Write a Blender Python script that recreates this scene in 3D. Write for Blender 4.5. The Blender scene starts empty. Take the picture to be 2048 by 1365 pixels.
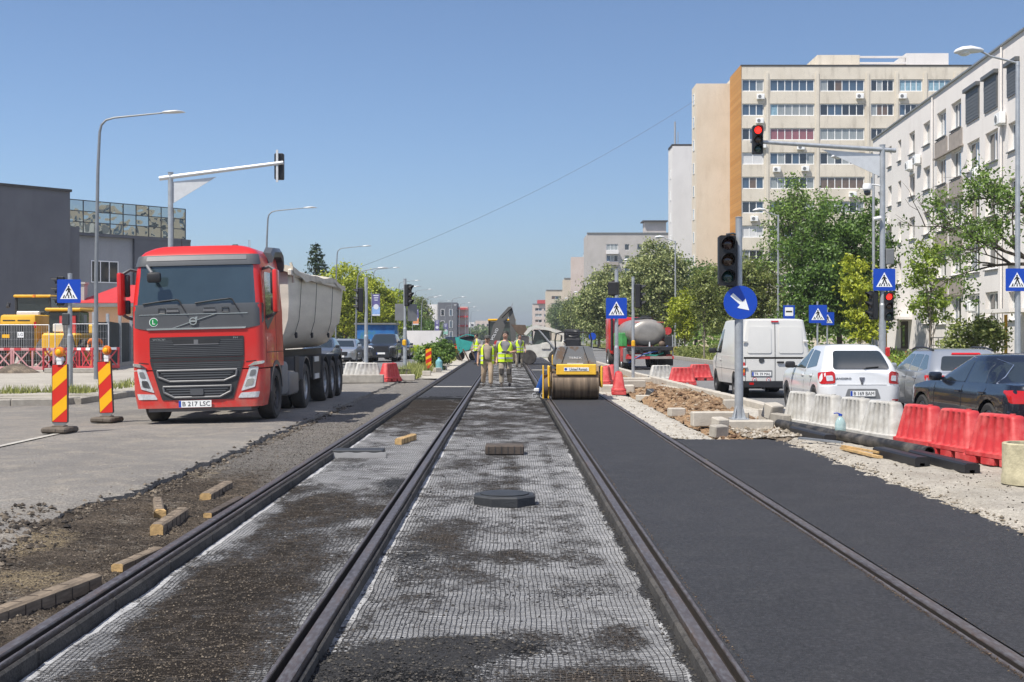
import bpy, bmesh, math, random
from mathutils import Vector, Matrix, noise
random.seed(11)
R = math.radians
S = bpy.context.scene
COL = S.collection

# ------------------------------------------------------------ camera, sky, sun, exposure
cam_d = bpy.data.cameras.new('camera'); cam = bpy.data.objects.new('camera', cam_d); COL.objects.link(cam)
cam.location = (0, 0, 1.6); cam.rotation_euler = (R(90), 0, 0)
cam_d.sensor_width = 36; cam_d.lens = 36*2500/2048
cam_d.shift_x = 9/2048; cam_d.shift_y = -10.5/2048
cam_d.clip_start = 0.1; cam_d.clip_end = 9000
S.camera = cam
SUN = Vector((-.48, -.42, 1.0)).normalized()          # towards the sun
W = bpy.data.worlds.new('World'); S.world = W; W.use_nodes = True
nt = W.node_tree; nt.nodes.clear()
sky = nt.nodes.new('ShaderNodeTexSky'); sky.sky_type = 'NISHITA'; sky.sun_disc = False
sky.sun_elevation = math.asin(SUN.z); sky.sun_rotation = math.atan2(-SUN.x, SUN.y)
sky.air_density = .8; sky.dust_density = 1.5; sky.ozone_density = 4.8; sky.altitude = 80
bg = nt.nodes.new('ShaderNodeBackground'); bg.inputs['Strength'].default_value = 0.105
wo = nt.nodes.new('ShaderNodeOutputWorld')
nt.links.new(sky.outputs[0], bg.inputs['Color']); nt.links.new(bg.outputs[0], wo.inputs['Surface'])
sun_d = bpy.data.lights.new('sun', 'SUN'); sun_d.energy = 4.7; sun_d.angle = R(0.53); sun_d.color = (1, .95, .87)
sun = bpy.data.objects.new('sun', sun_d); COL.objects.link(sun); sun.location = (-30, -20, 60)
sun.rotation_euler = SUN.to_track_quat('Z', 'Y').to_euler()
S.view_settings.view_transform = 'Standard'; S.view_settings.look = 'None'
S.view_settings.exposure = 0.5; S.view_settings.gamma = 1.0; S.view_settings.use_curve_mapping = False

# ------------------------------------------------------------ materials
MATS = {}
def mat(name, col, rough=.6, metal=0., var=.12, scale=2.5, bump=0., bscale=60., spec=.5, coat=0., col2=None, stretch=None, thr=None, alpha=1., trans=0., emit=0.):
    if name in MATS: return MATS[name]
    m = bpy.data.materials.new(name); m.use_nodes = True
    n = m.node_tree; b = n.nodes['Principled BSDF']
    b.inputs['Roughness'].default_value = rough; b.inputs['Metallic'].default_value = metal
    b.inputs['Specular IOR Level'].default_value = spec; b.inputs['Coat Weight'].default_value = coat
    b.inputs['Coat Roughness'].default_value = .05
    if trans: b.inputs['Transmission Weight'].default_value = trans
    if alpha < 1: b.inputs['Alpha'].default_value = alpha
    c = (*col, 1)
    if emit:
        b.inputs['Emission Color'].default_value = c; b.inputs['Emission Strength'].default_value = emit
    if var or col2:
        tc = n.nodes.new('ShaderNodeTexCoord'); src = tc.outputs['Object']
        if stretch:
            mp = n.nodes.new('ShaderNodeMapping'); mp.inputs['Scale'].default_value = stretch
            n.links.new(src, mp.inputs[0]); src = mp.outputs[0]
        nz = n.nodes.new('ShaderNodeTexNoise'); nz.inputs['Scale'].default_value = scale; nz.inputs['Detail'].default_value = 7
        nz.inputs['Roughness'].default_value = .62
        n.links.new(src, nz.inputs['Vector'])
        rp = n.nodes.new('ShaderNodeValToRGB'); e = rp.color_ramp.elements
        lo, hi = thr or (.3, .7)
        e[0].position = lo; e[1].position = hi
        a = tuple(max(0, x*(1-var)) for x in col); z = col2 or tuple(min(1, x*(1+var)) for x in col)
        e[0].color = (*a, 1); e[1].color = (*z, 1)
        n.links.new(nz.outputs['Fac'], rp.inputs[0]); n.links.new(rp.outputs[0], b.inputs['Base Color'])
    else:
        b.inputs['Base Color'].default_value = c
    if bump:
        tc = n.nodes.new('ShaderNodeTexCoord')
        nb = n.nodes.new('ShaderNodeTexNoise'); nb.inputs['Scale'].default_value = bscale; nb.inputs['Detail'].default_value = 4
        bp = n.nodes.new('ShaderNodeBump'); bp.inputs['Strength'].default_value = bump; bp.inputs['Distance'].default_value = .02
        n.links.new(tc.outputs['Object'], nb.inputs['Vector']); n.links.new(nb.outputs['Fac'], bp.inputs['Height']); n.links.new(bp.outputs[0], b.inputs['Normal'])
    MATS[name] = m
    return m

class NB:
    """small node helper for the surfaces that need more than one noise"""
    def __init__(s, name):
        s.m = bpy.data.materials.new(name); s.m.use_nodes = True; s.t = s.m.node_tree; s.b = s.t.nodes['Principled BSDF']
        s.tc = s.t.nodes.new('ShaderNodeTexCoord').outputs['Object']; MATS[name] = s.m
    def n(s, typ, **kw):
        x = s.t.nodes.new(typ)
        for k, v in kw.items(): setattr(x, k, v)
        return x
    def l(s, a, b): s.t.links.new(a, b)
    def noise(s, scale, detail=6, stretch=None, rough=.6):
        src = s.tc
        if stretch:
            mp = s.n('ShaderNodeMapping'); mp.inputs['Scale'].default_value = stretch; s.l(src, mp.inputs[0]); src = mp.outputs[0]
        x = s.n('ShaderNodeTexNoise'); x.inputs['Scale'].default_value = scale; x.inputs['Detail'].default_value = detail; x.inputs['Roughness'].default_value = rough
        s.l(src, x.inputs['Vector']); return x.outputs['Fac']
    def ramp(s, fac, *st):
        r = s.n('ShaderNodeValToRGB'); e = r.color_ramp.elements
        for i, (p, c) in enumerate(st):
            if i > 1: e.new(p)
            e[i].position = p; e[i].color = (*c, 1) if isinstance(c, tuple) else (c, c, c, 1)
        s.l(fac, r.inputs[0]); return r.outputs[0]
    def mix(s, fac, a, b, mode='MIX'):
        x = s.n('ShaderNodeMix', data_type='RGBA', blend_type=mode)
        for i, v in ((0, fac), (6, a), (7, b)):
            if isinstance(v, (int, float)): x.inputs[i].default_value = v
            elif isinstance(v, tuple): x.inputs[i].default_value = (*v, 1)
            else: s.l(v, x.inputs[i])
        return x.outputs[2]
    def math(s, op, a, b=0., clamp=False):
        x = s.n('ShaderNodeMath', operation=op, use_clamp=clamp)
        for i, v in ((0, a), (1, b)):
            if isinstance(v, (int, float)): x.inputs[i].default_value = v
            else: s.l(v, x.inputs[i])
        return x.outputs[0]
    def attr(s, name): return s.n('ShaderNodeAttribute', attribute_name=name).outputs['Fac']
    def bump(s, h, strength=.5, dist=.02):
        x = s.n('ShaderNodeBump'); x.inputs['Strength'].default_value = strength; x.inputs['Distance'].default_value = dist
        s.l(h, x.inputs['Height']); s.l(x.outputs[0], s.b.inputs['Normal'])
    def out(s, col, rough=.8, spec=.4):
        if isinstance(col, tuple): s.b.inputs['Base Color'].default_value = (*col, 1)
        else: s.l(col, s.b.inputs['Base Color'])
        if isinstance(rough, (int, float)): s.b.inputs['Roughness'].default_value = rough
        else: s.l(rough, s.b.inputs['Roughness'])
        s.b.inputs['Specular IOR Level'].default_value = spec
        return s.m

def leaf_mat(name, dark, light, trans=.35):
    """leaf colour differs leaf by leaf; part of the light passes through"""
    m = bpy.data.materials.new(name); m.use_nodes = True; t = m.node_tree; t.nodes.clear()
    g = t.nodes.new('ShaderNodeNewGeometry'); r = t.nodes.new('ShaderNodeValToRGB')
    r.color_ramp.elements[0].color = (*dark, 1); r.color_ramp.elements[1].color = (*light, 1)
    t.links.new(g.outputs['Random Per Island'], r.inputs[0])
    d = t.nodes.new('ShaderNodeBsdfDiffuse'); tr = t.nodes.new('ShaderNodeBsdfTranslucent'); mx = t.nodes.new('ShaderNodeMixShader')
    gl = t.nodes.new('ShaderNodeBsdfGlossy'); gl.inputs['Roughness'].default_value = .45; gl.inputs['Color'].default_value = (.5, .5, .5, 1)
    m2 = t.nodes.new('ShaderNodeMixShader'); m2.inputs[0].default_value = .05
    mx.inputs[0].default_value = trans
    o = t.nodes.new('ShaderNodeOutputMaterial')
    t.links.new(r.outputs[0], d.inputs[0]); t.links.new(r.outputs[0], tr.inputs[0])
    t.links.new(d.outputs[0], mx.inputs[1]); t.links.new(tr.outputs[0], mx.inputs[2])
    t.links.new(mx.outputs[0], m2.inputs[1]); t.links.new(gl.outputs[0], m2.inputs[2]); t.links.new(m2.outputs[0], o.inputs[0])
    MATS[name] = m
    return m

# ------------------------------------------------------------ mesh helpers
class MB:
    """collects shapes; build() links them as ONE mesh object"""
    def __init__(s): s.v = []; s.f = []
    def add(s, vs, fs, mtx=None):
        o = len(s.v)
        s.v += [tuple(mtx @ Vector(p)) for p in vs] if mtx else [tuple(p) for p in vs]
        s.f += [tuple(i+o for i in f) for f in fs]; return s
    def box(s, c, d, rot=None, taper=None):
        x, y, z = d[0]/2, d[1]/2, d[2]/2; tx, ty = taper or (1, 1)
        vs = [(-x, -y, -z), (x, -y, -z), (x, y, -z), (-x, y, -z), (-x*tx, -y*ty, z), (x*tx, -y*ty, z), (x*tx, y*ty, z), (-x*tx, y*ty, z)]
        fs = [(0, 3, 2, 1), (4, 5, 6, 7), (0, 1, 5, 4), (1, 2, 6, 5), (2, 3, 7, 6), (3, 0, 4, 7)]
        m = Matrix.Translation(c)
        if rot is not None: m = m @ (rot if isinstance(rot, Matrix) else Matrix.Rotation(rot, 4, 'Z'))
        return s.add(vs, fs, m)
    def rbox(s, c, d, b=.02, rot=None, taper=None, seg=1):
        """box with bevelled edges"""
        bm = bmesh.new(); bmesh.ops.create_cube(bm, size=1)
        for v in bm.verts:
            t = taper if taper and v.co.z > 0 else (1, 1)
            v.co = Vector((v.co.x*d[0]*t[0], v.co.y*d[1]*t[1], v.co.z*d[2]))
        b = min(b, min(d)*.45)
        bmesh.ops.bevel(bm, geom=bm.edges[:], offset=b, segments=seg, affect='EDGES', profile=.5)
        m = Matrix.Translation(c)
        if rot is not None: m = m @ (rot if isinstance(rot, Matrix) else Matrix.Rotation(rot, 4, 'Z'))
        bm.verts.index_update()
        s.add([v.co.copy() for v in bm.verts], [[v.index for v in f.verts] for f in bm.faces], m); bm.free(); return s
    def cyl(s, a, b, r0, r1=None, n=12, caps=True):
        a = Vector(a); b = Vector(b); r1 = r0 if r1 is None else r1
        d = (b-a).normalized(); u = d.orthogonal().normalized(); w = d.cross(u)
        vs = []
        for k in range(n):
            t = 2*math.pi*k/n; e = u*math.cos(t)+w*math.sin(t); vs += [a+e*r0, b+e*r1]
        fs = [(2*k, 2*((k+1) % n), 2*((k+1) % n)+1, 2*k+1) for k in range(n)]
        if caps: fs += [tuple(2*k for k in reversed(range(n))), tuple(2*k+1 for k in range(n))]
        return s.add(vs, fs)
    def tube(s, pts, r, n=8, caps=True):
        pts = [Vector(p) for p in pts]; m = len(pts); rr = r if isinstance(r, (list, tuple)) else [r]*m
        vs = []; u = None
        for i, p in enumerate(pts):
            d = (pts[min(i+1, m-1)]-pts[max(i-1, 0)]).normalized()
            if u is None: u = d.orthogonal().normalized()
            u = (u-d*u.dot(d)); u = u.normalized() if u.length > 1e-6 else d.orthogonal().normalized()
            w = d.cross(u)
            for k in range(n):
                t = 2*math.pi*k/n; vs.append(p+(u*math.cos(t)+w*math.sin(t))*rr[i])
        fs = [(i*n+k, i*n+(k+1) % n, (i+1)*n+(k+1) % n, (i+1)*n+k) for i in range(m-1) for k in range(n)]
        if caps: fs += [tuple(reversed(range(n))), tuple((m-1)*n+k for k in range(n))]
        return s.add(vs, fs)
    def lathe(s, prof, n=20, mtx=None, close=False):
        """prof: (radius, height) pairs turned round Z"""
        m = len(prof); vs = []
        for r, z in prof:
            for k in range(n):
                t = 2*math.pi*k/n; vs.append((r*math.cos(t), r*math.sin(t), z))
        fs = [(i*n+k, i*n+(k+1) % n, (i+1)*n+(k+1) % n, (i+1)*n+k) for i in range(m-1) for k in range(n)]
        if close: fs += [((m-1)*n+k, (m-1)*n+(k+1) % n, (k+1) % n, k) for k in range(n)]
        else: fs += [tuple(reversed(range(n))), tuple((m-1)*n+k for k in range(n))]
        return s.add(vs, fs, mtx)
    def prism(s, poly, a, b, axis='Y', mtx=None):
        """2-D polygon pushed from a to b along an axis"""
        n = len(poly)
        def q(p, t): return {'Y': (p[0], t, p[1]), 'X': (t, p[0], p[1]), 'Z': (p[0], p[1], t)}[axis]
        vs = [q(p, a) for p in poly]+[q(p, b) for p in poly]
        ar = sum(poly[i][0]*poly[(i+1) % n][1]-poly[(i+1) % n][0]*poly[i][1] for i in range(n))
        fl = (ar > 0) == (axis == 'Y') 
        fs = [tuple(range(n)), tuple(range(2*n-1, n-1, -1))]+[(i, n+i, n+(i+1) % n, (i+1) % n) for i in range(n)]
        if (b < a): fl = not fl
        if not fl: fs = [tuple(reversed(f)) for f in fs]
        return s.add(vs, fs, mtx)
    def ball(s, c, r, n=12, m=8, sq=(1, 1, 1)):
        prof = [(r*math.sin(math.pi*i/m) if 0 < i < m else r*.02, -r*math.cos(math.pi*i/m)) for i in range(m+1)]
        return s.lathe(prof, n, Matrix.Translation(c) @ Matrix.Diagonal((*sq, 1)))
    def grid(s, nu, nv, fn):
        vs = [fn(i/nu, j/nv) for j in range(nv+1) for i in range(nu+1)]; w = nu+1
        return s.add(vs, [(j*w+i, j*w+i+1, (j+1)*w+i+1, (j+1)*w+i) for j in range(nv) for i in range(nu)])
    def loft(s, rings, cap0=True, cap1=True, closed=True):
        n = len(rings[0]); vs = [p for r in rings for p in r]; kk = n if closed else n-1
        fs = [(i*n+k, i*n+(k+1) % n, (i+1)*n+(k+1) % n, (i+1)*n+k) for i in range(len(rings)-1) for k in range(kk)]
        if cap0: fs.append(tuple(reversed(range(n))))
        if cap1: fs.append(tuple((len(rings)-1)*n+k for k in range(n)))
        return s.add(vs, fs)
    def patch(s, poly, fn, cu=(), cv=(), thick=.012, off=.004):
        """flat outline (u,v) laid on a surface fn(u,v,offset), cut at cu / cv so that it follows the curve"""
        bm = bmesh.new(); vs = [bm.verts.new((p[0], p[1], 0)) for p in poly]; bm.faces.new(vs)
        for c in cu: bmesh.ops.bisect_plane(bm, geom=bm.verts[:]+bm.edges[:]+bm.faces[:], plane_co=(c, 0, 0), plane_no=(1, 0, 0))
        for c in cv: bmesh.ops.bisect_plane(bm, geom=bm.verts[:]+bm.edges[:]+bm.faces[:], plane_co=(0, c, 0), plane_no=(0, 1, 0))
        bm.verts.index_update(); n = len(bm.verts)
        top = [fn(v.co.x, v.co.y, off) for v in bm.verts]; bot = [fn(v.co.x, v.co.y, off-thick) for v in bm.verts]
        fs = []
        for f in bm.faces:
            i = [v.index for v in f.verts]; fs += [tuple(i), tuple(n+k for k in reversed(i))]
        for e in bm.edges:
            if len(e.link_faces) == 1:
                l = e.link_loops[0]; a = l.vert.index; b = l.link_loop_next.vert.index
                fs.append((b, a, n+a, n+b))
        bm.free()
        return s.add(top+bot, fs)
    def xf(s, m): s.v = [tuple(m @ Vector(p)) for p in s.v]; return s
    def mesh(s, name, smooth=35):
        me = bpy.data.meshes.new(name); me.from_pydata(s.v, [], s.f); me.validate(); me.update()
        if smooth:
            me.shade_smooth(); me.set_sharp_from_angle(angle=R(smooth))
        return me
    def build(s, name, m, parent=None, smooth=35, fix=True, loc=None, rot=None):
        me = s.mesh(name, 0)
        if fix:
            bm = bmesh.new(); bm.from_mesh(me); bmesh.ops.recalc_face_normals(bm, faces=bm.faces); bm.to_mesh(me); bm.free()
        if smooth:
            me.shade_smooth(); me.set_sharp_from_angle(angle=R(smooth))
        return link(name, me, m, parent, loc, rot)

def link(name, me, m, parent=None, loc=None, rot=None):
    o = bpy.data.objects.new(name, me); COL.objects.link(o)
    if m is not None and not me.materials: me.materials.append(MATS[m] if isinstance(m, str) else m)
    if parent: o.parent = parent
    if loc is not None: o.location = loc
    if rot is not None: o.rotation_euler = rot
    return o
def tag(o, label=None, cat=None, group=None, kind=None):
    if label: o['label'] = label
    if cat: o['category'] = cat
    if group: o['group'] = group
    if kind: o['kind'] = kind
    return o
def thing(name, label, cat, loc=(0, 0, 0), rz=0, group=None, scale=1):
    o = bpy.data.objects.new(name, None); COL.objects.link(o); o.empty_display_size = .2
    o.location = loc; o.rotation_euler = (0, 0, rz); o.scale = (scale,)*3
    return tag(o, label, cat, group)
def dup(o, parent=None, loc=None, rz=None, label=None, scale=None, group=None):
    """copy of a thing with copies of its parts and their sub-parts"""
    c = o.copy(); COL.objects.link(c)
    if parent is not None: c.parent = parent
    if loc is not None: c.location = loc
    if rz is not None: c.rotation_euler = (0, 0, rz)
    if scale is not None: c.scale = scale if isinstance(scale, tuple) else (scale,)*3
    if label: c['label'] = label
    if group: c['group'] = group
    for ch in list(o.children): dup(ch, c)
    return c
def text(s, size, m, parent, loc, rot=(R(90), 0, 0), ext=.002, name='lettering', align='CENTER', shear=0, sx=1.):
    cu = bpy.data.curves.new('t', 'FONT'); cu.body = s; cu.size = size; cu.extrude = ext; cu.align_x = align; cu.align_y = 'CENTER'
    cu.shear = shear; cu.resolution_u = 3
    t = bpy.data.objects.new('t', cu); COL.objects.link(t)
    bpy.context.view_layer.update()
    me = bpy.data.meshes.new_from_object(t.evaluated_get(bpy.context.evaluated_depsgraph_get())); me.name = name
    bpy.data.objects.remove(t); bpy.data.curves.remove(cu)
    me.materials.clear()
    o = link(name, me, m, parent, loc, rot); o.scale = (sx, 1, 1)
    return o
def fbm(x, y, z=0., o=5): return noise.fractal((x, y, z), 1., 2., o)
def sm(a, b, x):
    t = max(0, min(1, (x-a)/(b-a))); return t*t*(3-2*t)
# ------------------------------------------------------------ shared plain materials
mat('steel', (.42, .44, .46), .42, .75, .12, 6)
mat('galv', (.40, .42, .44), .5, .55, .15, 5, bump=.05)
mat('galv_light', (.62, .63, .64), .5, .35, .08, 5)
mat('black_plastic', (.018, .018, .02), .45, var=.2)
mat('dark_grey', (.045, .048, .052), .5, var=.15)
mat('mid_grey', (.16, .165, .17), .55, var=.15)
mat('rubber', (.028, .027, .026), .8, var=.35, scale=8, bump=.2, bscale=90)
mat('dusty_rubber', (.05, .046, .042), .85, var=.45, scale=5, bump=.2, bscale=70)
mat('white_paint', (.78, .78, .76), .4, var=.05)
mat('glass_dark', (.012, .016, .02), .04, var=0, spec=.8)
mat('red_lens', (.45, .012, .012), .12, var=.1, coat=.6)
mat('orange_lens', (.75, .2, .01), .12, var=.1, coat=.6)
mat('clear_lens', (.62, .64, .66), .1, var=.25, scale=30, coat=.7, metal=.25)
mat('chrome', (.72, .73, .75), .12, .95, .05)
mat('sign_blue', (.004, .055, .42), .35, var=.04)
mat('sign_white', (.82, .83, .84), .4, var=.04)
mat('sign_black', (.012, .012, .014), .5, var=0)
mat('concrete', (.32, .295, .255), .9, var=.22, scale=5, bump=.35, bscale=45)
mat('concrete_pale', (.42, .385, .33), .9, var=.16, scale=4, bump=.3, bscale=40)
mat('plate_white', (.8, .8, .78), .4, var=.03)
mat('yellow', (.68, .36, .012), .35, var=.12, scale=4, coat=.2)
mat('bottle', (.42, .62, .62), .12, var=.05, alpha=.55)
mat('water', (.25, .55, .6), .1, var=.05, alpha=.7)
mat('lamp_grey', (.5, .52, .54), .4, .4, .06)

# ------------------------------------------------------------ ground materials
def surf_asphalt(name, a, b, c, s1=.35, speck=.3, rough=.85, bump=.5, bs=220, spec=.35):
    N = NB(name)
    big = N.noise(s1, 6); mid = N.noise(2.2, 7); fine = N.noise(bs, 3); grain = N.noise(bs*.22, 6, None, .82); streak = N.noise(1.6, 6, (.25, 1.3, 1), .65)
    col = N.ramp(big, (.35, a), (.65, b))
    col = N.mix(N.ramp(mid, (.48, 0.), (.72, .65)), col, c)
    col = N.mix(N.ramp(streak, (.5, 0.), (.75, .4)), col, b)
    col = N.mix(speck, col, N.ramp(fine, (.3, .25), (.72, 1.9)), 'MULTIPLY')
    col = N.mix(speck*.9, col, N.ramp(grain, (.34, .22), (.5, 1.), (.66, 2.3)), 'MULTIPLY')
    col = N.mix(N.ramp(N.noise(bs*.5, 2), (.62, 0.), (.69, speck*.7)), col, tuple(min(.6, 3.2*q) for q in b))
    N.bump(N.math('ADD', fine, grain), bump, .012)
    return N.out(col, rough, spec)
surf_asphalt('road_worn', (.135, .125, .115), (.195, .180, .160), (.28, .245, .195), .3, .7, .85, .6, 190)
surf_asphalt('road_grey', (.13, .13, .132), (.17, .17, .17), (.20, .19, .175), .12, .3)
surf_asphalt('asphalt_new', (.0235, .0235, .0262), (.0305, .0302, .0335), (.042, .041, .042), .5, .85, .72, 1., 150, .45)
surf_asphalt('asphalt_base', (.05, .05, .052), (.075, .074, .074), (.11, .105, .10), .6, .5, .85, .6, 150)
surf_asphalt('pavement_pale', (.30, .275, .235), (.38, .35, .30), (.25, .22, .185), .3, .25, .95, .35, 90)
surf_asphalt('apron_concrete', (.27, .245, .205), (.36, .33, .28), (.19, .165, .135), .7, .35, .95, .5, 110)
surf_asphalt('strip_pale', (.34, .315, .27), (.45, .42, .365), (.25, .21, .165), 1.1, .35, .95, .8, 60)
surf_asphalt('far_ground', (.16, .165, .11), (.22, .21, .16), (.10, .13, .06), .03, .2)
surf_asphalt('soil', (.16, .095, .05), (.25, .16, .09), (.34, .25, .16), 1.6, .5, .95, 1., 40)
surf_asphalt('rubble_dirt', (.07, .055, .042), (.13, .105, .08), (.27, .21, .145), 1.2, .6, .95, 1., 60)

# fleece with woven grid: dirt and asphalt crumbs lie on it where the attributes say
def dirt_nodes(N, base):
    d = N.attr('dirt'); k = N.attr('tar'); f = N.noise(26, 8, (1, .9, 1), .75); g = N.noise(6, 8, (1., .8, 1), .72); h = N.noise(75, 6, None, .78)
    f2 = N.noise(62, 6, None, .8); fac = N.math('ADD', N.math('ADD', d, N.math('ADD', N.math('MULTIPLY', N.math('SUBTRACT', f, .5), 2.3), N.math('MULTIPLY', N.math('SUBTRACT', f2, .5), 1.5))), N.math('MULTIPLY', N.math('SUBTRACT', g, .5), 1.1))
    lo = N.noise(1.7, 5, (.7, 1.2, 1)); brown = N.mix(N.ramp(lo, (.35, 0.), (.65, 1.)), N.ramp(h, (.3, (.012, .0105, .009)), (.5, (.032, .026, .021)), (.7, (.12, .098, .075))), N.ramp(h, (.3, (.020, .015, .011)), (.5, (.062, .045, .031)), (.7, (.22, .165, .11))))
    col = N.mix(N.ramp(fac, (.42, 0.), (.62, 1.)), base, brown)
    film = N.ramp(N.math('ADD', d, N.math('MULTIPLY', N.math('SUBTRACT', g, .5), 1.6)), (.05, .0), (.75, .5))
    col = N.mix(film, col, (.065, .057, .05))
    fk = N.math('ADD', k, N.math('ADD', N.math('MULTIPLY', N.math('SUBTRACT', f, .5), 1.6), N.math('MULTIPLY', N.math('SUBTRACT', f2, .5), 1.2)))
    tar = N.ramp(h, (.3, (.014, .014, .015)), (.7, (.06, .06, .062)))
    return N.mix(N.ramp(fk, (.42, 0.), (.55, 1.)), col, tar), h, fac
N = NB('fleece'); fz = N.noise(300, 2)
c, h, fac = dirt_nodes(N, N.mix(N.ramp(N.noise(48, 6, None, .75), (.57, 0.), (.68, .75)), N.ramp(N.noise(3, 6), (.3, (.33, .33, .333)), (.7, (.50, .50, .503))), (.10, .095, .09)))
N.bump(N.math('MULTIPLY', N.math('ADD', h, N.math('MULTIPLY', N.noise(24, 7, None, .7), 1.8)), N.ramp(fac, (.35, .12), (.65, 1.))), 1., .07); N.out(c, .95, .12)
N = NB('strand'); c, h, fac = dirt_nodes(N, (.035, .034, .034)); N.out(c, .75, .35)

def blob(x, y, cx, cy, rx, ry): return max(0, 1-((x-cx)/rx)**2-((y-cy)/ry)**2)
def attrs(me, fns):
    for nm, fn in fns.items():
        a = me.attributes.new(nm, 'FLOAT', 'POINT')
        a.data.foreach_set('value', [fn(v.co.x, v.co.y) for v in me.vertices])

def sheet(name, x0, x1, y0, y1, nx, ny, zf, m, jl=0, jr=0, jf=0, thick=.0, kind='structure', parent=None, fns=None, ystep=1.):
    """ground sheet; jl / jr / jf = ragged left, right, far edges"""
    b = MB()
    def fn(u, v):
        y = y0+(y1-y0)*(v**ystep)
        xl = x0(y) if callable(x0) else x0; xr = x1(y) if callable(x1) else x1
        if jl: xl += jl*(fbm(y*1.7, 3.1)+.5*fbm(y*7, 9.))
        if jr: xr += jr*(fbm(y*1.7, 7.7)+.7*fbm(y*7, 1.)+.5*fbm(y*23, 4.))
        x = xl+(xr-xl)*u
        if jf and v > .999: y += jf*fbm(x*2, 5.)
        return (x, y, zf(x, y) if callable(zf) else zf)
    b.grid(nx, ny, fn)
    if thick:
        w = nx+1
        for edge in ([j*w for j in range(ny+1)], [j*w+nx for j in range(ny+1)], list(range(w)), [ny*w+i for i in range(w)]):
            o = len(b.v); b.v += [(b.v[i][0]+.03*fbm(b.v[i][0]*9, b.v[i][1]*9, 2), b.v[i][1], b.v[i][2]-thick) for i in edge]
            b.f += [(edge[k], edge[k+1], o+k+1, o+k) for k in range(len(edge)-1)]
    me = b.mesh(name, 40)
    if fns: attrs(me, fns)
    o = link(name, me, m, parent)
    if kind: o['kind'] = kind
    return o

sheet('ground', -1500, 1500, -40, 2400, 8, 8, -.34, 'far_ground')
# --- left carriageway
def left_edge(y): return -3.88-.30*sm(13.4, 12.2, y)+.28*sm(11.5, 9.5, y)
def zroad(x, y): return -.02*min(6.3, max(0, -4.4-x))+.008*fbm(x*.4, y*.3)-(.06+.03*fbm(x*4, y*4, 7))*sm(left_edge(y)-.6, left_edge(y)-.02, x)*sm(13.2, 11.6, y)-.02*sm(left_edge(y)-.25, left_edge(y), x)*(1+fbm(x*6, y*6, 9))
sheet('left_road', -46, left_edge, 2.5, 46, 110, 700, zroad, 'road_worn', jr=.10, thick=.14, ystep=1.5)
sheet('left_road_far', -10.65, -4.1, 46, 420, 6, 60, lambda x, y: -.02*max(0, -4.4-x), 'road_grey')
# --- right carriageway
sheet('right_road', lambda y: 5.6-.5*sm(30, 50, y), 12.1, 2.5, 420, 8, 90, -.1, 'road_grey', ystep=2)
# --- dirt strip beside the left rail
def zdirt(x, y): return -.075+.028*fbm(x*2.2, y*2.2)+.018*fbm(x*11, y*11, 4)-.03*sm(-2.9, -2.62, x)-.09*sm(left_edge(y)+.02, left_edge(y)-.25, x)
N = NB('site_dirt'); a1 = N.noise(1.3, 6, (.8, 1.2, 1)); a2 = N.noise(22, 8, (.7, 1.3, 1), .75); a3 = N.noise(70, 6, None, .8)
c = N.ramp(a1, (.32, (.075, .060, .048)), (.52, (.14, .112, .086)), (.70, (.25, .20, .15)))
c = N.mix(N.ramp(a2, (.5, 0.), (.63, .85)), c, (.030, .025, .021)); c = N.mix(N.ramp(N.noise(5, 8, (.6, 1.6, 1), .8), (.55, 0.), (.65, .85)), c, (.36, .32, .265))
sd = N.math('ADD', N.attr('sand'), N.math('MULTIPLY', N.math('SUBTRACT', N.noise(6, 8, (.7, 1.4, 1), .8), .5), 1.6)); c = N.mix(N.ramp(sd, (.5, 0.), (.75, .85)), c, (.38, .30, .19))
pl = N.math('ADD', N.attr('pale'), N.math('MULTIPLY', N.math('SUBTRACT', N.noise(9, 8, (.5, 1.5, 1), .75), .5), 1.5)); c = N.mix(N.ramp(pl, (.35, 0.), (.8, .8)), c, (.29, .272, .248))
c = N.mix(.95, c, N.ramp(a3, (.32, .2), (.5, .9), (.68, 2.6)), 'MULTIPLY'); N.bump(N.math('ADD', a2, N.math('MULTIPLY', a3, .7)), 1., .075); N.out(c, .95, .12)
def sand_at(x, y):
    e = left_edge(y); return .75*blob(x, y, e+.22, 15.4, .3, 1.3)+.7*blob(x, y, e+.2, 10.2, .55, 1.0)+.8*blob(x, y, -3.3, 8.6, .5, .8)+.5*blob(x, y, e+.3, 19, .25, 2)+.3*sm(e+.5, e, x)*sm(13, 9, y)
sheet('dirt_strip', lambda y: left_edge(y)-.5, -2.6, 2.5, 48, 60, 1100, zdirt, 'site_dirt', ystep=1.6, fns={'sand': sand_at, 'pale': lambda x, y: .85*sm(12.5, 17, y)+.3*sm(-3.0, -2.7, x)})
sheet('far_median', -4.3, -2.6, 47.6, 330, 6, 60, -.03, 'strip_pale')

# --- track bed: fleece with woven grid between the rails
def dirt_ab(x, y):
    d = .64+.36*fbm(x*.9, y*.5, 1)+.36*fbm(x*3.1, y*1.6, 2)
    d -= .5*sm(-2.10, -2.34, x)*sm(14.5, 11, y) + .35*sm(-1.5, -1.2, x)*sm(12, 9, y)
    d -= .55*sm(13, 15.5, y)*sm(25, 20, y) + .15*sm(9.5, 12, y)*sm(-1.7, -1.3, x)
    d += .35*blob(x, y, -1.85, 12.4, .35, 1.4)+.25*sm(24, 29, y) + .4*blob(x, y, -1.75, 8, .55, 2.6)
    return max(-.3, min(1.2, d))
def tar_ab(x, y):
    return max(0, .55*blob(x, y, -1.45, 5.6, .5, 1.0)+.8*blob(x, y, -1.25, 14.2, .35, 1.2)+.5*blob(x, y, -2.0, 16.3, .6, .7)+.25*fbm(x*1.3, y*.9, 8)) + 1.2*sm(31.5, 33.5, y)
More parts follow.
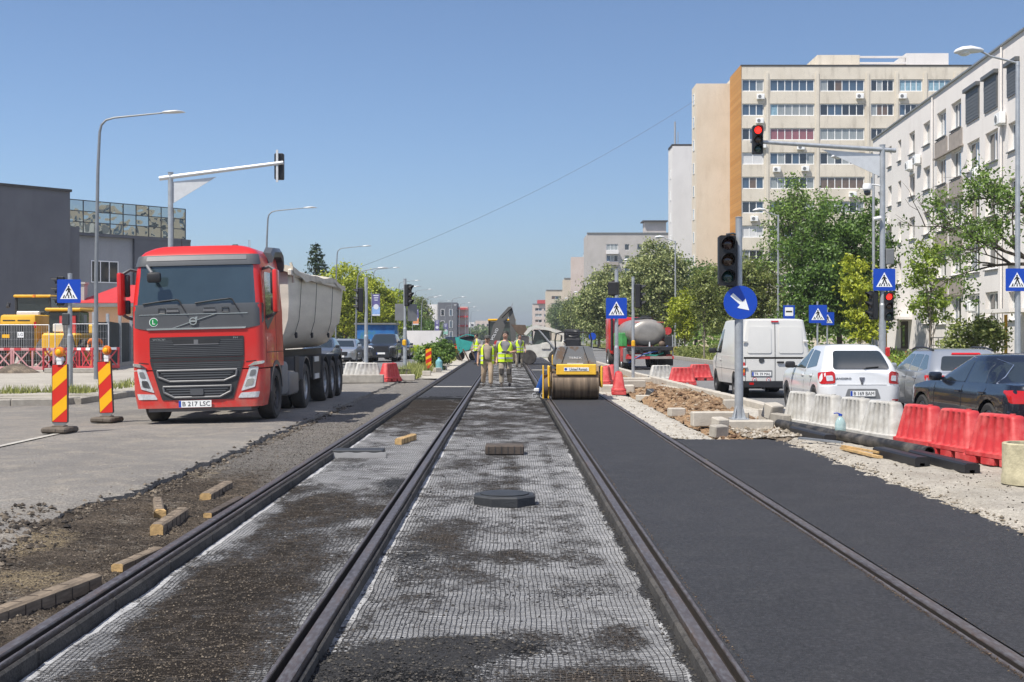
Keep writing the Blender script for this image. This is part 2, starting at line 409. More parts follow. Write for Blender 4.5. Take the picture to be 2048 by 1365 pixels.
def dirt_bc(x, y):
    d = .20+.30*fbm(x*.9, y*.6, 21)+.34*fbm(x*2.6, y*1.7, 22)
    d += .28*sm(20, 25, y) + .35*blob(x, y, .72, 8.6, .5, .5)+.3*blob(x, y, .5, 7.1, .7, .4)+.3*blob(x, y, .2, 9.7, .8, .4)+.25*blob(x, y, -.55, 10.6, .5, 1.2)
    d += .3*blob(x, y, .05, 15.5, .14, 5)+.25*blob(x, y, .55, 16.5, .1, 4) - .5*sm(.72, .88, x)*sm(20, 14, y) + .2*blob(x, y, -.1, 20.5, .5, 2.5)
    d += .35*blob(x, y, .2, 6.1, .9, .45)
    return max(-.4, min(1.1, d))
def tar_bc(x, y):
    t = 1.25*blob(x, y, -.62, 6.35, .62, .85)+.9*blob(x, y, -.15, 6.85, .55, .38)+.6*blob(x, y, -.72, 9.6, .32, 1.2)+.4*blob(x, y, -.8, 12.5, .2, 2.5)
    t += .55*blob(x, y, .78, 16.6, .22, .5)+.35*blob(x, y, .45, 8.35, .6, .3)+.22*fbm(x*1.4, y*2., 31)
    return max(0, t)+.34*sm(25, 32, y)+.8*sm(.87, .92, x+.03*fbm(y*2, 5.))
ZB = -.112
def zbed(x, y): return ZB+.010*fbm(x*1.6, y*1.6, 5)+.006*fbm(x*6, y*6, 6)
def zbed_ab(x, y): return zbed(x, y)+.03*max(0, dirt_ab(x, y)-.3)*(.6+.6*fbm(x*8, y*8, 2))+.05*sm(30, 33, y)
def zbed_bc(x, y): return zbed(x, y)+.018*max(0, dirt_bc(x, y)-.4)*(.6+.6*fbm(x*8, y*8, 2))+.035*min(1, max(0, tar_bc(x, y)-.3))*sm(26, 20, y)*(.7+.5*fbm(x*12, y*12, 3))+.03*sm(28, 33, y)
bed_ab = sheet('track_bed', -2.42, -1.06, 3.2, 34, 44, 700, zbed_ab, 'fleece', fns={'dirt': dirt_ab, 'tar': tar_ab}, ystep=1.5)
bed_bc = sheet('track_bed_middle', -1.0, 1.0, 3.2, 90, 56, 760, zbed_bc, 'fleece', fns={'dirt': dirt_bc, 'tar': tar_bc}, ystep=2.2)
def strands(bed, x0, x1, zf, fns, y0=4.6, y1=31.):
    b = MB()
    def pt(x, y):
        dx = .022*fbm(x*.8, y*.8, 40)+.007*fbm(x*5, y*5, 41); dy = .03*fbm(x*.7, y*.7, 42)+.010*fbm(x*5, y*5, 43)
        return x+dx, y+dy
    px = .031; py = .034; n = int((x1-x0)/px)
    for i in range(n+1):
        x = x0+i*px; vs = []; k = 330; w = .0023
        for j in range(k+1):
            y = y0+(y1-y0)*(j/k)**1.5; X, Y = pt(x, y); X = min(max(X, x0-.02), x1+.02); z = zf(X, Y)*.5+zbed(X, Y)*.5+.004
            vs += [(X-w, Y, z), (X+w, Y, z)]
        b.add(vs, [(2*j, 2*j+1, 2*j+3, 2*j+2) for j in range(k)])
    y = y0
    while y < y1:
        vs = []; k = 26; w = .0046
        for j in range(k+1):
            x = x0+(x1-x0)*j/k; X, Y = pt(x, y); z = zf(X, Y)*.5+zbed(X, Y)*.5+.005
            vs += [(X, Y-w, z), (X, Y+w, z)]
        b.add(vs, [(2*j+1, 2*j, 2*j+2, 2*j+3) for j in range(k)]); y += py*random.uniform(.85, 1.15)
    me = b.mesh('grid_strand', 0); attrs(me, fns)
    o = link('grid_strand', me, 'strand', bed); o['kind'] = 'stuff'; return o
strands(bed_ab, -2.36, -1.14, zbed_ab, {'dirt': lambda x, y: dirt_ab(x, y)-.05, 'tar': tar_ab})
strands(bed_bc, -.92, .90, zbed_bc, {'dirt': lambda x, y: dirt_bc(x, y)-.05, 'tar': tar_bc})
sheet('base_course', -2.4, -1.13, 33.2, 90, 6, 30, -.05, 'asphalt_new')
sheet('far_track_bed', -2.4, 2.4, 90, 400, 6, 20, -.06, 'road_grey')
# --- new asphalt right of the middle
sheet('new_asphalt', 1.13, 2.42, 3.2, 90, 20, 200, lambda x, y: -.008+.003*fbm(x*2, y*2), 'asphalt_new', ystep=1.6)
sheet('new_asphalt_edge', 2.59, lambda y: 4.15+.12*sm(9, 11, y), 3.2, 19.4, 40, 220, lambda x, y: -.006+.003*fbm(x*2, y*2)-.02*sm(4.0, 4.3, x), 'asphalt_new', jr=.06, jf=.1, ystep=1.4)
# --- apron under the barriers, pale strip and soil pit beyond
def zapron(x, y): return .028+.012*fbm(x*1.3, y*1.3, 3)+.012*fbm(x*6, y*6, 3)-.10*sm(4.55, 4.1, x)*(1+.9*fbm(x*5, y*5, 6))
sheet('apron', 4.0, 6.3, 3.2, 22.5, 40, 330, zapron, 'apron_concrete', thick=.2, ystep=1.4)
def zstrip(x, y): return -.012+.016*fbm(x*3, y*3, 11)+.01*fbm(x*11, y*11, 12)-.05*sm(3.0, 3.35, x)
sheet('pale_strip', 2.59, lambda y: 3.32+.1*fbm(y*.8, 2.), 19.55, 90, 18, 260, zstrip, 'strip_pale', jr=.08, ystep=1.5)
def zsoil(x, y):
    return -.05+.10*fbm(x*1.4, y*1.0, 51)+.05*fbm(x*4.5, y*4.5, 52)+.025*fbm(x*13, y*13, 53)+.30*blob(x, y, 4.25, 30.5, .95, 6)+.24*blob(x, y, 4.05, 24, .65, 2.6)-.1*sm(5.0, 5.5, x)
sheet('soil_pit', 3.3, 5.75, 19.5, 90, 60, 420, zsoil, 'soil', ystep=1.7)
sheet('side_fill', lambda y: 4.55+.15*fbm(y, 9.), lambda y: 5.33-.45*sm(30, 50, y), 21.4, 40, 14, 140, lambda x, y: .035+.03*fbm(x*3, y*2, 61)-.09*sm(4.9, 4.55, x)+.012*fbm(x*14, y*14, 3), 'strip_pale', ystep=1.3)
sheet('rubble_edge', 4.05, 5.5, 19.3, 22.6, 40, 80, lambda x, y: .0+.05*fbm(x*3, y*3, 71)+.035*fbm(x*9, y*9, 72), 'rubble_dirt')
# --- pavements
sheet('left_pavement', -60, -10.78, 31.6, 420, 30, 120, lambda x, y: .02+.01*fbm(x*.5, y*.5), 'pavement_pale', thick=.3, ystep=1.8)
sheet('right_verge', 12.35, 60, 2.5, 420, 20, 60, lambda x, y: .03+.02*fbm(x, y), 'far_ground')

# kerbs: single stones in a row
def kerb(name, label_run, pts, step, w, h, z0, m='concrete', n=60, par=None):
    b = MB(); b.rbox((0, 0, h/2), (w, step-.012, h), .02); me = b.mesh('kerb_stone', 35); me.materials.append(MATS[m])
    i = 0
    for k in range(len(pts)-1):
        a = Vector((*pts[k], z0)); c = Vector((*pts[k+1], z0)); d = c-a; L = d.length; q = int(L/step)
        for j in range(q):
            if i >= n: return
            o = link('kerb_stone', me, None, par); p = a+d*((j+.5)*step/L); p.z += random.uniform(-.006, .006)
            o.location = p; o.rotation_euler = (random.uniform(-.01, .01), random.uniform(-.015, .015), math.atan2(-d.x, d.y)+random.uniform(-.01, .01)); i += 1
lk = thing('left_kerb', 'weathered kerb edging the pale pavement left of the truck', 'kerb', (0, 0, 0)); kerb('k', '', [(-13.2, 30.6), (-11.2, 31.0), (-10.72, 33), (-10.72, 120)], 1.0, .16, .3, -.26, par=lk, n=92)
rk = thing('right_kerb', 'long pale concrete kerb along the right carriageway beside the dug soil', 'kerb', (0, 0, 0)); kerb('k', '', [(5.45, 24.8), (5.42, 30), (5.0, 49), (5.0, 110)], 1.0, .2, .42, -.25, 'concrete_pale', par=rk, n=84)
fk = thing('far_kerb', 'far kerb between the right carriageway and the green verge', 'kerb', (0, 0, 0)); kerb('k', '', [(12.22, 12), (12.22, 110)], 1.0, .18, .26, -.12, par=fk, n=98)
# painted lane marks on the left road
b = MB()
for y0, y1 in ((11.5, 16), (18.4, 21.2), (38, 41), (47, 50), (56, 59)): b.add([(-7.66, y0, -.05), (-7.54, y0, -.048), (-7.54, y1, -.048), (-7.66, y1, -.05)], [(0, 1, 2, 3)])
mat('worn_white', (.38, .36, .32), .8, var=.3, scale=9)
tag(b.build('lane_marking', 'worn_white', smooth=0), kind='structure')
b = MB(); b.add([(-2.4, 40.1, -.044), (-1.14, 40.1, -.044), (-1.14, 40.75, -.044), (-2.4, 40.75, -.044)], [(0, 1, 2, 3)]); b.add([(1.14, 58, .002), (2.42, 58, .002), (2.42, 58.9, .002), (1.14, 58.9, .002)], [(0, 1, 2, 3)])
tag(b.build('chalk_marking', 'worn_white', smooth=0), kind='structure')
b = MB()
for y0 in range(32, 100, 9): b.add([(8.75, y0, -.096), (8.87, y0, -.096), (8.87, y0+3.5, -.096), (8.75, y0+3.5, -.096)], [(0, 1, 2, 3)])
tag(b.build('right_lane_marking', 'worn_white', smooth=0), kind='structure')

# ------------------------------------------------------------ loose stones and crumbs (nobody could count them)
def crumbs(name, label, cat, n, area, zf, dens, size, m, parent=None):
    b = MB(); k = 0; tries = 0
    while k < n and tries < n*30:
        tries += 1; x = random.uniform(area[0], area[1]); y = area[2]+(area[3]-area[2])*random.random()**1.8
        if random.random() > dens(x, y): continue
        s = size[0]+(size[1]-size[0])*random.random()**4; z = zf(x, y)+s*.25; k += 1
        t = [random.uniform(.6, 1.25)*s for _ in range(6)]; a = random.random()*6.28; ca, sa = math.cos(a), math.sin(a)
        b.add([(x+t[0]*ca, y+t[0]*sa, z), (x-t[1]*sa, y+t[1]*ca, z), (x-t[2]*ca, y-t[2]*sa, z), (x+t[3]*sa, y-t[3]*ca, z), (x, y, z+t[4]*.7), (x, y, z-s*.5)],
              [(0, 1, 4), (1, 2, 4), (2, 3, 4), (3, 0, 4), (1, 0, 5), (2, 1, 5), (3, 2, 5), (0, 3, 5)])
    o = b.build(name, m, parent, smooth=0, fix=False); return tag(o, label, cat, kind='stuff')
def isl(name, cols, rough=.9):
    N = NB(name); g = N.n('ShaderNodeNewGeometry'); c = N.ramp(g.outputs['Random Per Island'], *[(i/(len(cols)-1), q) for i, q in enumerate(cols)]); return N.out(c, rough, .3)
isl('crumb_dark', [(.018, .018, .019), (.035, .033, .032), (.06, .055, .05), (.10, .09, .075)])
isl('crumb_brown', [(.022, .019, .017), (.05, .041, .033), (.09, .073, .056), (.20, .165, .125)])
isl('crumb_pale', [(.12, .10, .075), (.22, .185, .14), (.32, .285, .235), (.42, .385, .34)])
isl('crumb_soil', [(.09, .05, .028), (.15, .09, .05), (.22, .15, .09), (.36, .30, .23)])
crumbs('asphalt_crumbs', 'black asphalt crumbs spilled beside the middle rail', 'crumbs', 9000, (-1.0, .95, 5., 22), zbed_bc, lambda x, y: min(1, max(0, tar_bc(x, y)*.9+.02)), (.003, .014), 'crumb_dark')
crumbs('dirt_crumbs', 'brown earth crumbs scattered over the woven grid', 'crumbs', 24000, (-2.4, .95, 5., 20), lambda x, y: zbed_ab(x, y) if x < -1.05 else zbed_bc(x, y), lambda x, y: (0 if -1.16 < x < -.97 else max(0, (dirt_ab if x < -1.05 else dirt_bc)(x, y)-.3)), (.003, .009), 'crumb_brown')
crumbs('strip_crumbs', 'dark earth and stone crumbs left of the rails', 'crumbs', 26000, (-4.5, -2.64, 6, 24), zdirt, lambda x, y: .8 if x > left_edge(y)+.02 else 0, (.003, .015), 'crumb_brown')
crumbs('road_crumbs', 'sand and grit scattered on the worn left road', 'crumbs', 1800, (-9, -4, 8, 26), zroad, lambda x, y: sm(-9, -4.2, x)*.9 if x < left_edge(y)-.05 else 0, (.003, .013), 'crumb_pale')
crumbs('broken_edge_stones', 'broken asphalt lumps along the ragged edge of the left road', 'stones', 5000, (-5.0, -3.5, 8, 30), lambda x, y: max(zdirt(x, y), zroad(x, y) if x < left_edge(y)-.02 else -9), lambda x, y: max(0, 1-abs(x-left_edge(y)-(.1 if y > 12 else -.1))/(.18 if y > 12 else .4)), (.007, .04), 'crumb_brown')
crumbs('soil_clods', 'brown clods and stones in the dug soil pit', 'clods', 5000, (3.4, 5.3, 20, 46), zsoil, lambda x, y: .9, (.012, .075), 'crumb_soil')
crumbs('apron_rubble', 'pale rubble along the edge of the new asphalt', 'rubble', 4600, (3.98, 4.6, 7, 20), zapron, lambda x, y: max(0, 1-abs(x-4.22)/.2), (.006, .032), 'crumb_pale')
crumbs('kerb_rubble', 'pale rubble heaped below the signal pole', 'rubble', 2200, (3.7, 5.4, 19.45, 22.3), lambda x, y: .02+.04*fbm(x*3, y*3, 71), lambda x, y: .8*sm(3.3, 4., x), (.012, .07), 'crumb_pale')
crumbs('strip_grit', 'grit on the pale concrete strip beside the right rail', 'grit', 600, (2.62, 3.4, 19.6, 40), zstrip, lambda x, y: .8, (.006, .03), 'crumb_pale')
crumbs('apron_grit', 'loose grit on the pale apron in front of the barriers', 'grit', 1500, (4.3, 5.6, 8, 20), zapron, lambda x, y: .8, (.004, .018), 'crumb_brown')

isl('crumb_rust', [(.025, .022, .02), (.05, .035, .024), (.10, .06, .032), (.20, .15, .10)])
crumbs('rail_crumbs', 'rusty grit along the edges of the right-hand rails', 'grit', 5200, (1.10, 2.64, 4.8, 24), lambda x, y: -.004, lambda x, y: max(0, 1-abs(x-2.415)/.03, .8-abs(x-1.15)/.02, .5-abs(x-2.6)/.02), (.002, .007), 'crumb_rust')
# ------------------------------------------------------------ tram rails
N = NB('rail_steel'); a = N.noise(2, 7, (6, .5, 1)); f = N.noise(40, 6, (1, .3, 1))
c = N.ramp(a, (.3, (.06, .046, .042)), (.55, (.10, .082, .076)), (.75, (.13, .08, .05))); c = N.mix(N.ramp(f, (.45, 0.), (.65, .7)), c, (.17, .165, .17)); N.b.inputs['Metallic'].default_value = .35; N.bump(f, .25, .004); N.out(c, .45, .5)
N = NB('filler'); a = N.noise(3, 7, (1, .6, 1)); f = N.noise(60, 5)
c = N.ramp(a, (.3, (.040, .038, .037)), (.7, (.085, .078, .070))); c = N.mix(N.ramp(N.noise(9, 7), (.5, 0.), (.65, .8)), c, (.028, .025, .023)); c = N.mix(.7, c, N.ramp(f, (.3, .4), (.7, 1.7)), 'MULTIPLY'); N.bump(f, .6, .01); N.out(c, .85, .3)
mat('groove_black', (.016, .011, .008), .9, var=.4, scale=6)
def rail(label, x, sgn, sides):
    """grooved rail; sgn = +1: running head left, groove on its right. sides: filler block rows at +1 / -1"""
    t = thing('tram_rail', label, 'rail', (x, 0, 0), 0, 'grooved tram rails')
    prof = [(-.038, -.004), (-.030, 0), (.026, 0), (.032, -.008), (.034, -.06), (.074, -.06), (.076, -.010), (.080, -.005), (.096, -.005), (.100, -.012), (.100, -.16), (-.040, -.16)]
    prof = [(p*sgn, z) for p, z in prof]; b = MB(); ys = [2.6, 6, 10, 20, 40, 100, 330]
    b.loft([[(p, y, z) for p, z in prof] for y in ys]); b.build('running_rail', 'rail_steel', t, smooth=0)
    g = MB(); g.loft([[(p*sgn, y, z) for p, z in ((.0355, -.012), (.0355, -.058), (.0725, -.058), (.0725, -.014), (.0735, -.014), (.0735, -.0592), (.0345, -.0592), (.0345, -.012))] for y in ys]); g.build('groove_dirt', 'groove_black', t, smooth=0)
    for sd, w, zt in sides:
        e0 = (.100 if sd == sgn else .040)*sd
        q = MB(); q.rbox((0, 0, -.07), (w, 1.27, .14), .014); me = q.mesh('filler_block', 35); me.materials.append(MATS['filler'])
        y = 3.3
        while y < 34:
            o = link('filler_block', me, None, t, (e0+sd*(w/2+.002), y, zt+random.uniform(-.004, .004))); o.rotation_euler.z = random.uniform(-.003, .003); y += 1.28
        if zt < -.01:
            s_ = MB(); s_.box((e0+sd*w/2, 65, zt-.07), (w, 62, .14)); s_.build('filler_strip', 'filler', t, smooth=0)
    return t
rail('leftmost tram rail beside the earth strip and wooden offcuts', -2.57, 1, [(1, .03, -.03)])
rail('rusty tram rail left of the round dark manhole', -1.045, -1, [(1, .022, -.035), (-1, .02, -.05)])
rail('tram rail dividing the woven grid from the new black asphalt', 1.03, 1, [(-1, .04, -.016)])
rail('rightmost tram rail set flush between two strips of new asphalt', 2.535, -1, [])
# ------------------------------------------------------------ signs, signals, lamps
mat('signal_black', (.014, .014, .016), .5, var=.2)
mat('lens_off', (.03, .008, .006), .15, var=.1, coat=.5); mat('lens_amber_off', (.045, .02, .008), .15, var=.1, coat=.5); mat('lens_green_off', (.006, .04, .035), .15, var=.1, coat=.5)
mat('lens_red_lit', (1., .03, .02), .3, var=0, emit=1.2)
mat('barrier_white', (.38, .355, .305), .6, var=.3, scale=5, col2=(.52, .51, .485), bump=.05); mat('barrier_red', (.56, .035, .038), .55, var=.2, scale=5, col2=(.60, .12, .11), thr=(.45, .75), bump=.08)
mat('beacon_red', (.58, .022, .012), .4, var=.05); mat('beacon_yellow', (.80, .42, .004), .4, var=.05)
mat('foot_brown', (.11, .09, .07), .9, var=.3, scale=9, bump=.3)
mat('camera_white', (.7, .7, .7), .35, var=.03)

def plane_fn(y): return lambda u, v, o: (u, y-o, v)
def disc(r, n=28, cx=0, cz=0): return [(cx+r*math.cos(2*math.pi*k/n), cz+r*math.sin(2*math.pi*k/n)) for k in range(n)]
def rrect(w, h, r, cx=0, cz=0, n=4):
    p = []
    for sx, sz, a0 in ((1, 1, 0), (-1, 1, 90), (-1, -1, 180), (1, -1, 270)):
        for k in range(n+1):
            a = R(a0+90*k/n); p.append((cx+sx*(w/2-r)+r*math.cos(a), cz+sz*(h/2-r)+r*math.sin(a)))
    return p
def crossing_sign(parent, z, size, x=0, y=-.07, rz=0):
    s = size/2; b = MB(); b.patch(rrect(size, size, size*.05), plane_fn(0), thick=.02, off=.01)
    p = b.build('sign_panel', 'sign_blue', parent, loc=(x, y, z), rot=(0, 0, rz))
    b = MB(); b.patch([(-s*.74, -s*.66), (s*.74, -s*.66), (0, s*.66)], plane_fn(0), thick=.004, off=.0135); b.build('white_triangle', 'sign_white', p)
    b = MB(); k = s
    b.patch(disc(.075*k, 12, -.02*k, .37*k), plane_fn(0), thick=.003, off=.0165)
    for poly in ([(-.10, .28), (.06, .28), (.10, .02), (-.07, .0)], [(-.10, .27), (-.06, .16), (-.22, -.02), (-.27, .03)], [(.05, .28), (.22, .09), (.16, .05), (.02, .2)],
                 [(-.07, .03), (.04, .03), (-.12, -.40), (-.24, -.40)], [(-.02, .05), (.10, .05), (.26, -.36), (.14, -.40)], [(-.52, -.58), (-.40, -.58), (-.33, -.32), (-.40, -.32)],
                 [(-.34, -.58), (-.24, -.58), (-.22, -.42), (-.28, -.42)], [(-.06, -.58), (.05, -.58), (.03, -.30), (-.04, -.30)], [(.20, -.58), (.31, -.58), (.27, -.40), (.2, -.40)], [(.42, -.58), (.53, -.58), (.40, -.32), (.33, -.32)]):
        b.patch([(u*k, v*k) for u, v in poly], plane_fn(0), thick=.003, off=.0165)
    b.build('walking_figure', 'sign_black', p); return p
def signal_head(parent, loc, rz=0, h=.9, w=.3, lit=None, back=False):
    b = MB(); b.rbox((0, 0, 0), (w, .2, h), .03); b.patch(rrect(w*1.0, h, .04), plane_fn(-.1), thick=.01, off=.006)
    hd = b.build('signal_head', 'signal_black', parent, loc=loc, rot=(0, 0, rz))
    for i, (nm, m) in enumerate((('red_lens', 'lens_off'), ('amber_lens', 'lens_amber_off'), ('green_lens', 'lens_green_off'))):
        z = h*.33*(1-i); r = w*.35
        if lit == i: m = 'lens_red_lit'
        q = MB(); q.lathe([(r, 0), (r*.85, .02), (r*.5, .035), (.001, .04)], 20, Matrix.Translation((0, -.108, z)) @ Matrix.Rotation(R(90), 4, 'X')); q.build(nm, m, hd)
        v = MB(); n = 12
        for k in range(n):                                   # open visor, longer on top
            a0 = R(-40+260*k/n); a1 = R(-40+260*(k+1)/n)
            for e in (0, 1):
                rr = r*1.1+e*.006
                L0 = .05+.15*max(0, math.sin(a0))**.7; L1 = .05+.15*max(0, math.sin(a1))**.7
                v.add([(rr*math.cos(a0), -.105, z+rr*math.sin(a0)), (rr*math.cos(a1), -.105, z+rr*math.sin(a1)), (rr*math.cos(a1), -.105-L1, z+rr*math.sin(a1)), (rr*math.cos(a0), -.105-L0, z+rr*math.sin(a0))], [(0, 1, 2, 3)])
        v.build('visor', 'signal_black', hd, fix=False)
    return hd
def pole(parent, h, r=.055, z0=0, m='galv', step=None):
    b = MB()
    if step: b.cyl((0, 0, z0), (0, 0, step), r*1.28, r*1.28, 14); b.cyl((0, 0, step), (0, 0, step+.06), r*1.28, r, 14); b.cyl((0, 0, step+.06), (0, 0, h), r, r, 14)
    else: b.cyl((0, 0, z0), (0, 0, h), r, r*.96, 14)
    b.lathe([(r*1.12, 0), (r*1.12, .012), (r*.5, .02)], 14, Matrix.Translation((0, 0, h)))
    return b.build('pole', m, parent)
def flange(parent, z, r):
    b = MB(); b.box((0, 0, z+.012), (r*5, r*5, .024))
    for k in range(4):
        b.prism([(r*.9, z+.02), (r*2.4, z+.02), (r*.95, z+.28)], -.008, .008, 'Y', Matrix.Rotation(R(45+90*k), 4, 'Z'))
    b.build('base_flange', 'galv', parent)

# pole in the soil pit with signal and round arrow sign
t = thing('signal_pole', 'grey pole with unlit traffic light and round blue arrow sign standing on broken kerbs', 'traffic light', (3.98, 21.5, .16))
pole(t, 3.47, .057, step=1.75); flange(t, 0, .06); signal_head(t, (-.215, -.02, 2.73), 0, .86, .29)
b = MB(); b.tube([(0, 0, 3.16), (-.1, 0, 3.2), (-.22, 0, 3.18)], .02); b.build('bracket', 'dark_grey', t); b = MB(); b.tube([(0, 0, 2.32), (-.1, 0, 2.28), (-.22, 0, 2.3)], .02); b.build('bracket', 'dark_grey', t)
b = MB(); b.patch(disc(.288, 36), plane_fn(0), thick=.02, off=.01); d = b.build('arrow_sign', 'sign_blue', t, loc=(.01, -.085, 2.01))
b = MB(); ar = [(-.2, .035), (.02, .035), (.02, .105), (.2, 0), (.02, -.105), (.02, -.035), (-.2, -.035)]; ca, sa = math.cos(R(-42)), math.sin(R(-42))
b.patch([(u*ca-v*sa, u*sa+v*ca) for u, v in ar], plane_fn(0), thick=.004, off=.0135); b.build('white_arrow', 'sign_white', d)

def mast(name, label, loc, h, arm0, arm1, sgn, gus, light_back, cat='traffic light'):
    t = thing(name, label, cat, loc); pole(t, h, .088, step=2.6 if sgn < 0 else None)
    b = MB(); b.cyl((arm0[0], -.0, arm0[1]), (arm1[0], -.15, arm1[1]), .075, .06, 12); b.build('mast_arm', 'galv_light' if sgn > 0 else 'galv', t)
    b = MB(); b.prism([(sgn*.09, h-.30), (sgn*gus, h-.14), (sgn*.09, h-1.0)], -.012, .012, 'Y'); b.build('gusset_plate', 'galv_light', t)
    return t
t = mast('signal_mast', 'tall mast with arm reaching over the right road and a lit red light', (12.0, 40, -.02), 7.72, (.42, 7.55), (-4.25, 7.82), -1, 1.95, False)
signal_head(t, (-4.06, -.28, 7.84), 0, .9, .33, lit=0); crossing_sign(t, 3.41, .7, .02, -.12); signal_head(t, (.17, -.02, 2.56), 0, .92, .29, lit=0); signal_head(t, (-.26, .05, 2.6), R(-80), .92, .29)
b = MB(); b.rbox((.22, 0, 4.15), (.26, .2, .5), .02); b.build('control_box', 'mid_grey', t)
b = MB(); b.tube([(-.08, 0, 6.42), (-.3, 0, 6.46), (-.48, 0, 6.44)], .025); b.lathe([(.13, .12), (.15, .05), (.15, -.06), (.12, -.1)], 16, Matrix.Translation((-.5, -.05, 6.36))); cc = b.build('dome_camera', 'camera_white', t)
b = MB(); b.ball((-.5, -.05, 6.2), .11); b.build('camera_dome', 'glass_dark', cc)
b = MB(); b.cyl((-.08, 0, 5.37), (-.22, -.03, 5.37), .03); b.cyl((-.1, -.14, 5.38), (-.34, -.16, 5.34), .07, .06); b.build('bullet_camera', 'camera_white', t)
b = MB(); b.rbox((.14, -.06, 1.1), (.14, .14, .3), .02); b.build('push_button', 'red_lens', t)

t = mast('signal_mast', 'tall mast with arm over the parked truck and a signal seen from behind', (-11.05, 41, .1), 6.85, (-.36, 6.66), (3.72, 7.16), 1, 1.5, True)
signal_head(t, (3.56, .02, 7.05), R(180), .86, .3)
b = MB(); b.box((3.52, -.14, 7.05), (.07, .05, 1.05)); b.build('bracket', 'galv_light', t)

t = thing('crossing_sign', 'blue pedestrian crossing sign on a grey pole beside the yellow loader', 'road sign', (-11.9, 34, .1)); pole(t, 3.18, .06, step=1.5); crossing_sign(t, 2.71, .64, .0, -.08)
signal_head(t, (-.26, .06, 2.72), R(-75), .8, .26)
b = MB(); b.rbox((-.09, 0, 1.95), (.2, .2, .32), .02); b.build('button_box', 'dark_grey', t)
t = thing('crossing_sign', 'blue crossing sign with dark signal on a pole behind the red barriers', 'road sign', (3.14, 36, .06)); pole(t, 3.45, .055, step=1.2); crossing_sign(t, 2.33, .6, -.01, -.08)
signal_head(t, (-.08, .06, 2.9), R(160), .4, .3)
b = MB(); b.rbox((0, 0, -.02), (1.0, .5, .3), .03); b.build('concrete_base', 'concrete_pale', t)
t = thing('signal_pole', 'grey pole with side-facing signal behind the crossing sign near the tank truck', 'traffic light', (4.42, 44, .0)); pole(t, 3.66, .055); signal_head(t, (.17, 0, 3.0), R(85), .85, .28)
b = MB(); b.rbox((0, -.07, 1.33), (.13, .12, .22), .03); b.build('push_button', 'yellow', t)
b = MB(); b.rbox((.1, 0, 0), (1.3, .5, .26), .03); b.build('concrete_base', 'concrete_pale', t)
t = thing('signal_pole', 'grey pole with left-facing signal rising behind the white and red barrier', 'traffic light', (-5.26, 46.5, -.02)); pole(t, 3.78, .065, step=1.6); signal_head(t, (-.2, 0, 2.95), R(-85), .9, .28)
b = MB(); b.rbox((0, -.1, .1), (.8, .5, .35), .04); b.build('concrete_base', 'concrete', t)
t = thing('signal_pole', 'grey pole carrying a signal and two dark square sign backs', 'traffic light', (-4.43, 54, 0)); pole(t, 4.05, .065, step=1.9)
signal_head(t, (.12, .0, 3.35), R(60), .95, .3)
b = MB()
b.box((-.22, -.02, 2.62), (.42, .03, .72)); b.box((.32, -.02, 2.6), (.42, .03, .74), R(20)); b.build('sign_back', 'mid_grey', t)
b = MB(); b.rbox((-.02, -.07, 1.3), (.17, .14, .26), .04); b.build('push_button', 'yellow', t)
for x, y, z, sz, lb in ((12.4, 50, 2.45, .72, 'blue crossing sign rising right behind the white van'), (15.35, 60, 2.4, .62, 'smaller blue crossing sign partly hidden by another, behind the white hatchback')):
    t = thing('crossing_sign', lb, 'road sign', (x, y, .02)); pole(t, z+sz/2+.12, .04); crossing_sign(t, z, sz)
t = thing('bus_stop_sign', 'white and blue bus stop sign above the roof of the white van', 'road sign', (13.05, 58, .02)); pole(t, 3.0, .035)
b = MB(); b.patch(rrect(.54, .62, .02), plane_fn(0), thick=.02, off=.01); p = b.build('sign_panel', 'sign_blue', t, loc=(0, -.05, 2.68))
b = MB(); b.patch(rrect(.38, .4, .02, 0, .02), plane_fn(0), thick=.004, off=.0135); b.build('white_field', 'sign_white', p)
b = MB(); b.patch(rrect(.3, .07, .02, 0, .02), plane_fn(0), thick=.003, off=.0165); b.build('bus_mark', 'sign_black', p)

# street lamps
mat('galv_dark', (.24, .255, .27), .5, .5, .12, 5)
mat('lamp_head_white', (.62, .63, .64), .35, var=.04)
def lamp_l(label, x, y, h=9., arm=2.75, k=0, banner=None, lean=.12):
    t = thing('street_lamp', label, 'street lamp', (x, y, .1 if x < 0 else .03), 0, 'street lamps along the road')
    s = 1 if x < 0 else -1; b = MB()
    b.tube([(0, 0, 0), (0, 0, h*.4), (lean*.5, 0, h*.8), (lean, 0, h-.5), (lean+s*.06, 0, h-.25), (lean+s*.22, 0, h-.08), (lean+s*.5, 0, h), (s*arm+lean-s*.55, 0, h+.17)], [.08, .068, .055, .045, .04, .038, .035, .026], 10)
    b.build('pole', 'galv_dark', t)
    q = MB(); q.loft([[(s*(arm+lean+dx), w*cs, h+.18+dz+hh*sn) for cs, sn in [(math.cos(2*math.pi*i/12), math.sin(2*math.pi*i/12)) for i in range(12)]] for dx, w, hh, dz in ((-.6, .04, .035, 0), (-.5, .11, .05, .01), (-.1, .15, .06, .03), (.12, .11, .03, .02), (.2, .03, .01, .0))])
    q.build('lamp_head', 'lamp_grey', t)
    return t
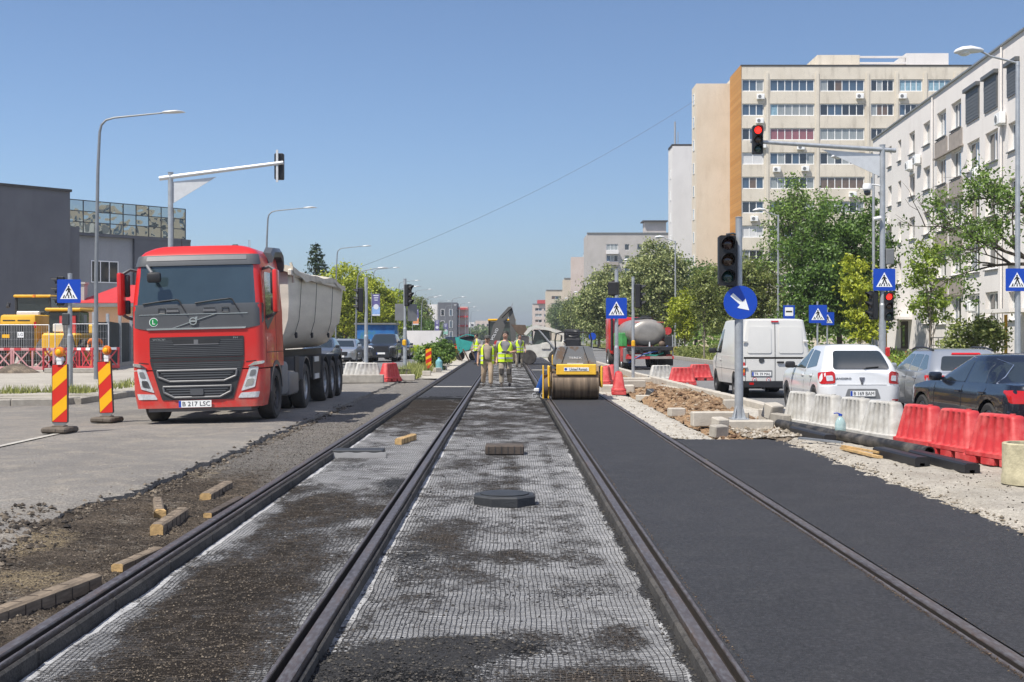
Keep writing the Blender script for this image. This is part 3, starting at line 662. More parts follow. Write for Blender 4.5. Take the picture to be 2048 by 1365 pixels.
def lamp_r(label, x, y, h, arm, rise=.35):
    """older lamp with a pale rounded head"""
    t = thing('street_lamp', label, 'street lamp', (x, y, .03), 0, 'older lamps with pale heads on the right'); b = MB()
    b.tube([(0, 0, 0), (0, 0, h*.35), (0, 0, h)], [.09, .07, .055], 10); b.cyl((0, 0, h-.02), (0, 0, h+.1), .06, .055, 10); b.build('pole', 'galv', t)
    b = MB(); b.tube([(0, 0, h+.05), (-arm*.6, 0, h+.05+rise*.6), (-arm+.25, 0, h+.05+rise)], .03, 8); b.build('lamp_arm', 'galv', t)
    q = MB(); q.loft([[(-arm+dx, w*cs, h+.08+rise+dz+hh*sn) for cs, sn in [(math.cos(2*math.pi*i/14), math.sin(2*math.pi*i/14)) for i in range(14)]] for dx, w, hh, dz in ((.3, .05, .04, 0), (.2, .11, .07, .01), (-.05, .17, .11, .02), (-.3, .17, .10, .0), (-.45, .1, .06, -.03), (-.5, .02, .02, -.05))])
    hd = q.build('lamp_head', 'lamp_head_white', t)
    q = MB(); q.ball((-arm-.22, 0, h+.02+rise), .14, 12, 8, (1.3, .95, .7)); q.build('lamp_bowl', 'clear_lens', hd)
    return t
lamp_l('nearest curved-arm street lamp rising beside the crossing sign on the left', -14.15, 43)
LB = {}
for i, (y, x) in enumerate(((75, -14.5), (107, -14.7), (141, -15.2), (174, -15.2), (207, -15.4), (240, -15.5), (275, -15.5), (312, -15.6))):
    LB[i] = lamp_l(('second lamp on the left, rising behind the red truck cab', 'third lamp on the left, rising behind the yellow-green trees', 'fourth lamp on the left, carrying a banner above the parked cars', 'fifth lamp on the left, in front of the green trees', 'sixth lamp on the left, near the dark cubic building', 'seventh lamp on the left, small beside the far cubic building', 'eighth lamp on the left, far down the road', 'farthest lamp of the left row')[i], x, y)
for i, y in enumerate((90, 124, 158, 190, 222, 256, 292)):
    lamp_l('lamp number %s of the median row counted from the near end, left of the digger' % ('one', 'two', 'three', 'four', 'five', 'six', 'seven')[i], -8.5-.02*i if i > 2 else -10.9, y, 7.2 if i > 2 else 6.2, 2.0)
t = lamp_r('nearest right-hand lamp with big pale head above the white apartment house', 14.0, 34.3, 9.0, 1.25, .32); crossing_sign(t, 3.1, .62, -.06, -.1)
for x, y, h, arm, lb in ((16.4, 56, 9.2, 1.4, 'pale-headed lamp just behind the right signal mast'), (16.9, 78, 9.0, 1.1, 'pale-headed lamp in front of the beige tower above the white van'), (13.7, 102, 9.2, 1.2, 'pale-headed lamp left of the beige tower'),
                         (13.4, 129, 9.0, .9, 'pale-headed lamp before the big flowering trees'), (13.6, 160, 9.0, 1., 'pale-headed lamp by the trees right of the crossing sign'), (13.6, 190, 9., 1.1, 'small pale-headed lamp further along the right verge'), (13.6, 225, 9., 1.2, 'smaller pale-headed lamp down the right verge'), (13.7, 262, 9., 1.3, 'farthest pale-headed lamp of the right row')):
    lamp_r(lb, x, y, h, arm)
# banners on the left lamps
mat('banner_violet', (.10, .09, .24), .6, var=.25, scale=3); mat('banner_blue', (.22, .36, .62), .6, var=.2, scale=3); mat('banner_pale', (.6, .62, .68), .6, var=.1); mat('banner_orange', (.62, .25, .10), .6, var=.2); mat('banner_green', (.25, .5, .42), .6, var=.2)
for x, y, z, lb, lo in ((-11.25, 107, 3.15, 'violet and blue banner with a white round mark hung from a lamp', 'banner_blue'), (-11.0, 150, 2.75, 'violet banner with orange foot beside the dark sign backs', 'banner_orange'), (-10.7, 190, 1.95, 'small violet banner further down the left side', 'banner_violet'), (-9.9, 200, 1.55, 'small banner with a green foot, farthest on the left', 'banner_green')):
    t = thing('street_banner', lb, 'banner', (x, y, z), 0, None, .64); w, h = 1.05, 3.0
    b = MB(); b.box((0, 0, 2.3), (w, .02, 1.7)); b.build('upper_cloth', 'banner_violet', t)
    b = MB(); b.box((0, 0, .95), (w, .02, 1.0)); b.build('lower_cloth', lo, t)
    b = MB(); b.patch(disc(.36, 20, 0, 1.45), plane_fn(-.012), thick=.003, off=.003); b.build('white_mark', 'banner_pale', t); b = MB(); b.box((0, 0, .36), (w, .02, .18)); b.build('pale_hem', 'banner_pale', t)
    b = MB()
    for k in range(3): b.box((0, -.013, 2.95-.3*k), (.7-.12*k, .004, .12))
    b.build('print_lines', 'banner_pale', t)
    b = MB(); b.box((-.2, 0, 3.17), (w+.4, .03, .03)); b.box((-.2, 0, .25), (w+.4, .03, .03)); b.cyl((-.62, .06, (-z+.1)/.64), (-.62, .06, 3.4), .05, .04, 8); b.build('banner_post', 'galv', t)

# ------------------------------------------------------------ plastic barriers
def barrier_meshes(red):
    def ring(L, w, z, fl, nx=26):
        p = []
        for sgn in (1, -1):
            for i in range(nx+1):
                u = -1+2*i/nx; x = sgn*u*L/2 if sgn > 0 else -u*L/2
                edge = max(0, abs(u)-.86)/.14
                k = abs(u)*5 % 1
                d = fl*(1 if (.25 < (u*2.6+.5) % 1 < .75) and abs(u) < .8 else 0)
                p.append((x, sgn*(w/2-d-edge*edge*w*.18), z))
        return [q for q in p]
    b = MB(); b.loft([ring(.98, .40, .10, 0), ring(.98, .40, .15, 0), ring(.93, .335, .165, .0), ring(.92, .33, .18, .018), ring(.70, .20, .60, .016), ring(.69, .19, .615, .0), ring(.66, .165, .64, 0), ring(.60, .12, .648, 0)])
    f = MB()
    for x in (-.36, 0, .36): f.rbox((x, 0, .05), (.26, .395, .10), .012)
    cap = MB(); cap.cyl((.22, 0, .645), (.22, 0, .665), .035, .035, 10)
    return b, f, cap
BAR = {}
def barrier(red, x, y, rz, label, z=.03, sc=1., tilt=0):
    k = 'barrier_red' if red else 'barrier_white'; gp = 'red plastic barriers' if red else 'white plastic barriers'
    if k in BAR: o = dup(BAR[k], None, (x, y, z), rz, label)
    else:
        o = thing('plastic_barrier', label, 'barrier', (x, y, z), rz, gp); b, f, c = barrier_meshes(red)
        b.build('shell', k, o, smooth=50); f.build('foot_row', k, o); c.build('filler_cap', k, o); BAR[k] = o
    o.rotation_euler.x = tilt; o.scale = (sc, sc, sc*.95)
    return o
A = Vector((4.98, 21.75)); B_ = Vector((5.98, 15.1)); dd = (B_-A).normalized(); ang = math.atan2(dd.y, dd.x)
WL = ('leftmost white barrier of the row before the white hatchback', 'second white barrier from the left in front of the hatchback', 'third white barrier from the left, directly beside the plastic bottle', 'white barrier touching the red ones in the near row', 'red barrier next to the last white one in front of the dark saloon', 'middle red barrier in front of the dark saloon', 'red barrier of the near row closest to the concrete pipe', 'red barrier cut by the right edge of the photo')
for i in range(8):
    p = A+dd*(.5+1.03*i)+Vector((random.uniform(-.03, .03), 0)); barrier(i > 3, p.x, p.y, ang+random.uniform(-.05, .05)+.06, WL[i], .035, 1.0, random.uniform(-.02, .02))
barrier(1, 3.05, 34.3, R(86), 'nearer red barrier seen end-on beside the road roller', .0); barrier(1, 3.2, 40.6, R(80), 'farther red barrier seen end-on beside the crossing sign pole', .0); barrier(1, 3.52, 42.3, R(80), 'red barrier half hidden behind another by the crossing sign pole', .0)
barrier(0, 5.65, 46, R(8), 'white barrier behind the kerb near the tank truck', -.1); barrier(1, 6.0, 43, R(-5), 'wide red barrier behind the kerb in front of a white one', -.1); barrier(1, 7.3, 47.5, R(6), 'red barrier standing on the road left of the white van', -.1)
barrier(0, -4.95, 44.2, R(4), 'left white barrier behind the truck trailer', 0, 1.05); barrier(0, -5.5, 45.4, R(4), 'white barrier mostly hidden by another behind the trailer', 0, 1.05); barrier(1, -4.12, 43.7, R(65), 'red barrier at the end of the left white ones', 0, 1.05)

# ------------------------------------------------------------ striped beacon panels
def beacon(label, x, y, rz, tilt):
    t = thing('beacon_panel', label, 'traffic beacon', (x, y, -.052), rz, 'striped beacon panels')
    b = MB(); b.patch(rrect(.29, 1.0, .02, 0, .67), plane_fn(0), thick=.035, off=.0); p = b.build('panel', 'dark_grey', t, rot=(0, tilt, 0))
    b = MB(); b.patch(rrect(.265, .975, .015, 0, .67), plane_fn(0), thick=.004, off=.003); b.build('red_face', 'beacon_red', p)
    b = MB()
    for k in range(2):
        z0 = .19+.52*k; b.patch([(-.13, z0), (.13, z0+.22), (.13, z0+.46), (-.13, z0+.25)], plane_fn(0), thick=.003, off=.006)
    b.build('yellow_stripe', 'beacon_yellow', p)
    b = MB(); b.prism([(-.13, .17), (.13, .17), (.05, .09), (-.05, .09)], -.01, .01); b.build('stem', 'mid_grey', t)
    b = MB(); b.rbox((0, -.16, .05), (.46, .16, .1), .03); b.rbox((0, .18, .05), (.46, .14, .1), .03); b.rbox((0, 0, .06), (.42, .3, .09), .02); b.rbox((.0, 0, .1), (.22, .16, .05), .01); b.rbox((-.06, -.19, .055), (.24, .12, .06), .01)
    b.build('foot', 'foot_brown', t)
    b = MB(); b.box((0, .0, 1.2), (.09, .05, .08)); b.rbox((0, .02, 1.25), (.12, .1, .08), .02); b.build('lamp_bracket', 'camera_white', t)
    b = MB(); b.lathe([(.02, -.05), (.075, -.04), (.092, -.012), (.092, .012), (.075, .04), (.02, .05)], 22, Matrix.Translation((0, 0, 1.375)) @ Matrix.Rotation(R(90), 4, 'X')); l = b.build('flash_lamp', 'orange_lens', t)
    b = MB(); b.lathe([(.05, 0), (.045, .012), (.03, .02), (.002, .022)], 18, Matrix.Translation((0, -.05, 1.375)) @ Matrix.Rotation(R(90), 4, 'X')); b.build('lens_ring', 'beacon_yellow', l)
    return t
beacon('nearer red and yellow striped beacon panel with orange lamp', -7.63, 21.3, R(-8), 0)
beacon('farther red and yellow striped beacon panel closer to the truck', -7.66, 23.9, R(-12), R(-3))
for x, y, lb in ((-3.54, 56, 'striped warning panel beside the leafy median shrub'), (-3.96, 75, 'striped warning panel behind the median shrub'), (-3.7, 90, 'striped warning panel by the teal machine')):
    t = thing('warning_panel', lb, 'warning panel', (x, y, 0), 0, None, .75); b = MB(); b.patch(rrect(.34, 1.2, .02, 0, .75), plane_fn(0), thick=.03, off=0); p = b.build('panel', 'beacon_red', t)
    b = MB()
    for k in range(3): b.patch([(-.16, .28+.4*k), (.16, .45+.4*k), (.16, .62+.4*k), (-.16, .45+.4*k)], plane_fn(0), thick=.004, off=.004)
    b.build('yellow_stripe', 'beacon_yellow', p); b = MB(); b.cyl((0, .03, 0), (0, .03, .3), .03); b.box((0, .03, .04), (.4, .3, .08)); b.build('foot', 'foot_brown', t)

# ------------------------------------------------------------ loose things on the ground
mat('wood', (.175, .135, .095), .9, var=.45, scale=4, stretch=(9, 1, 9), bump=.3, bscale=30); mat('wood_fresh', (.46, .30, .13), .85, var=.3, scale=12, bump=.3, bscale=60); mat('wood_dark', (.07, .055, .045), .9, var=.4, scale=6, bump=.3)
def beam(label, a, b_, w, h, m='wood', z=-.06, split=False, name='wooden_offcut'):
    a = Vector((*a, 0)); c = Vector((*b_, 0)); d = (c-a)*.86; L = d.length; q = MB(); n = 12; rings = []; w *= .8; h *= .78; z -= .03
    for i in range(n+1):
        y = L*i/n; j = .006*fbm(y*5, 1.+a.x); k = 1-.05*abs(fbm(y*3, 2.))
        rings.append([(-w/2*k+j, y, 0), (w/2*k+j, y, 0), (w/2*k+j, y+.004, h*.85), (w*.32+j, y, h*k), (-w*.34+j, y, h*k), (-w/2*k+j, y, h*.8)])
    if split:
        for i, p in enumerate(rings[0]): rings[0][i] = (p[0]*1.25, p[1]-.06*abs(math.sin(i*2.3)), p[2]*1.1)
    q.loft(rings); t = tag(thing(name, label, 'wood', (a.x, a.y, z), math.atan2(-d.x, d.y)), group='wooden offcuts')
    q.build('timber', m, t, smooth=25)
    e = MB(); r = [(p[0]*.97, -.004-(0 if not split else .05*abs(math.sin(i*2.3))), p[2]*.97+.001) for i, p in enumerate(rings[0])]; e.add(r+[(x, y-.01, zz) for x, y, zz in r], [tuple(range(6))]+[(i, (i+1) % 6, 6+(i+1) % 6, 6+i) for i in range(6)]+[(11, 10, 9, 8, 7, 6)])
    e.build('sawn_end', 'wood_fresh', t, smooth=0)
    for k in range(1, max(3, int(L/.17))):
        y = L*k/max(3, int(L/.17))+random.uniform(-.03, .03); q = MB(); q.box((w/2+.001, y, h*.45), (.006, .007, h*.8)); q.box((0, y, h*.995), (w*.6, .006, .004)); q.build('saw_cut', 'wood_dark', t, smooth=0)
    return t
beam('long split timber with a torn yellow end lying at the left rail', (-3.02, 7.15), (-2.74, 8.6), .15, .12, split=True)
beam('squared offcut lying tight against the left rail', (-2.79, 8.95), (-2.70, 9.8), .11, .075)
beam('chunky offcut lying in front of another, left of the rails', (-2.96, 10.55), (-3.02, 11.75), .14, .13)
beam('tilted split offcut touching another chunky one', (-3.2, 11.5), (-3.52, 12.55), .11, .12, split=True)
beam('single squared offcut lying nearest the broken road edge', (-3.08, 12.75), (-3.1, 14.0), .15, .11)
beam('flat dark plank leaning beside the left rail', (-2.78, 11.6), (-2.74, 13.0), .1, .06, 'wood_dark')
beam('pale wooden block lying on the woven grid between the rails', (-1.71, 19.6), (-1.52, 20.7), .14, .13, 'wood_fresh', -.08)
mat('iron', (.04, .042, .045), .6, .3, .25, 8, bump=.2)
t = thing('manhole_cover', 'dark octagonal manhole collar standing on the woven grid', 'manhole', (-.03, 12.75, -.112)); b = MB(); b.lathe([(.335, 0), (.335, .085), (.315, .1), (.001, .104)], 8, Matrix.Rotation(R(22.5), 4, 'Z')); b.build('collar', 'iron', t, smooth=0)
b = MB(); b.lathe([(.25, .10), (.25, .112), (.23, .115), (.001, .116)], 24); b.build('lid', 'iron', t)
t = thing('drain_box', 'rectangular dark drain box on the grid beyond the octagonal manhole', 'drain', (-.04, 18.1, -.112)); b = MB(); b.rbox((0, 0, .07), (.56, .4, .14), .02); b.build('frame', 'wood_dark', t)
b = MB()
for k in range(6): b.box((-.23+.092*k, -.203, .07), (.008, .006, .12))
b.build('seam', 'iron', t)
t = thing('drain_plate', 'flat dark plate wedged under the left rail with fleece folded around it', 'drain', (-2.12, 17.8, -.095)); b = MB(); b.rbox((0, 0, .05), (.72, .42, .06), .01); b.build('plate', 'iron', t)
mat('fleece_fold', (.15, .15, .152), .9, var=.12, bump=.3, bscale=200)
b = MB(); b.grid(20, 4, lambda u, v: (-.42+.84*u, -.225-.12*v, .055-.075*v*v+.006*math.sin(u*22)*(1-v))); b.build('folded_fleece', 'fleece_fold', t, fix=False)
# right apron: pipe, rubber profiles, sticks, bottle, concrete ring
mat('pipe_black', (.035, .034, .033), .55, var=.5, scale=5, col2=(.16, .14, .12), thr=(.45, .8))
def P2(x, y): return Vector((x, y, 0))
b = MB(); a = Vector((4.60, 21.2, .11)); c = Vector((5.42, 16.05, .105)); m = MB()
d = (c-a).normalized(); n = 22; o_ = [[tuple(a+(c-a)*t_+(d.orthogonal().normalized()*math.cos(2*math.pi*k/n)+d.cross(d.orthogonal().normalized())*math.sin(2*math.pi*k/n))*r_) for k in range(n)] for t_, r_ in ((0.02, .058), (0, .065), (0, .075), (.3, .075), (.7, .075), (1, .075), (1, .065), (.96, .06))]
t = thing('plastic_pipe', 'long black dusty pipe lying at the foot of the barriers', 'pipe', (0, 0, 0)); b.loft(o_); b.build('pipe_wall', 'pipe_black', t)
mat('rubber_profile', (.015, .015, .017), .5, var=.25)
def profile(label, a, c):
    a = Vector((*a, .035)); c = Vector((*c, .035)); d = c-a; q = MB(); P = [(-.09, 0), (-.03, 0), (-.03, .035), (.03, .035), (.03, 0), (.09, 0), (.09, .09), (.06, .11), (-.06, .11), (-.09, .09)]
    q.prism(P, 0, d.length, 'Y'); t = thing('rubber_profile', label, 'rubber profile', a, math.atan2(-d.x, d.y), 'black rubber rail profiles'); q.build('profile_bar', 'rubber_profile', t, smooth=0)
profile('nearest black grooved rubber bar before the red barriers', (5.3, 14.25), (5.2, 15.95)); profile('black grooved rubber bar between pipe and another bar', (4.98, 15.0), (4.88, 16.4)); profile('short black bar under the pipe below the white barriers', (4.75, 18.4), (4.62, 20.1))
b = MB(); b.box((0, .6, .02), (.07, 1.3, .03)); b.box((.06, .75, .05), (.05, 1.0, .025), R(6)); t = thing('scrap_wood', 'thin pale wooden slats beside the black pipe', 'wood', (4.72, 15.9, .04), R(6)); b.build('slat', 'wood_fresh', t)
b = MB(); b.box((0, .4, .03), (.05, .9, .03), Matrix.Rotation(R(18), 4, 'Z')); t = thing('metal_strip', 'thin grey metal strip propped across the rubble below the bottle', 'metal strip', (4.62, 17.8, .05), R(10)); b.build('strip', 'steel', t)
t = thing('plastic_bottle', 'big clear water bottle standing before the third white barrier', 'bottle', (5.02, 18.85, .035)); b = MB(); b.lathe([(.075, 0), (.082, .02), (.082, .12), (.078, .13), (.082, .14), (.082, .24), (.06, .30), (.025, .345), (.025, .36)], 18); b.build('bottle_body', 'bottle', t)
b = MB(); b.cyl((0, 0, .36), (0, 0, .385), .03, .03, 12); b.tube([(0, 0, .385), (-.05, 0, .4), (-.1, 0, .395)], .008, 6); b.build('cap', 'sign_blue', t)
mat('ring_concrete', (.40, .36, .24), .9, var=.3, scale=6, bump=.4, bscale=30)
t = thing('concrete_ring', 'short mossy concrete pipe section standing at the right edge', 'concrete pipe', (5.52, 13.2, .04)); b = MB(); b.lathe([(.29, 0), (.29, .08), (.28, .1), (.28, .42), (.27, .43), (.235, .43), (.23, .4), (.23, .0)], 28, close=True); b.build('ring_wall', 'ring_concrete', t)
# broken kerb stones round the signal pole and in the pit
KS = []
def stone(label, x, y, z, d, rz, rx=0, m='concrete_pale'):
    t = thing('kerb_block', label, 'kerb block', (x, y, z), rz, 'loose concrete kerb blocks'); t.rotation_euler.x = rx; b = MB(); b.rbox((0, 0, d[2]/2), d, .018)
    bb = b.build('block', m, t, smooth=30); return t
stone('long kerb block directly under the signal pole', 4.02, 21.35, -.06, (1.0, .35, .22), .02); stone('long kerb block behind the signal pole', 3.75, 22.1, .0, (1.0, .25, .26), .05)
stone('short upright kerb block left of the signal pole foot', 3.52, 20.75, -.06, (.2, .3, .3), .25, .1); stone('tilted square block right of the signal pole', 4.62, 21.95, .16, (.34, .2, .26), .7, .35)
stone('wide kerb block at the head of the barrier row', 4.8, 22.5, -.02, (.45, .4, .3), .2); stone('pale block leaning against the first white barrier', 4.68, 21.6, 0, (.16, .8, .26), .15, 0, 'concrete'); stone('broken dark-faced block beside the pit', 3.42, 20.3, -.05, (.26, .18, .2), .5, .1, 'concrete')
stone('small pale block on the edge of the soil pit', 3.42, 25.3, -.03, (.32, .24, .17), .2); stone('second small block in the soil pit near the red barrier', 3.36, 31., -.02, (.34, .2, .15), -.3); stone('dark broken lump in the soil pit', 3.62, 31.8, .02, (.24, .2, .22), .8, .4, 'dark_grey')
stone('kerb block near the foot of the crossing sign', 3.8, 38.6, .0, (.9, .3, .22), .3); stone('kerb block standing behind the small soil heap', 4.62, 25.9, -.02, (.3, .15, .3), .1)
stone('low block before the left white barriers', -5.0, 42.4, 0, (1.6, .4, .28), .03, 0, 'concrete'); stone('grey slab in the left median', -3.9, 44.5, 0, (1.2, .5, .22), .1); stone('slab propped in the left median', -4.2, 47.6, .05, (1.1, .6, .2), .25, .3, 'wood_dark')
for i, (x, y) in enumerate(((-3.3, 51), (-3.15, 56), (-3.05, 60), (-3.2, 65))): stone('small pale stone number %s along the left gravel edge' % ('one', 'two', 'three', 'four')[i], x, y, -.03, (.35, .25, .2), i*.7)
t = thing('water_bottle', 'big turquoise water canister on the gravel edge left of the workers', 'bottle', (-3.15, 57.5, -.02)); b = MB(); b.lathe([(.15, 0), (.16, .03), (.155, .3), (.16, .34), (.155, .45), (.06, .55), (.05, .6)], 16); b.build('canister', 'water', t); b = MB(); b.cyl((0, 0, .6), (0, 0, .63), .055, .055, 10); b.build('cap', 'sign_blue', t)
# ------------------------------------------------------------ buildings
def weathered(name, a, b, stain, amt=.75, st=(1.2, 1.2, .25), s=1.0):
    N = NB(name); big = N.noise(.35, 6); run = N.noise(s, 7, st, .65); f = N.noise(25, 4)
    c = N.ramp(big, (.35, a), (.65, b)); c = N.mix(N.ramp(run, (.52, 0.), (.75, amt)), c, stain); c = N.mix(.25, c, N.ramp(f, (.3, .6), (.7, 1.35)), 'MULTIPLY'); N.bump(f, .2, .01); return N.out(c, .9, .25)
weathered('panel_beige', (.60, .545, .455), (.69, .63, .535), (.34, .30, .245)); weathered('panel_beige_side', (.62, .545, .44), (.68, .605, .50), (.50, .41, .31), .4); weathered('brick_orange', (.46, .26, .13), (.58, .31, .10), (.36, .17, .05), .6)
weathered('render_white', (.73, .69, .66), (.79, .75, .715), (.60, .55, .51), .4); weathered('render_pale', (.64, .62, .61), (.70, .68, .67), (.54, .53, .52), .4); weathered('render_grey', (.40, .375, .35), (.45, .42, .40), (.32, .30, .28), .4)
weathered('wall_dark', (.105, .11, .125), (.13, .135, .15), (.085, .09, .10), .4); weathered('wall_mid', (.27, .28, .30), (.32, .33, .345), (.22, .225, .235), .4); weathered('wall_cream', (.52, .44, .35), (.58, .50, .40), (.42, .34, .26), .4); weathered('wall_blue', (.42, .50, .54), (.48, .56, .60), (.36, .42, .46), .4); weathered('wall_pink', (.52, .43, .38), (.58, .49, .44), (.42, .34, .30), .4)
mat('spandrel', (.32, .28, .25), .85, var=.15); mat('roof_edge', (.045, .042, .04), .7, var=.2); mat('pvc', (.80, .80, .79), .4, var=.05); mat('roller', (.10, .105, .11), .5, var=.1); mat('roller_white', (.6, .6, .6), .5, var=.05)
mat('win_blue', (.05, .085, .13), .04, var=.3, scale=.6, spec=.9, coat=.3); mat('win_dark', (.018, .022, .026), .04, var=.3, scale=.6, spec=.9, coat=.3); mat('win_curtain', (.26, .28, .28), .1, var=.25, scale=2, coat=1., stretch=(4, 1, .2)); mat('win_pink', (.25, .09, .10), .12, var=.25, scale=2, coat=1., stretch=(4, 1, .2)); mat('win_brown', (.13, .085, .055), .12, var=.3, coat=1.); mat('win_sky', (.22, .35, .42), .08, var=.35, scale=3, coat=1.)
PANES = ['win_blue']*3+['win_dark']*4+['win_curtain']*3+['win_brown']
WC = {}
def cached(key, fn):
    if key not in WC: WC[key] = fn()
    return WC[key]
def window(parent, u, z, w, h, n, depth, panes=None, rng=random, split=True, simple=False):
    """window in a wall facing -Y: frame with mullions; each pane is a sub-part"""
    u = round(u, 3); w = round(w, 2); h = round(h, 2)
    def fr():
        b = MB(); t = .085; d = .07
        b.box((0, 0, h/2-t/2), (w, d, t)); b.box((0, 0, -h/2+t/2), (w, d, t))
        for k in range(n+1):
            x = -w/2+t/2+(w-t)*k/n; b.box((x, 0, 0), (t, d*.98, h-2*t))
        me = b.mesh('window', 0); me.materials.append(MATS['pvc']); return me
    o = link('window', cached(('w', w, h, n), fr), None, parent, (u, depth, z))
    pw = round((w-.06)/n-.06, 3); ph = round(h-.12, 3)
    def pn():
        b = MB(); b.box((0, 0, 0), (pw, .02, ph)); return b
    base = panes
    for k in range(n):
        m = base if isinstance(base, str) else (rng.choice(base) if base else rng.choice(PANES))
        me = cached(('p', pw, ph, m), lambda: (lambda q: (q.materials.append(MATS[m]), q)[1])(pn().mesh('pane', 0)))
        link('pane', me, None, o, (-w/2+.03+(w-.06)*(k+.5)/n, .012, 0))
    return o
def facade(parent, W, H, ops, m, depth=.2, name='facade_wall', z0=0, x0=0, sill=True):
    """wall sheet with real openings: ops = (u, z, w, h)"""
    xs = sorted({x0, W}|{round(o[0]+s*o[2]/2, 3) for o in ops for s in (-1, 1)}); zs = sorted({z0, H}|{round(o[1]+s*o[3]/2, 3) for o in ops for s in (-1, 1)})
    b = MB(); idx = {}
    def v(x, z):
        if (x, z) not in idx: idx[(x, z)] = len(b.v); b.v.append((x, 0, z))
        return idx[(x, z)]
    for i in range(len(xs)-1):
        for j in range(len(zs)-1):
            cx = (xs[i]+xs[i+1])/2; cz = (zs[j]+zs[j+1])/2
            if any(abs(cx-o[0]) < o[2]/2 and abs(cz-o[1]) < o[3]/2 for o in ops): continue
            b.f.append((v(xs[i], zs[j]), v(xs[i+1], zs[j]), v(xs[i+1], zs[j+1]), v(xs[i], zs[j+1])))
    for u, z, w, h in ops:
        a, c, e, g = u-w/2, u+w/2, z-h/2, z+h/2; d = depth+.05
        b.add([(a, 0, e), (c, 0, e), (c, 0, g), (a, 0, g), (a, d, e), (c, d, e), (c, d, g), (a, d, g)], [(0, 4, 5, 1), (1, 5, 6, 2), (2, 6, 7, 3), (3, 7, 4, 0)])
    o = b.build(name, m, parent, smooth=0, fix=False)
    return o
def aircon(parent, u, z, y=-.2):
    def mk():
        b = MB(); b.rbox((0, 0, 0), (.85, .32, .58), .03); b.lathe([(.21, 0), (.2, .01), (.001, .012)], 18, Matrix.Translation((-.12, -.162, 0)) @ Matrix.Rotation(R(90), 4, 'X')); b.box((-.3, .14, -.33), (.04, .3, .05)); b.box((.3, .14, -.33), (.04, .3, .05))
        me = b.mesh('air_conditioner', 35); me.materials.append(MATS['pvc']); return me
    def fan():
        b = MB(); b.lathe([(.19, 0), (.19, .012), (.05, .016), (.001, .016)], 18, Matrix.Translation((-.12, -.17, 0)) @ Matrix.Rotation(R(90), 4, 'X')); me = b.mesh('fan_grille', 35); me.materials.append(MATS['mid_grey']); return me
    o = link('air_conditioner', cached('ac', mk), None, parent, (u, y, z)); link('fan_grille', cached('acf', fan), None, o); return o
def body(parent, x0, x1, y0, y1, z0, z1, m, name='building_body'):
    b = MB(); b.box(((x0+x1)/2, (y0+y1)/2, (z0+z1)/2), (x1-x0, y1-y0, z1-z0)); return b.build(name, m, parent, smooth=0)

# beige tower
rg = random.Random(5)
t = thing('apartment_tower', 'tall beige panel tower with orange gable strip above the white van', 'building', (26.2, 140, -.2))
cols = [(1.3, 2.45, 3), (5.7, 5.0, 6), (11.3, 5.0, 6), (15.8, 2.6, 4), (19.0, 2.6, 4), (22.2, 2.6, 4), (26, 4.8, 6), (31, 2.6, 4)]; rows = [29.85-2.73*k for k in range(11)]
ops = [(u, z, w, 1.36) for z in rows for u, w, n in cols]; facade(t, 33, 32, ops, 'panel_beige', .18)
spec = {(0, 1): 'win_blue', (2, 1): 'win_pink', (0, 0): ['win_curtain', 'win_blue'], (1, 1): ['win_curtain', 'win_sky'], (4, 1): ['win_dark', 'win_curtain'], (0, 4): 'win_sky', (0, 5): 'win_sky', (4, 2): 'win_brown', (2, 2): 'win_curtain', (3, 0): 'roller_white', (6, 0): 'roller_white', (7, 0): ['win_curtain', 'win_dark']}
for j, z in enumerate(rows):
    for i, (u, w, n) in enumerate(cols): window(t, u, z, w-.04, 1.32, n if (j, i) != (3, 0) else 2, .16, spec.get((j, i)), rg)
for i, u in enumerate((2.86, 8.5, 14.15, 17.4, 20.6, 24.)):
    b = MB(); b.box((u, -.045, 15.6), (.34, .086, 31.4)); b.build('pilaster', 'panel_beige', t, smooth=0)
for u, z in ((2.1, 28.55), (13.2, 28.6), (18., 28.6), (2.0, 25.85), (2.3, 23.1), (3.9, 20.4), (7.1, 20.5), (6.6, 22.9), (1.4, 14.9), (12.4, 17.6)): aircon(t, u, z)
b = MB(); b.box((16.5, .06, 32.08), (33.2, .24, .14)); b.build('roof_edge', 'roof_edge', t, smooth=0)
body(t, .0, 33, .3, 11, 0, 31.95, 'panel_beige', 'building_body')
N = NB('brick_gable'); bt = N.n('ShaderNodeTexBrick'); bt.inputs['Scale'].default_value = 1; bt.inputs['Brick Width'].default_value = .5; bt.inputs['Row Height'].default_value = .28; bt.inputs['Mortar Size'].default_value = .02
mp = N.n('ShaderNodeMapping'); mp.inputs['Rotation'].default_value = (R(90), 0, R(90)); N.l(N.tc, mp.inputs[0]); N.l(mp.outputs[0], bt.inputs['Vector']); bt.inputs['Color1'].default_value = (.52, .27, .09, 1); bt.inputs['Color2'].default_value = (.44, .21, .06, 1); bt.inputs['Mortar'].default_value = (.36, .2, .09, 1); N.out(bt.outputs[0], .9, .2)
b = MB(); b.box((-.06, 3.3, 15.95), (.1, 6.7, 32.3)); b.build('gable_strip', 'brick_gable', t, smooth=0)
body(t, -4.05, -.02, 6.7, 10.2, 0, 31.4, 'panel_beige_side', 'gable_wing')
for z in rows[:10]:
    o = window(t, 0, 0, 1.0, 1.3, 1, 0, None, rg); o.location = (-4.08, 8.6, z); o.rotation_euler.z = R(-90)
body(t, 9, 13.8, 2, 8, 32, 33.7, 'panel_beige', 'roof_room'); body(t, 19.1, 23.9, 2, 8, 32, 33.9, 'render_pale', 'roof_room')
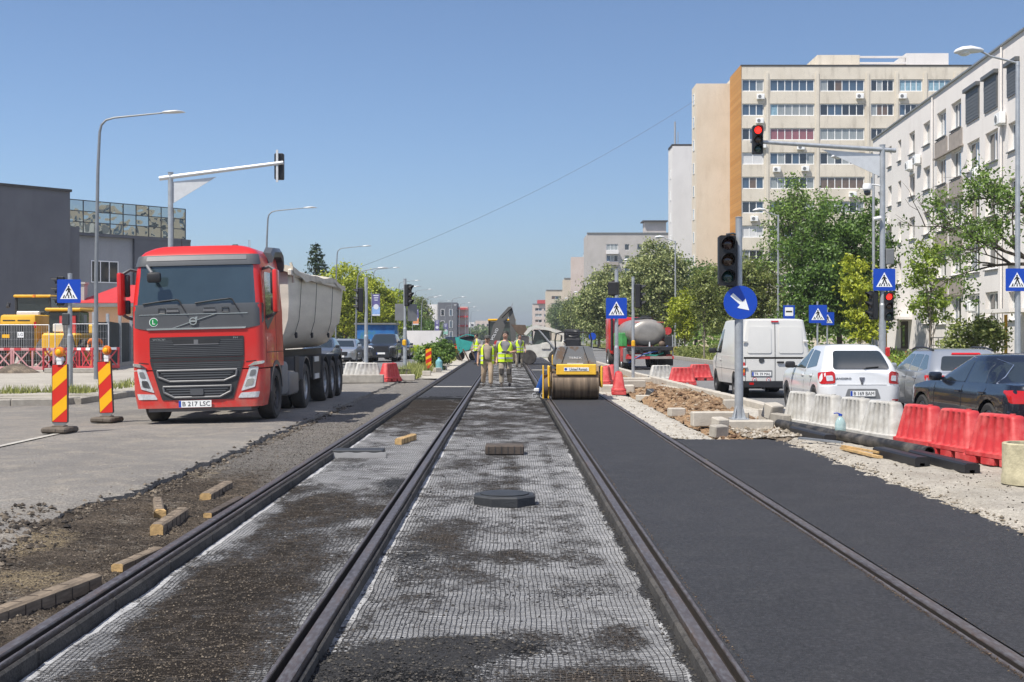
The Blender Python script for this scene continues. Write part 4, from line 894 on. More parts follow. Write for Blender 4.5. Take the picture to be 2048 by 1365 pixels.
b = MB(); b.box((16.45, 2.2, 33.5), (5.3, .3, .2)); b.build('roof_rail', 'render_pale', t, smooth=0); b = MB(); b.box((16.45, 2.2, 32.8), (5.3, .3, .2)); b.build('roof_rail', 'render_pale', t, smooth=0)
# white block behind it
t = thing('apartment_block', 'windowless white gable of a block left of the beige tower', 'building', (22.45, 170, -.2)); body(t, 0, 8, 0, 4.5, 0, 27.6, 'render_pale', 'gable_wall')
b = MB(); b.box((4, 2, 27.75), (8.2, 4, .25)); b.build('roof_edge', 'roof_edge', t, smooth=0)
b = MB(); b.cyl((.4, .5, 27.6), (.4, .5, 31), .15, .12, 8); b.cyl((.8, .5, 27.6), (.8, .5, 29.6), .05, .05, 6); b.build('roof_mast', 'galv', t)
for z in range(3, 27, 3):
    o = window(t, 0, 0, .8, 1.2, 1, 0, None, rg); o.location = (-.03, 2.2, z); o.rotation_euler.z = R(-90)

# white five-storey house along the right pavement
t = thing('apartment_house', 'white five-storey apartment house running along the right side', 'building', (27.1, 92.7, 0), math.atan2(-.997, -.0776))
cols = [(2.2, 1.0, 1, 1.4), (5.5, 1.1, 1, 1.4), (8.4, .9, 1, 1.4), (11.8, 1.5, 2, 1.4), (15.5, 1.6, 2, 1.4), (18.9, 2.0, 3, 1.55), (22., 2.0, 3, 1.55), (25.3, 2.3, 2, 1.6), (28.5, 2.1, 2, 1.6), (32., 1.6, 2, 1.4), (35.2, 1.3, 1, 1.4), (38.6, 1.6, 2, 1.4), (42, 2., 3, 1.5), (45.2, 2., 3, 1.5), (48.6, 1.6, 2, 1.4)]
rows = [14.1-2.76*k for k in range(5)]; ops = []
for j, z in enumerate(rows):
    for i, (u, w, n, h) in enumerate(cols):
        if j == 4 and i in (2, 3, 10): continue
        ops.append((u, z, w, h))
facade(t, 52, 16.1, ops, 'render_white', .28)
for j, z in enumerate(rows):
    for i, (u, w, n, h) in enumerate(cols):
        if j == 4 and i in (2, 3, 10): continue
        if j == 0 and i in (7, 8, 9):
            b = MB(); b.box((u, -.02, z-.05), (w+.06, .1, h+.1))
            for k in range(9): b.box((u, -.075, z-h/2+.1+k*h/9), (w, .02, h/9*.82))
            b.rbox((u, -.12, z+h/2+.1), (w+.2, .24, .22), .02); b.build('roller_shutter', 'roller', t, smooth=0); continue
        window(t, u, z, w-.04, h-.04, n, .24, ['win_dark', 'win_dark', 'win_curtain', 'win_brown', 'win_blue'], rg)
        b = MB(); b.box((u, -.03, z-h/2-.04), (w+.12, .16, .05)); b.build('window_sill', 'mid_grey', t, smooth=0)
for z in rows[:4]:
    for u in (18.9, 22.):
        b = MB(); b.box((u, -.02, z-1.36), (2.7 if u < 20 else 2.6, .06, .9)); b.build('spandrel_panel', 'spandrel', t, smooth=0)
    b = MB(); b.box((20.5, -.06, z-1.9), (6, .2, .1)); b.build('ledge', 'spandrel', t, smooth=0)
for u, z in ((11.9, 12.6), (13.9, 12.7), (26.4, 10.2), (5., 9.4), (25.5, 3.2), (30.6, 12.4)): aircon(t, u, z, -.22)
b = MB(); b.box((26, .12, 16.16), (52.3, .3, .14)); b.build('roof_edge', 'roof_edge', t, smooth=0)
b = MB(); b.cyl((0, -.07, 16.12), (52, -.07, 16.12), .05, .05, 8); b.build('gutter', 'galv', t)
body(t, .0, 52, .5, 12, 0, 16.05, 'render_white', 'building_body')
b = MB(); b.box((26, -.06, .35), (52, .1, .8)); b.build('plinth', 'spandrel', t, smooth=0)
for u in (9.9, 35.2):
    b = MB(); b.box((u, -.9, 2.75), (4.0, 1.9, .18)); b.build('entrance_canopy', 'render_white', t, smooth=0)
    b = MB(); b.box((u, -.03, 1.4), (1.7, .08, 2.3)); dd_ = b.build('entrance_door', 'wood_dark' if u < 20 else 'mid_grey', t, smooth=0); b = MB(); b.box((u, -.08, 1.6), (.6, .02, 1.4)); b.build('pane', 'win_dark', dd_, smooth=0)
    b = MB(); b.box((u-1.5, -.9, 1.3), (.12, .12, 2.6)); b.build('canopy_post', 'yellow', t, smooth=0)
for u in (17.2, 30.4):
    b = MB(); b.cyl((u, -.1, .2), (u, -.1, 16), .05, .05, 8); b.build('downpipe', 'render_white', t)
t = thing('stair_railing', 'thin dark railing beside the entrance of the white house', 'railing', (22.4, 66, 0), R(-90)); b = MB()
for z in (.9, .5): b.tube([(0, 0, z+.6), (3, 0, z+.6), (6, 0, z)], .025, 6)
b.build('handrail', 'dark_grey', t)
for x in range(0, 7):
    b = MB(); b.cyl((x, 0, 0), (x, 0, 1.5-max(0, x-3)*.2), .025, .025, 6); b.build('post', 'dark_grey', t)

# grey block further along, pale blue block, and the row beyond
def block(label, X, Y, W, H, m, cols, rows, ww, wh, depth=16, panes=None, extra=None, gable=True):
    t = thing('apartment_block', label, 'building', (X, Y, -.2)); ops = [(u, z, w, wh) for z in rows for u, w, n in cols]
    if ops: facade(t, W, H, ops, m, .25)
    body(t, 0, W, .4 if ops else 0, depth, 0, H-.03, m)
    for z in rows:
        for u, w, n in cols: window(t, u, z, w-.04, wh-.04, n, .2, panes, rg)
    b = MB(); b.box((W/2, .2, H+.1), (W+.4, .8, .25)); b.build('roof_edge', 'mid_grey', t, smooth=0)
    return t
t = block('grey block with square windows behind the flowering trees', 20.5, 320, 24, 28, 'render_grey', [(6.3, 3.0, 3), (10.1, 1.2, 1), (14., 2.6, 2), (18.6, 2.8, 3), (22, 1.2, 1)], [24.5-2.9*k for k in range(8)], 2.6, 1.6)
for z in [24.5-2.9*k for k in range(8)]:
    b = MB(); b.box((6.3, -.5, z-1.35), (3.1, 1.0, .9)); b.build('balcony_front', 'render_pale' if z > 24 else 'spandrel', t, smooth=0)
body(t, 15, 20.5, 3, 8, 28, 31.2, 'render_grey', 'roof_room'); b = MB(); b.box((17.6, 5, 31.4), (6.5, 6, .3)); b.build('roof_slab', 'roof_edge', t, smooth=0)
t = block('narrow pale blue insulated block left of the grey one', 23.6, 385, 9, 27, 'wall_blue', [], [], 1, 1)
for z in (20, 14, 8): b = MB(); b.box((4.5, -.05, z), (9, .1, .15)); b.build('joint_band', 'mid_grey', t, smooth=0)
b = MB(); b.box((-2, 1, 13), (4, 4, 26)); b.build('stair_tower', 'wall_pink', t, smooth=0); b = MB(); b.rbox((5, 3, 28), (4, 4, 2.4), .8); b.build('roof_tank', 'render_pale', t)
t = block('cream and orange block with stacked balconies down the road', 19.6, 430, 15, 21.5, 'wall_cream', [(4, 3, 2)], [18-2.9*k for k in range(6)], 2.6, 1.5)
b = MB(); b.box((12.4, -.4, 10.8), (5.2, .8, 23)); b.build('orange_bay', 'brick_orange', t, smooth=0)
for z in range(3, 21, 3):
    b = MB(); b.box((12.6, -1.2, z), (2.6, 1.6, 1.1)); b.build('balcony_front', 'render_pale', t, smooth=0); b = MB(); b.box((12.6, -.85, z+1.3), (2.4, .1, 1.5)); b.build('balcony_window', 'win_dark', t, smooth=0)
t = block('small pinkish block, farthest of the right-hand row', 9.4+2, 560, 9, 16, 'wall_pink', [(2.5, 3, 2), (6.5, 3, 2)], [13.6-2.6*k for k in range(5)], 2.4, 1.3)
b = MB(); b.box((5, 2, 17), (6, 6, 1.6)); b.build('red_roof', 'barrier_red', t, smooth=0)
block('cream block just left of the orange balconies', 15.6, 500, 7, 20, 'wall_cream', [(3.5, 3, 2)], [17-2.9*k for k in range(5)], 2.6, 1.4)
# left background
t = thing('office_building', 'dark grey cubic building with white side far down the left road', 'building', (-19.2, 345, -.2)); body(t, 0, 5.2, 0, 14, 0, 11, 'wall_dark'); body(t, -3.2, -.02, 1, 14, 0, 10.5, 'render_pale', 'white_wing')
for z in (8.2, 5., 2): window(t, 1.3, z, 1.0, 1.9, 1, -.06, 'win_dark', rg); window(t, 3.6, z, 1.0, 1.9, 1, -.06, 'win_blue', rg)
b = MB(); b.box((1, 1, 11.5), (9, .06, .06)); b.build('roof_rail', 'galv', t, smooth=0)
t = thing('apartment_house', 'red and white balconied house behind the dark cubic building', 'building', (-13.8, 352, -.2)); body(t, 0, 2.6, 0, 10, 0, 10, 'wall_pink')
for z in (2, 4.6, 7.2, 9.4): b = MB(); b.box((1.3, -.6, z), (2.8, 1.2, .5)); b.build('red_balcony', 'barrier_red', t, smooth=0)
for i, (x, w, h, m) in enumerate(((-29, 9, 10, 'render_pale'), (-19.5, 10, 11, 'wall_pink'), (-9, 12, 9.5, 'render_grey'))):
    t = thing('far_house', ('pale far house on the horizon beside the red balconies', 'pinkish far house in the middle of the horizon row', 'grey far house right in the horizon row, beside the digger')[i], 'building', (x, 760, -.2)); body(t, 0, w, 0, 10, 0, h, m)
    for u in range(1, w, 3):
        for z in (3, 6, 8.3): b = MB(); b.box((u+.6, -.05, z), (1.4, .1, 1.4)); b.build('window', 'win_dark', t, smooth=0)
# dark grey hall and glass storey on the left
ang = math.atan2(.741, .671)
t = thing('hall_building', 'windowless dark grey hall at the left edge', 'building', (-35., 100, 0), ang); body(t, -46, 0, 0, 10, 0, 13.1, 'wall_dark', 'hall_wall')
b = MB(); b.box((-23, .1, 13.2), (46.2, .5, .2)); b.build('roof_edge', 'roof_edge', t, smooth=0)
body(t, .02, 1.1, .5, 4, 0, 10.4, 'wall_dark', 'corner_pier')
t = thing('glass_building', 'office building with a mirrored glass top storey behind the truck', 'building', (-36.7, 105, 0), ang)
body(t, 0, 11.3, .3, 10, 0, 10.25, 'wall_mid', 'lower_wall'); body(t, 6.0, 11.7, -.05, .28, 0, 10.1, 'wall_dark', 'dark_wall'); body(t, -.1, 11.7, -.1, 10, 10.1, 10.32, 'wall_dark', 'floor_band'); body(t, .1, 11.2, .35, 9.8, 10.32, 13.0, 'dark_grey', 'upper_core')
N = NB('mirror_glass'); N.tc = N.n('ShaderNodeNewGeometry').outputs['Position']; wv = N.noise(.42, 2); N.bump(wv, .18, .25); N.b.inputs['Metallic'].default_value = .9; N.out((.42, .47, .46), .02, .8)
nx, nz = 9, 3; pw = 11.3/nx; ph = 2.75/nz
for i in range(nx):
    for j in range(nz):
        b = MB(); b.box((0, 0, 0), (pw-.06, .03, ph-.06)); o = b.build('glass_pane', 'mirror_glass', t, smooth=0, loc=(pw*(i+.5), .2, 10.34+ph*(j+.5))); o.rotation_euler = (rg.uniform(-.012, .012), 0, rg.uniform(-.012, .012))
for i in range(nx+1): b = MB(); b.box((pw*i, .19, 11.7), (.07, .08, 2.8)); b.build('mullion', 'dark_grey', t, smooth=0)
for j in range(nz+1): b = MB(); b.box((5.65, .192, 10.34+ph*j), (11.3, .075, .07)); b.build('transom', 'dark_grey', t, smooth=0)
window(t, 3.3, 7.1, 2.6, 1.9, 3, .26, 'win_dark', rg); window(t, .6, 8.2, .6, .7, 1, .26, 'win_dark', rg); window(t, 3.3, 3.6, 2.6, 1.2, 3, .26, 'win_dark', rg)
# block that only shows in that glass
t = block('beige apartment block reflected in the mirrored glass storey', 52, 62, 14, 20.3, 'wall_cream', [], [], 1, 1, depth=60)
for z in (4, 7, 10, 13, 16, 18.6):
    for y in range(3, 58, 5): o = window(t, 0, 0, 2.4, 1.5, 2, 0, ['win_dark', 'win_blue'], rg); o.location = (-.04, y, z); o.rotation_euler.z = R(-90)
# small house with red roof behind the yard
t = thing('small_house', 'low pale house with red hipped tile roof behind the yard fence', 'building', (-26.0, 76, 0)); body(t, 0, 4.6, 0, 6, 0, 3.35, 'wall_pink', 'house_wall')
b = MB(); b.box((2.3, 2.9, 3.45), (5.2, 6.9, .22)); b.build('eaves_board', 'mid_grey', t, smooth=0)
mat('roof_red', (.48, .035, .035), .5, var=.12)
b = MB(); b.add([(-.2, -.5, 3.55), (4.8, -.5, 3.55), (4.8, 6.4, 3.55), (-.2, 6.4, 3.55), (1.6, 2.9, 4.75), (3.0, 2.9, 4.75)], [(0, 1, 5, 4), (1, 2, 5), (2, 3, 4, 5), (3, 0, 4), (3, 2, 1, 0)]); rf = b.build('roof', 'roof_red', t, smooth=0)
for k in range(7):
    f = k/7; b = MB(); x0, x1 = -.2+1.8*f, 4.8-1.8*f; y = -.5+3.4*f; z = 3.57+1.2*f; b.add([(x0, y, z+.03), (x1, y, z+.03), (x1-.3, y+.42, z+.2), (x0+.3, y+.42, z+.2), (x0, y, z), (x1, y, z)], [(0, 1, 2, 3), (4, 5, 1, 0)]); b.build('tile_row', 'roof_red', rf, smooth=0, fix=False)
b = MB(); b.box((-.1, .2, 4.1), (.8, .6, 1.3)); b.box((-.1, .2, 4.8), (.95, .75, .12)); b.build('chimney', 'render_grey', rf, smooth=0)
# blue mural kiosk on the left
N = NB('mural'); a = N.noise(.7, 5); N.out(N.ramp(a, (.3, (.01, .06, .22)), (.5, (.02, .14, .38)), (.62, (.06, .18, .12)), (.75, (.45, .16, .05))), .7)
t = thing('mural_kiosk', 'blue painted kiosk wall under the yellow-green trees', 'kiosk', (-12.6, 104, 0)); body(t, 0, 3.2, 0, 3, 0, 2.5, 'mural', 'painted_wall'); b = MB(); b.box((1.6, 1.5, 2.6), (3.5, 3.4, .14)); b.build('roof_slab', 'mid_grey', t, smooth=0)
t = thing('white_container', 'white box kiosk with slanted end on the left pavement', 'kiosk', (-11.6, 146, 0)); b = MB(); b.prism([(0, .2), (3.2, .2), (3.9, 2.2), (-.2, 2.2)], 0, 2.4); b.build('kiosk_wall', 'render_pale', t, smooth=0)
# cable across the sky
b = MB(); a = Vector((22.4, 148, 29.6)); c = Vector((-15.5, 125, 8.2)); b.tube([a.lerp(c, i/20)-Vector((0, 0, 1.3*(1-(2*i/20-1)**2))) for i in range(21)], .016, 5); mat('cable', (.12, .12, .13), .7, var=0)
tag(b.build('overhead_cable', 'cable'), 'thin dark cable sagging across the sky from the beige tower', 'cable')
# ------------------------------------------------------------ vegetation
leaf_mat('leaf_dark', (0.037, 0.084, 0.015), (0.165, 0.279, 0.052)); leaf_mat('leaf_mid', (0.057, 0.114, 0.021), (0.248, 0.367, 0.075)); leaf_mat('leaf_yellow', (0.165, 0.228, 0.018), (0.593, 0.628, 0.067), .4); leaf_mat('leaf_young', (0.132, 0.209, 0.026), (0.428, 0.542, 0.089), .4)
leaf_mat('leaf_flower', (0.057, 0.101, 0.024), (0.494, 0.524, 0.223)); leaf_mat('leaf_conifer', (0.013, 0.033, 0.015), (0.050, 0.083, 0.033), .15); leaf_mat('leaf_olive', (0.083, 0.123, 0.030), (0.314, 0.349, 0.104)); leaf_mat('leaf_far', (0.074, 0.114, 0.045), (0.198, 0.263, 0.089)); leaf_mat('petal_red', (0.495, 0.033, 0.033), (0.660, 0.220, 0.176)); leaf_mat('petal_yellow', (0.660, 0.363, 0.011), (0.880, 0.550, 0.033))
leaf_mat('grass_blade', (0.116, 0.149, 0.030), (0.445, 0.454, 0.148), .3); leaf_mat('hedge_leaf', (0.165, 0.263, 0.015), (0.560, 0.663, 0.045), .4)
mat('bark', (.075, .06, .048), .95, var=.3, scale=6, stretch=(4, 4, 1), bump=.4, bscale=30); mat('bark_pale', (.20, .17, .14), .9, var=.25, scale=8, stretch=(4, 4, 1), bump=.3)
def leaves(b, pts, size, rng, up=.35, aspect=.55):
    """small folded leaf at each point"""
    for p, nrm in pts:
        n = Vector((rng.gauss(0, 1), rng.gauss(0, 1), rng.gauss(0, 1)+up))+nrm*.8; n.normalize(); u = n.orthogonal().normalized(); a = rng.random()*6.28; u = (Matrix.Rotation(a, 3, n) @ u); w = n.cross(u); s = size*rng.uniform(.6, 1.35)
        b.add([p-u*s*.5, p+w*s*aspect*.5+n*s*.06, p+u*s*.55, p-w*s*aspect*.5+n*s*.06], [(0, 1, 2, 3)])
def crown_points(ells, nclump, per, cr, rng, fill=.42):
    pts = []; cents = []
    tot = sum(e[3]*e[4]*e[5] for e in ells)
    for e in ells:
        k = max(1, int(nclump*e[3]*e[4]*e[5]/tot))
        for _ in range(k):
            d = Vector((rng.gauss(0, 1), rng.gauss(0, 1), rng.gauss(0, 1))).normalized(); f = rng.random()**fill; wob = 1+.28*noise.noise((d.x*2+e[0], d.y*2, d.z*2+e[2]))
            c = Vector((e[0]+d.x*e[3]*f*wob, e[1]+d.y*e[4]*f*wob, e[2]+d.z*e[5]*f*wob)); cents.append(c); R_ = cr*rng.uniform(.6, 1.35)
            for _ in range(int(per*rng.uniform(.5, 1.4))):
                q = Vector((rng.gauss(0, .5), rng.gauss(0, .5), rng.gauss(0, .38)))*R_; pts.append((c+q, d*.6+q.normalized()*.5))
    return pts, cents
def tree(name, label, x, y, H, ells, m, nclump=120, per=45, cr=.55, leaf=.17, tr=.14, seed=1, bark='bark', limbs=26, fork=.35, up=.35, z=.0, cat='tree', group=None):
    rng = random.Random(seed); t = thing(name, label, cat, (x, y, z), 0, group)
    pts, cents = crown_points(ells, int(nclump*1.7), int(per*1.2), cr, rng); b = MB(); leaves(b, pts, leaf*1.12, rng, up); b.build('crown', m, t, smooth=0, fix=False)
    k = MB(); top = Vector((ells[0][0], ells[0][1], ells[0][2]+.3*ells[0][5])); n = 9; zf = H*fork
    trunk = [Vector((top.x*(i/n)**1.5+.12*math.sin(i*1.7+seed)*(i/n), top.y*(i/n)**1.5+.1*math.sin(i*2.1+seed), top.z*i/n)) for i in range(n+1)]
    k.tube(trunk, [tr*(1.25 if i == 0 else 1-.82*i/n) for i in range(n+1)], 9)
    rng.shuffle(cents)
    for c in cents[:limbs]:
        i = min(n-1, max(2, int(n*rng.uniform(fork*.9, .85)))); a = trunk[i]
        if c.z < a.z: a = trunk[max(2, i-2)]
        mid = a.lerp(c, .5)+Vector((rng.uniform(-.2, .2), rng.uniform(-.2, .2), .12*(c-a).length)); r0 = tr*.45*(1-.6*i/n)
        k.tube([a, a.lerp(mid, .5)+Vector((0, 0, .05)), mid, mid.lerp(c, .6), c], [r0, r0*.8, r0*.6, r0*.4, r0*.15], 6)
    k.build('trunk', bark, t)
    return t
G = 'street trees on the right'; GL = 'trees on the left side'
# right side, near to far
tree('young_tree', 'slim young tree with sparse light leaves before the white house', 16.9, 50, 5.9, [(0, 0, 4.0, .75, .7, 2.0), (-.5, 0, 3.3, .5, .5, .9), (.4, 0, 2.6, .55, .5, .7)], 'leaf_young', 46, 26, .3, .15, .045, 3, 'bark_pale', 34, .25, group=G)
tree('sumac_shrub', 'feathery sumac shrub at the foot of the white house', 18.0, 48, 2.4, [(0, 0, 1.5, 1.2, 1., .8)], 'leaf_olive', 40, 34, .35, .16, .03, 5, 'bark_pale', 26, .1, .7, cat='shrub')
tree('young_tree', 'yellowish young tree beside the right signal mast', 15.5, 55, 5.2, [(0, 0, 3.6, .95, .9, 1.5), (.2, 0, 2.1, .8, .8, .8)], 'leaf_yellow', 52, 40, .35, .15, .05, 7, 'bark_pale', 26, .2, group=G)
tree('dense_tree', 'big dense dark-green tree in front of the beige tower', 20.2, 76, 10, [(0, 0, 6.1, 3.1, 2.8, 3.5), (-1.5, 0, 3.6, 2.3, 2., 2.2), (1.6, 0, 3.5, 2., 2., 2.4), (1.7, 0, 8.4, 1.2, 1.2, 1.6)], 'leaf_dark', 300, 52, .6, .2, .2, 9, group=G)
tree('acacia_tree', 'airy acacia with spreading crown before the tower windows', 20.5, 88, 13, [(0, 0, 10.2, 2.4, 2.2, 2.4), (-.8, 0, 7.6, 2.2, 2, 1.6), (1.2, 0, 8.6, 1.6, 1.4, 1.4)], 'leaf_mid', 130, 40, .65, .19, .2, 12, limbs=50, group=G)
tree('dense_tree', 'dark tree right behind the white van', 18.6, 95, 8, [(0, 0, 4.8, 2.9, 2.4, 2.9), (-2.4, 0, 4.2, 1.9, 1.8, 2.5), (-1, 0, 6.6, 1.7, 1.5, 1.4)], 'leaf_olive', 190, 46, .6, .2, .2, 14, group=G)
tree('young_tree', 'light green slender tree left of the arrow sign', 12.9, 82, 6.4, [(0, 0, 4.4, 1.0, .9, 1.9), (.3, 0, 2.6, .8, .8, .9)], 'leaf_olive', 60, 36, .4, .17, .06, 16, 'bark_pale', 26, .2, group=G)
tree('young_tree', 'bright young tree behind the red barriers near the verge lamp', 13.6, 96, 5.4, [(0, 0, 3.4, 1.2, 1.1, 1.7), (-.2, 0, 1.8, .8, .8, .6)], 'leaf_yellow', 60, 40, .42, .18, .06, 18, 'bark_pale', 26, .2, group=G)
tree('street_tree', 'dark tree between the white gable and the tower', 17.8, 118, 9.5, [(0, 0, 6, 2.2, 2, 3.2), (1.4, 0, 3.6, 1.8, 1.6, 2)], 'leaf_dark', 150, 46, .65, .22, .2, 20, group=G)
tree('flowering_tree', 'largest tree with cream flower heads behind the tank truck', 13.4, 116, 10.5, [(.4, 0, 6.6, 3.0, 2.8, 3.6), (-2.2, 0, 4.4, 2.0, 2., 2.6), (2.2, 0, 3.8, 2.2, 2, 3)], 'leaf_flower', 330, 46, .65, .23, .22, 22, group=G)
tree('flowering_tree', 'flowering tree left of the larger one, above the crossing sign', 11.6, 142, 9.4, [(0, 0, 6, 3.4, 2.6, 3.5), (-2.2, 0, 3.8, 2.2, 2, 2.6), (2, 0, 3, 2, 2, 2.6)], 'leaf_flower', 250, 44, .7, .26, .22, 24, group=G)
tree('street_tree', 'mid green tree down the right verge beyond the flowering ones', 12.6, 172, 8.2, [(0, 0, 5, 2.8, 2.4, 3)], 'leaf_mid', 150, 44, .75, .28, .2, 26, group=G)
for i, (x, y, h) in enumerate(((13.2, 150, 6.8), (14.4, 205, 9), (13.6, 240, 9), (15.5, 280, 11), (14.6, 340, 11), (16.5, 380, 13))):
    tree('street_tree', ('low tree filling the gap under the flowering crowns', 'green tree farther along below the grey block', 'tree halfway down the right row', 'tall tree before the pale blue block', 'small far tree near the cream block', 'farthest tree of the right row')[i], x, y, h, [(0, 0, h*.58, h*.34, h*.3, h*.4)], ('leaf_olive', 'leaf_mid', 'leaf_olive', 'leaf_far', 'leaf_far', 'leaf_far')[i], 110, 36, .85, .36, .2, 40+i, group=G)
# near tree reaching in from the right edge with many bare twigs
rng = random.Random(77); t = thing('half_bare_tree', 'tree at the right edge with bare twigs and clusters of leaves', 'tree', (19.9, 46, 0)); k = MB(); tips = []
def branch(p, d, L, r, lev):
    q = [p]; n = 4
    for i in range(n):
        d = (d+Vector((rng.gauss(0, .16), rng.gauss(0, .16), rng.gauss(.02, .14)))).normalized(); q.append(q[-1]+d*L/n)
    k.tube(q, [r*(1-.16*i) for i in range(n+1)], 5 if lev else 8)
    if lev >= 4: tips.append(q[-1]); tips.append(q[2]); return
    for i in range(4 if lev < 2 else 3):
        e = (d+Vector((rng.gauss(0, .55), rng.gauss(0, .55), rng.gauss(.0, .5)))).normalized(); branch(q[rng.choice((2, 3, 4))], e, L*rng.uniform(.55, .78), r*.52, lev+1)
k.tube([(0, 0, 0), (-.1, 0, 2), (-.3, 0, 4.2)], [.2, .17, .15], 9)
for d, L in ((Vector((-1, -.1, .35)), 2.5), (Vector((-.8, .2, .75)), 2.6), (Vector((-.5, 0, 1.1)), 2.6), (Vector((-1, 0, .0)), 2.0), (Vector((.3, 0, 1.0)), 2.2)): branch(Vector((-.3, 0, 4.2)), d.normalized(), L, .085, 1)
k.build('trunk', 'bark', t); pts = []
for c in tips:
    if rng.random() < .16+.75*sm(-4.0, -1.8, c.x)*(1 if c.z < 8.8 else .6):
        for _ in range(38): q = Vector((rng.gauss(0, .2), rng.gauss(0, .2), rng.gauss(-.05, .17))); pts.append((c+q, q.normalized()))
b = MB(); leaves(b, pts, .14, rng); b.build('crown', 'leaf_mid', t, smooth=0, fix=False)
# left side
rng = random.Random(5); t = thing('conifer_tree', 'dark pointed conifer rising behind the tipper trailer', 'tree', (-18.4, 120, 0), 0, GL); pts = []; H = 10.6
for lv in range(30):
    f = lv/30; z = 1.5+(H-1.5)*f; r = 3.7*(1-f)**.8+.12; n = int(7+8*(1-f))
    for j in range(n):
        a = rng.random()*6.28; L = r*rng.uniform(.65, 1.1)
        for s in range(int(8+L*9)):
            u = rng.random()**.7*L; pts.append((Vector((math.cos(a)*u+rng.gauss(0, .09), math.sin(a)*u+rng.gauss(0, .09), z-.22*u+rng.gauss(0, .07)+.1*u*u/L)), Vector((0, 0, .3))))
b = MB(); leaves(b, pts, .3, rng, .2, .4); b.build('crown', 'leaf_conifer', t, smooth=0, fix=False); b = MB(); b.tube([(0, 0, 0), (0, 0, 5), (0, 0, H)], [.22, .15, .02], 8); b.build('trunk', 'bark', t)
tree('yellow_tree', 'bright yellow-green tree right behind the tipper trailer', -14.6, 112, 7.8, [(0, 0, 4.9, 2.5, 2.2, 3.2), (1.4, 0, 3.4, 1.8, 1.5, 2.4), (-1.6, 0, 3.6, 1.6, 1.5, 2.6)], 'leaf_yellow', 260, 44, .6, .22, .18, 31, group=GL)
tree('yellow_tree', 'yellow-green tree in the middle of the left group', -13.2, 118, 7.3, [(0, 0, 4.6, 2.2, 2, 2.9), (1.3, 0, 3.9, 1.8, 1.5, 2.4)], 'leaf_yellow', 220, 44, .6, .22, .18, 33, group=GL)
tree('yellow_tree', 'smaller yellow-green tree above the blue mural kiosk', -12.2, 133, 6.6, [(0, 0, 4.4, 1.9, 1.8, 2.1)], 'leaf_young', 130, 44, .6, .24, .16, 35, group=GL)
tree('street_tree', 'dark tree behind the yellow-green ones on the left', -17.6, 126, 7.4, [(0, 0, 4.2, 3, 2.4, 3)], 'leaf_mid', 170, 44, .7, .25, .2, 37, group=GL)
tree('street_tree', 'green tree behind the square sign backs', -15.6, 178, 8.2, [(0, 0, 5, 2.6, 2.4, 3), (2, 0, 3.6, 1.8, 1.6, 2)], 'leaf_mid', 150, 42, .75, .3, .2, 39, group=GL)
tree('street_tree', 'green tree left of the dark cubic building', -17, 225, 9.2, [(0, 0, 5, 3.4, 3, 3.8)], 'leaf_olive', 150, 42, .9, .36, .2, 41, group=GL)
tree('street_tree', 'low dark tree under the banners on the left', -12.8, 195, 4.4, [(0, 0, 2.2, 2.2, 2, 1.9)], 'leaf_dark', 80, 40, .8, .3, .14, 43, group=GL)
# distant woods (one mass each)
def wood(name, label, boxes, n, leaf, m, seed):
    rng = random.Random(seed); b = MB(); pts = []
    for x0, x1, y, h in boxes:
        for _ in range(n):
            x = rng.uniform(x0, x1); hh = h*(.7+.35*noise.noise((x*.12, y*.1, seed))); pts.append((Vector((x, y+rng.uniform(-8, 8), hh*rng.random()**.6)), Vector((0, -.4, .5))))
    leaves(b, pts, leaf, rng); return tag(b.build(name, m, smooth=0, fix=False), label, 'trees', kind='stuff')
wood('far_wood', 'hazy far trees closing the view down the road', [(-40, 40, 640, 9), (-60, 70, 820, 12), (-26, -8, 480, 6)], 2600, 1.5, 'leaf_far', 1)
wood('left_greenery', 'mixed greenery beside the left road in the distance', [(-40, -17, 260, 7), (-34, -16, 310, 7), (-30, -17, 400, 8)], 1500, .8, 'leaf_far', 2)
wood('yard_greenery', 'greenery behind the hall at the far left', [(-42, -24, 140, 4.6)], 1400, .4, 'leaf_mid', 3)
wood('right_greenery', 'greenery behind the trees on the right', [(13, 28, 190, 6.5), (15, 30, 136, 6), (14, 24, 250, 8), (16, 30, 104, 4.6)], 3000, .45, 'leaf_mid', 4)
# hedges, shrubs, verge grass
def hedge(name, label, x0, x1, y0, y1, h, m, n, leaf, seed, fl=None, fm=None, z=.0, cat='hedge'):
    rng = random.Random(seed); t = thing(name, label, cat, ((x0+x1)/2, (y0+y1)/2, z)); b = MB(); pts = []; fp = []
    for _ in range(n):
        x = rng.uniform(x0, x1); y = rng.uniform(y0, y1); hh = h*(.7+.4*noise.noise((x*.9, y*.9, seed))); p = Vector((x-(x0+x1)/2, y-(y0+y1)/2, hh*rng.random()**.55))
        (fp if fl and rng.random() < fl and p.z > hh*.5 else pts).append((p, Vector((0, -.3, .6))))
    leaves(b, pts, leaf, rng); b.build('foliage', m, t, smooth=0, fix=False)
    if fp: b = MB(); leaves(b, fp, leaf*.8, rng); b.build('blossom', fm, t, smooth=0, fix=False)
    return t
hedge('low_hedge', 'bright yellow-green clipped hedge beyond the left queue of cars', -9.3, -5.0, 99, 102, 1.0, 'hedge_leaf', 4200, .13, 1)
hedge('rose_bed', 'rose bushes with red flowers left of the signal mast foot', 15.6, 18.4, 54, 57, 1.3, 'leaf_mid', 2600, .13, 2, .07, 'petal_red', cat='flower bed')
hedge('rose_bed', 'rose bushes with red flowers between mast and young tree', 13.2, 17.2, 45, 47.5, 1.1, 'leaf_young', 2600, .11, 3, .08, 'petal_red', cat='flower bed')
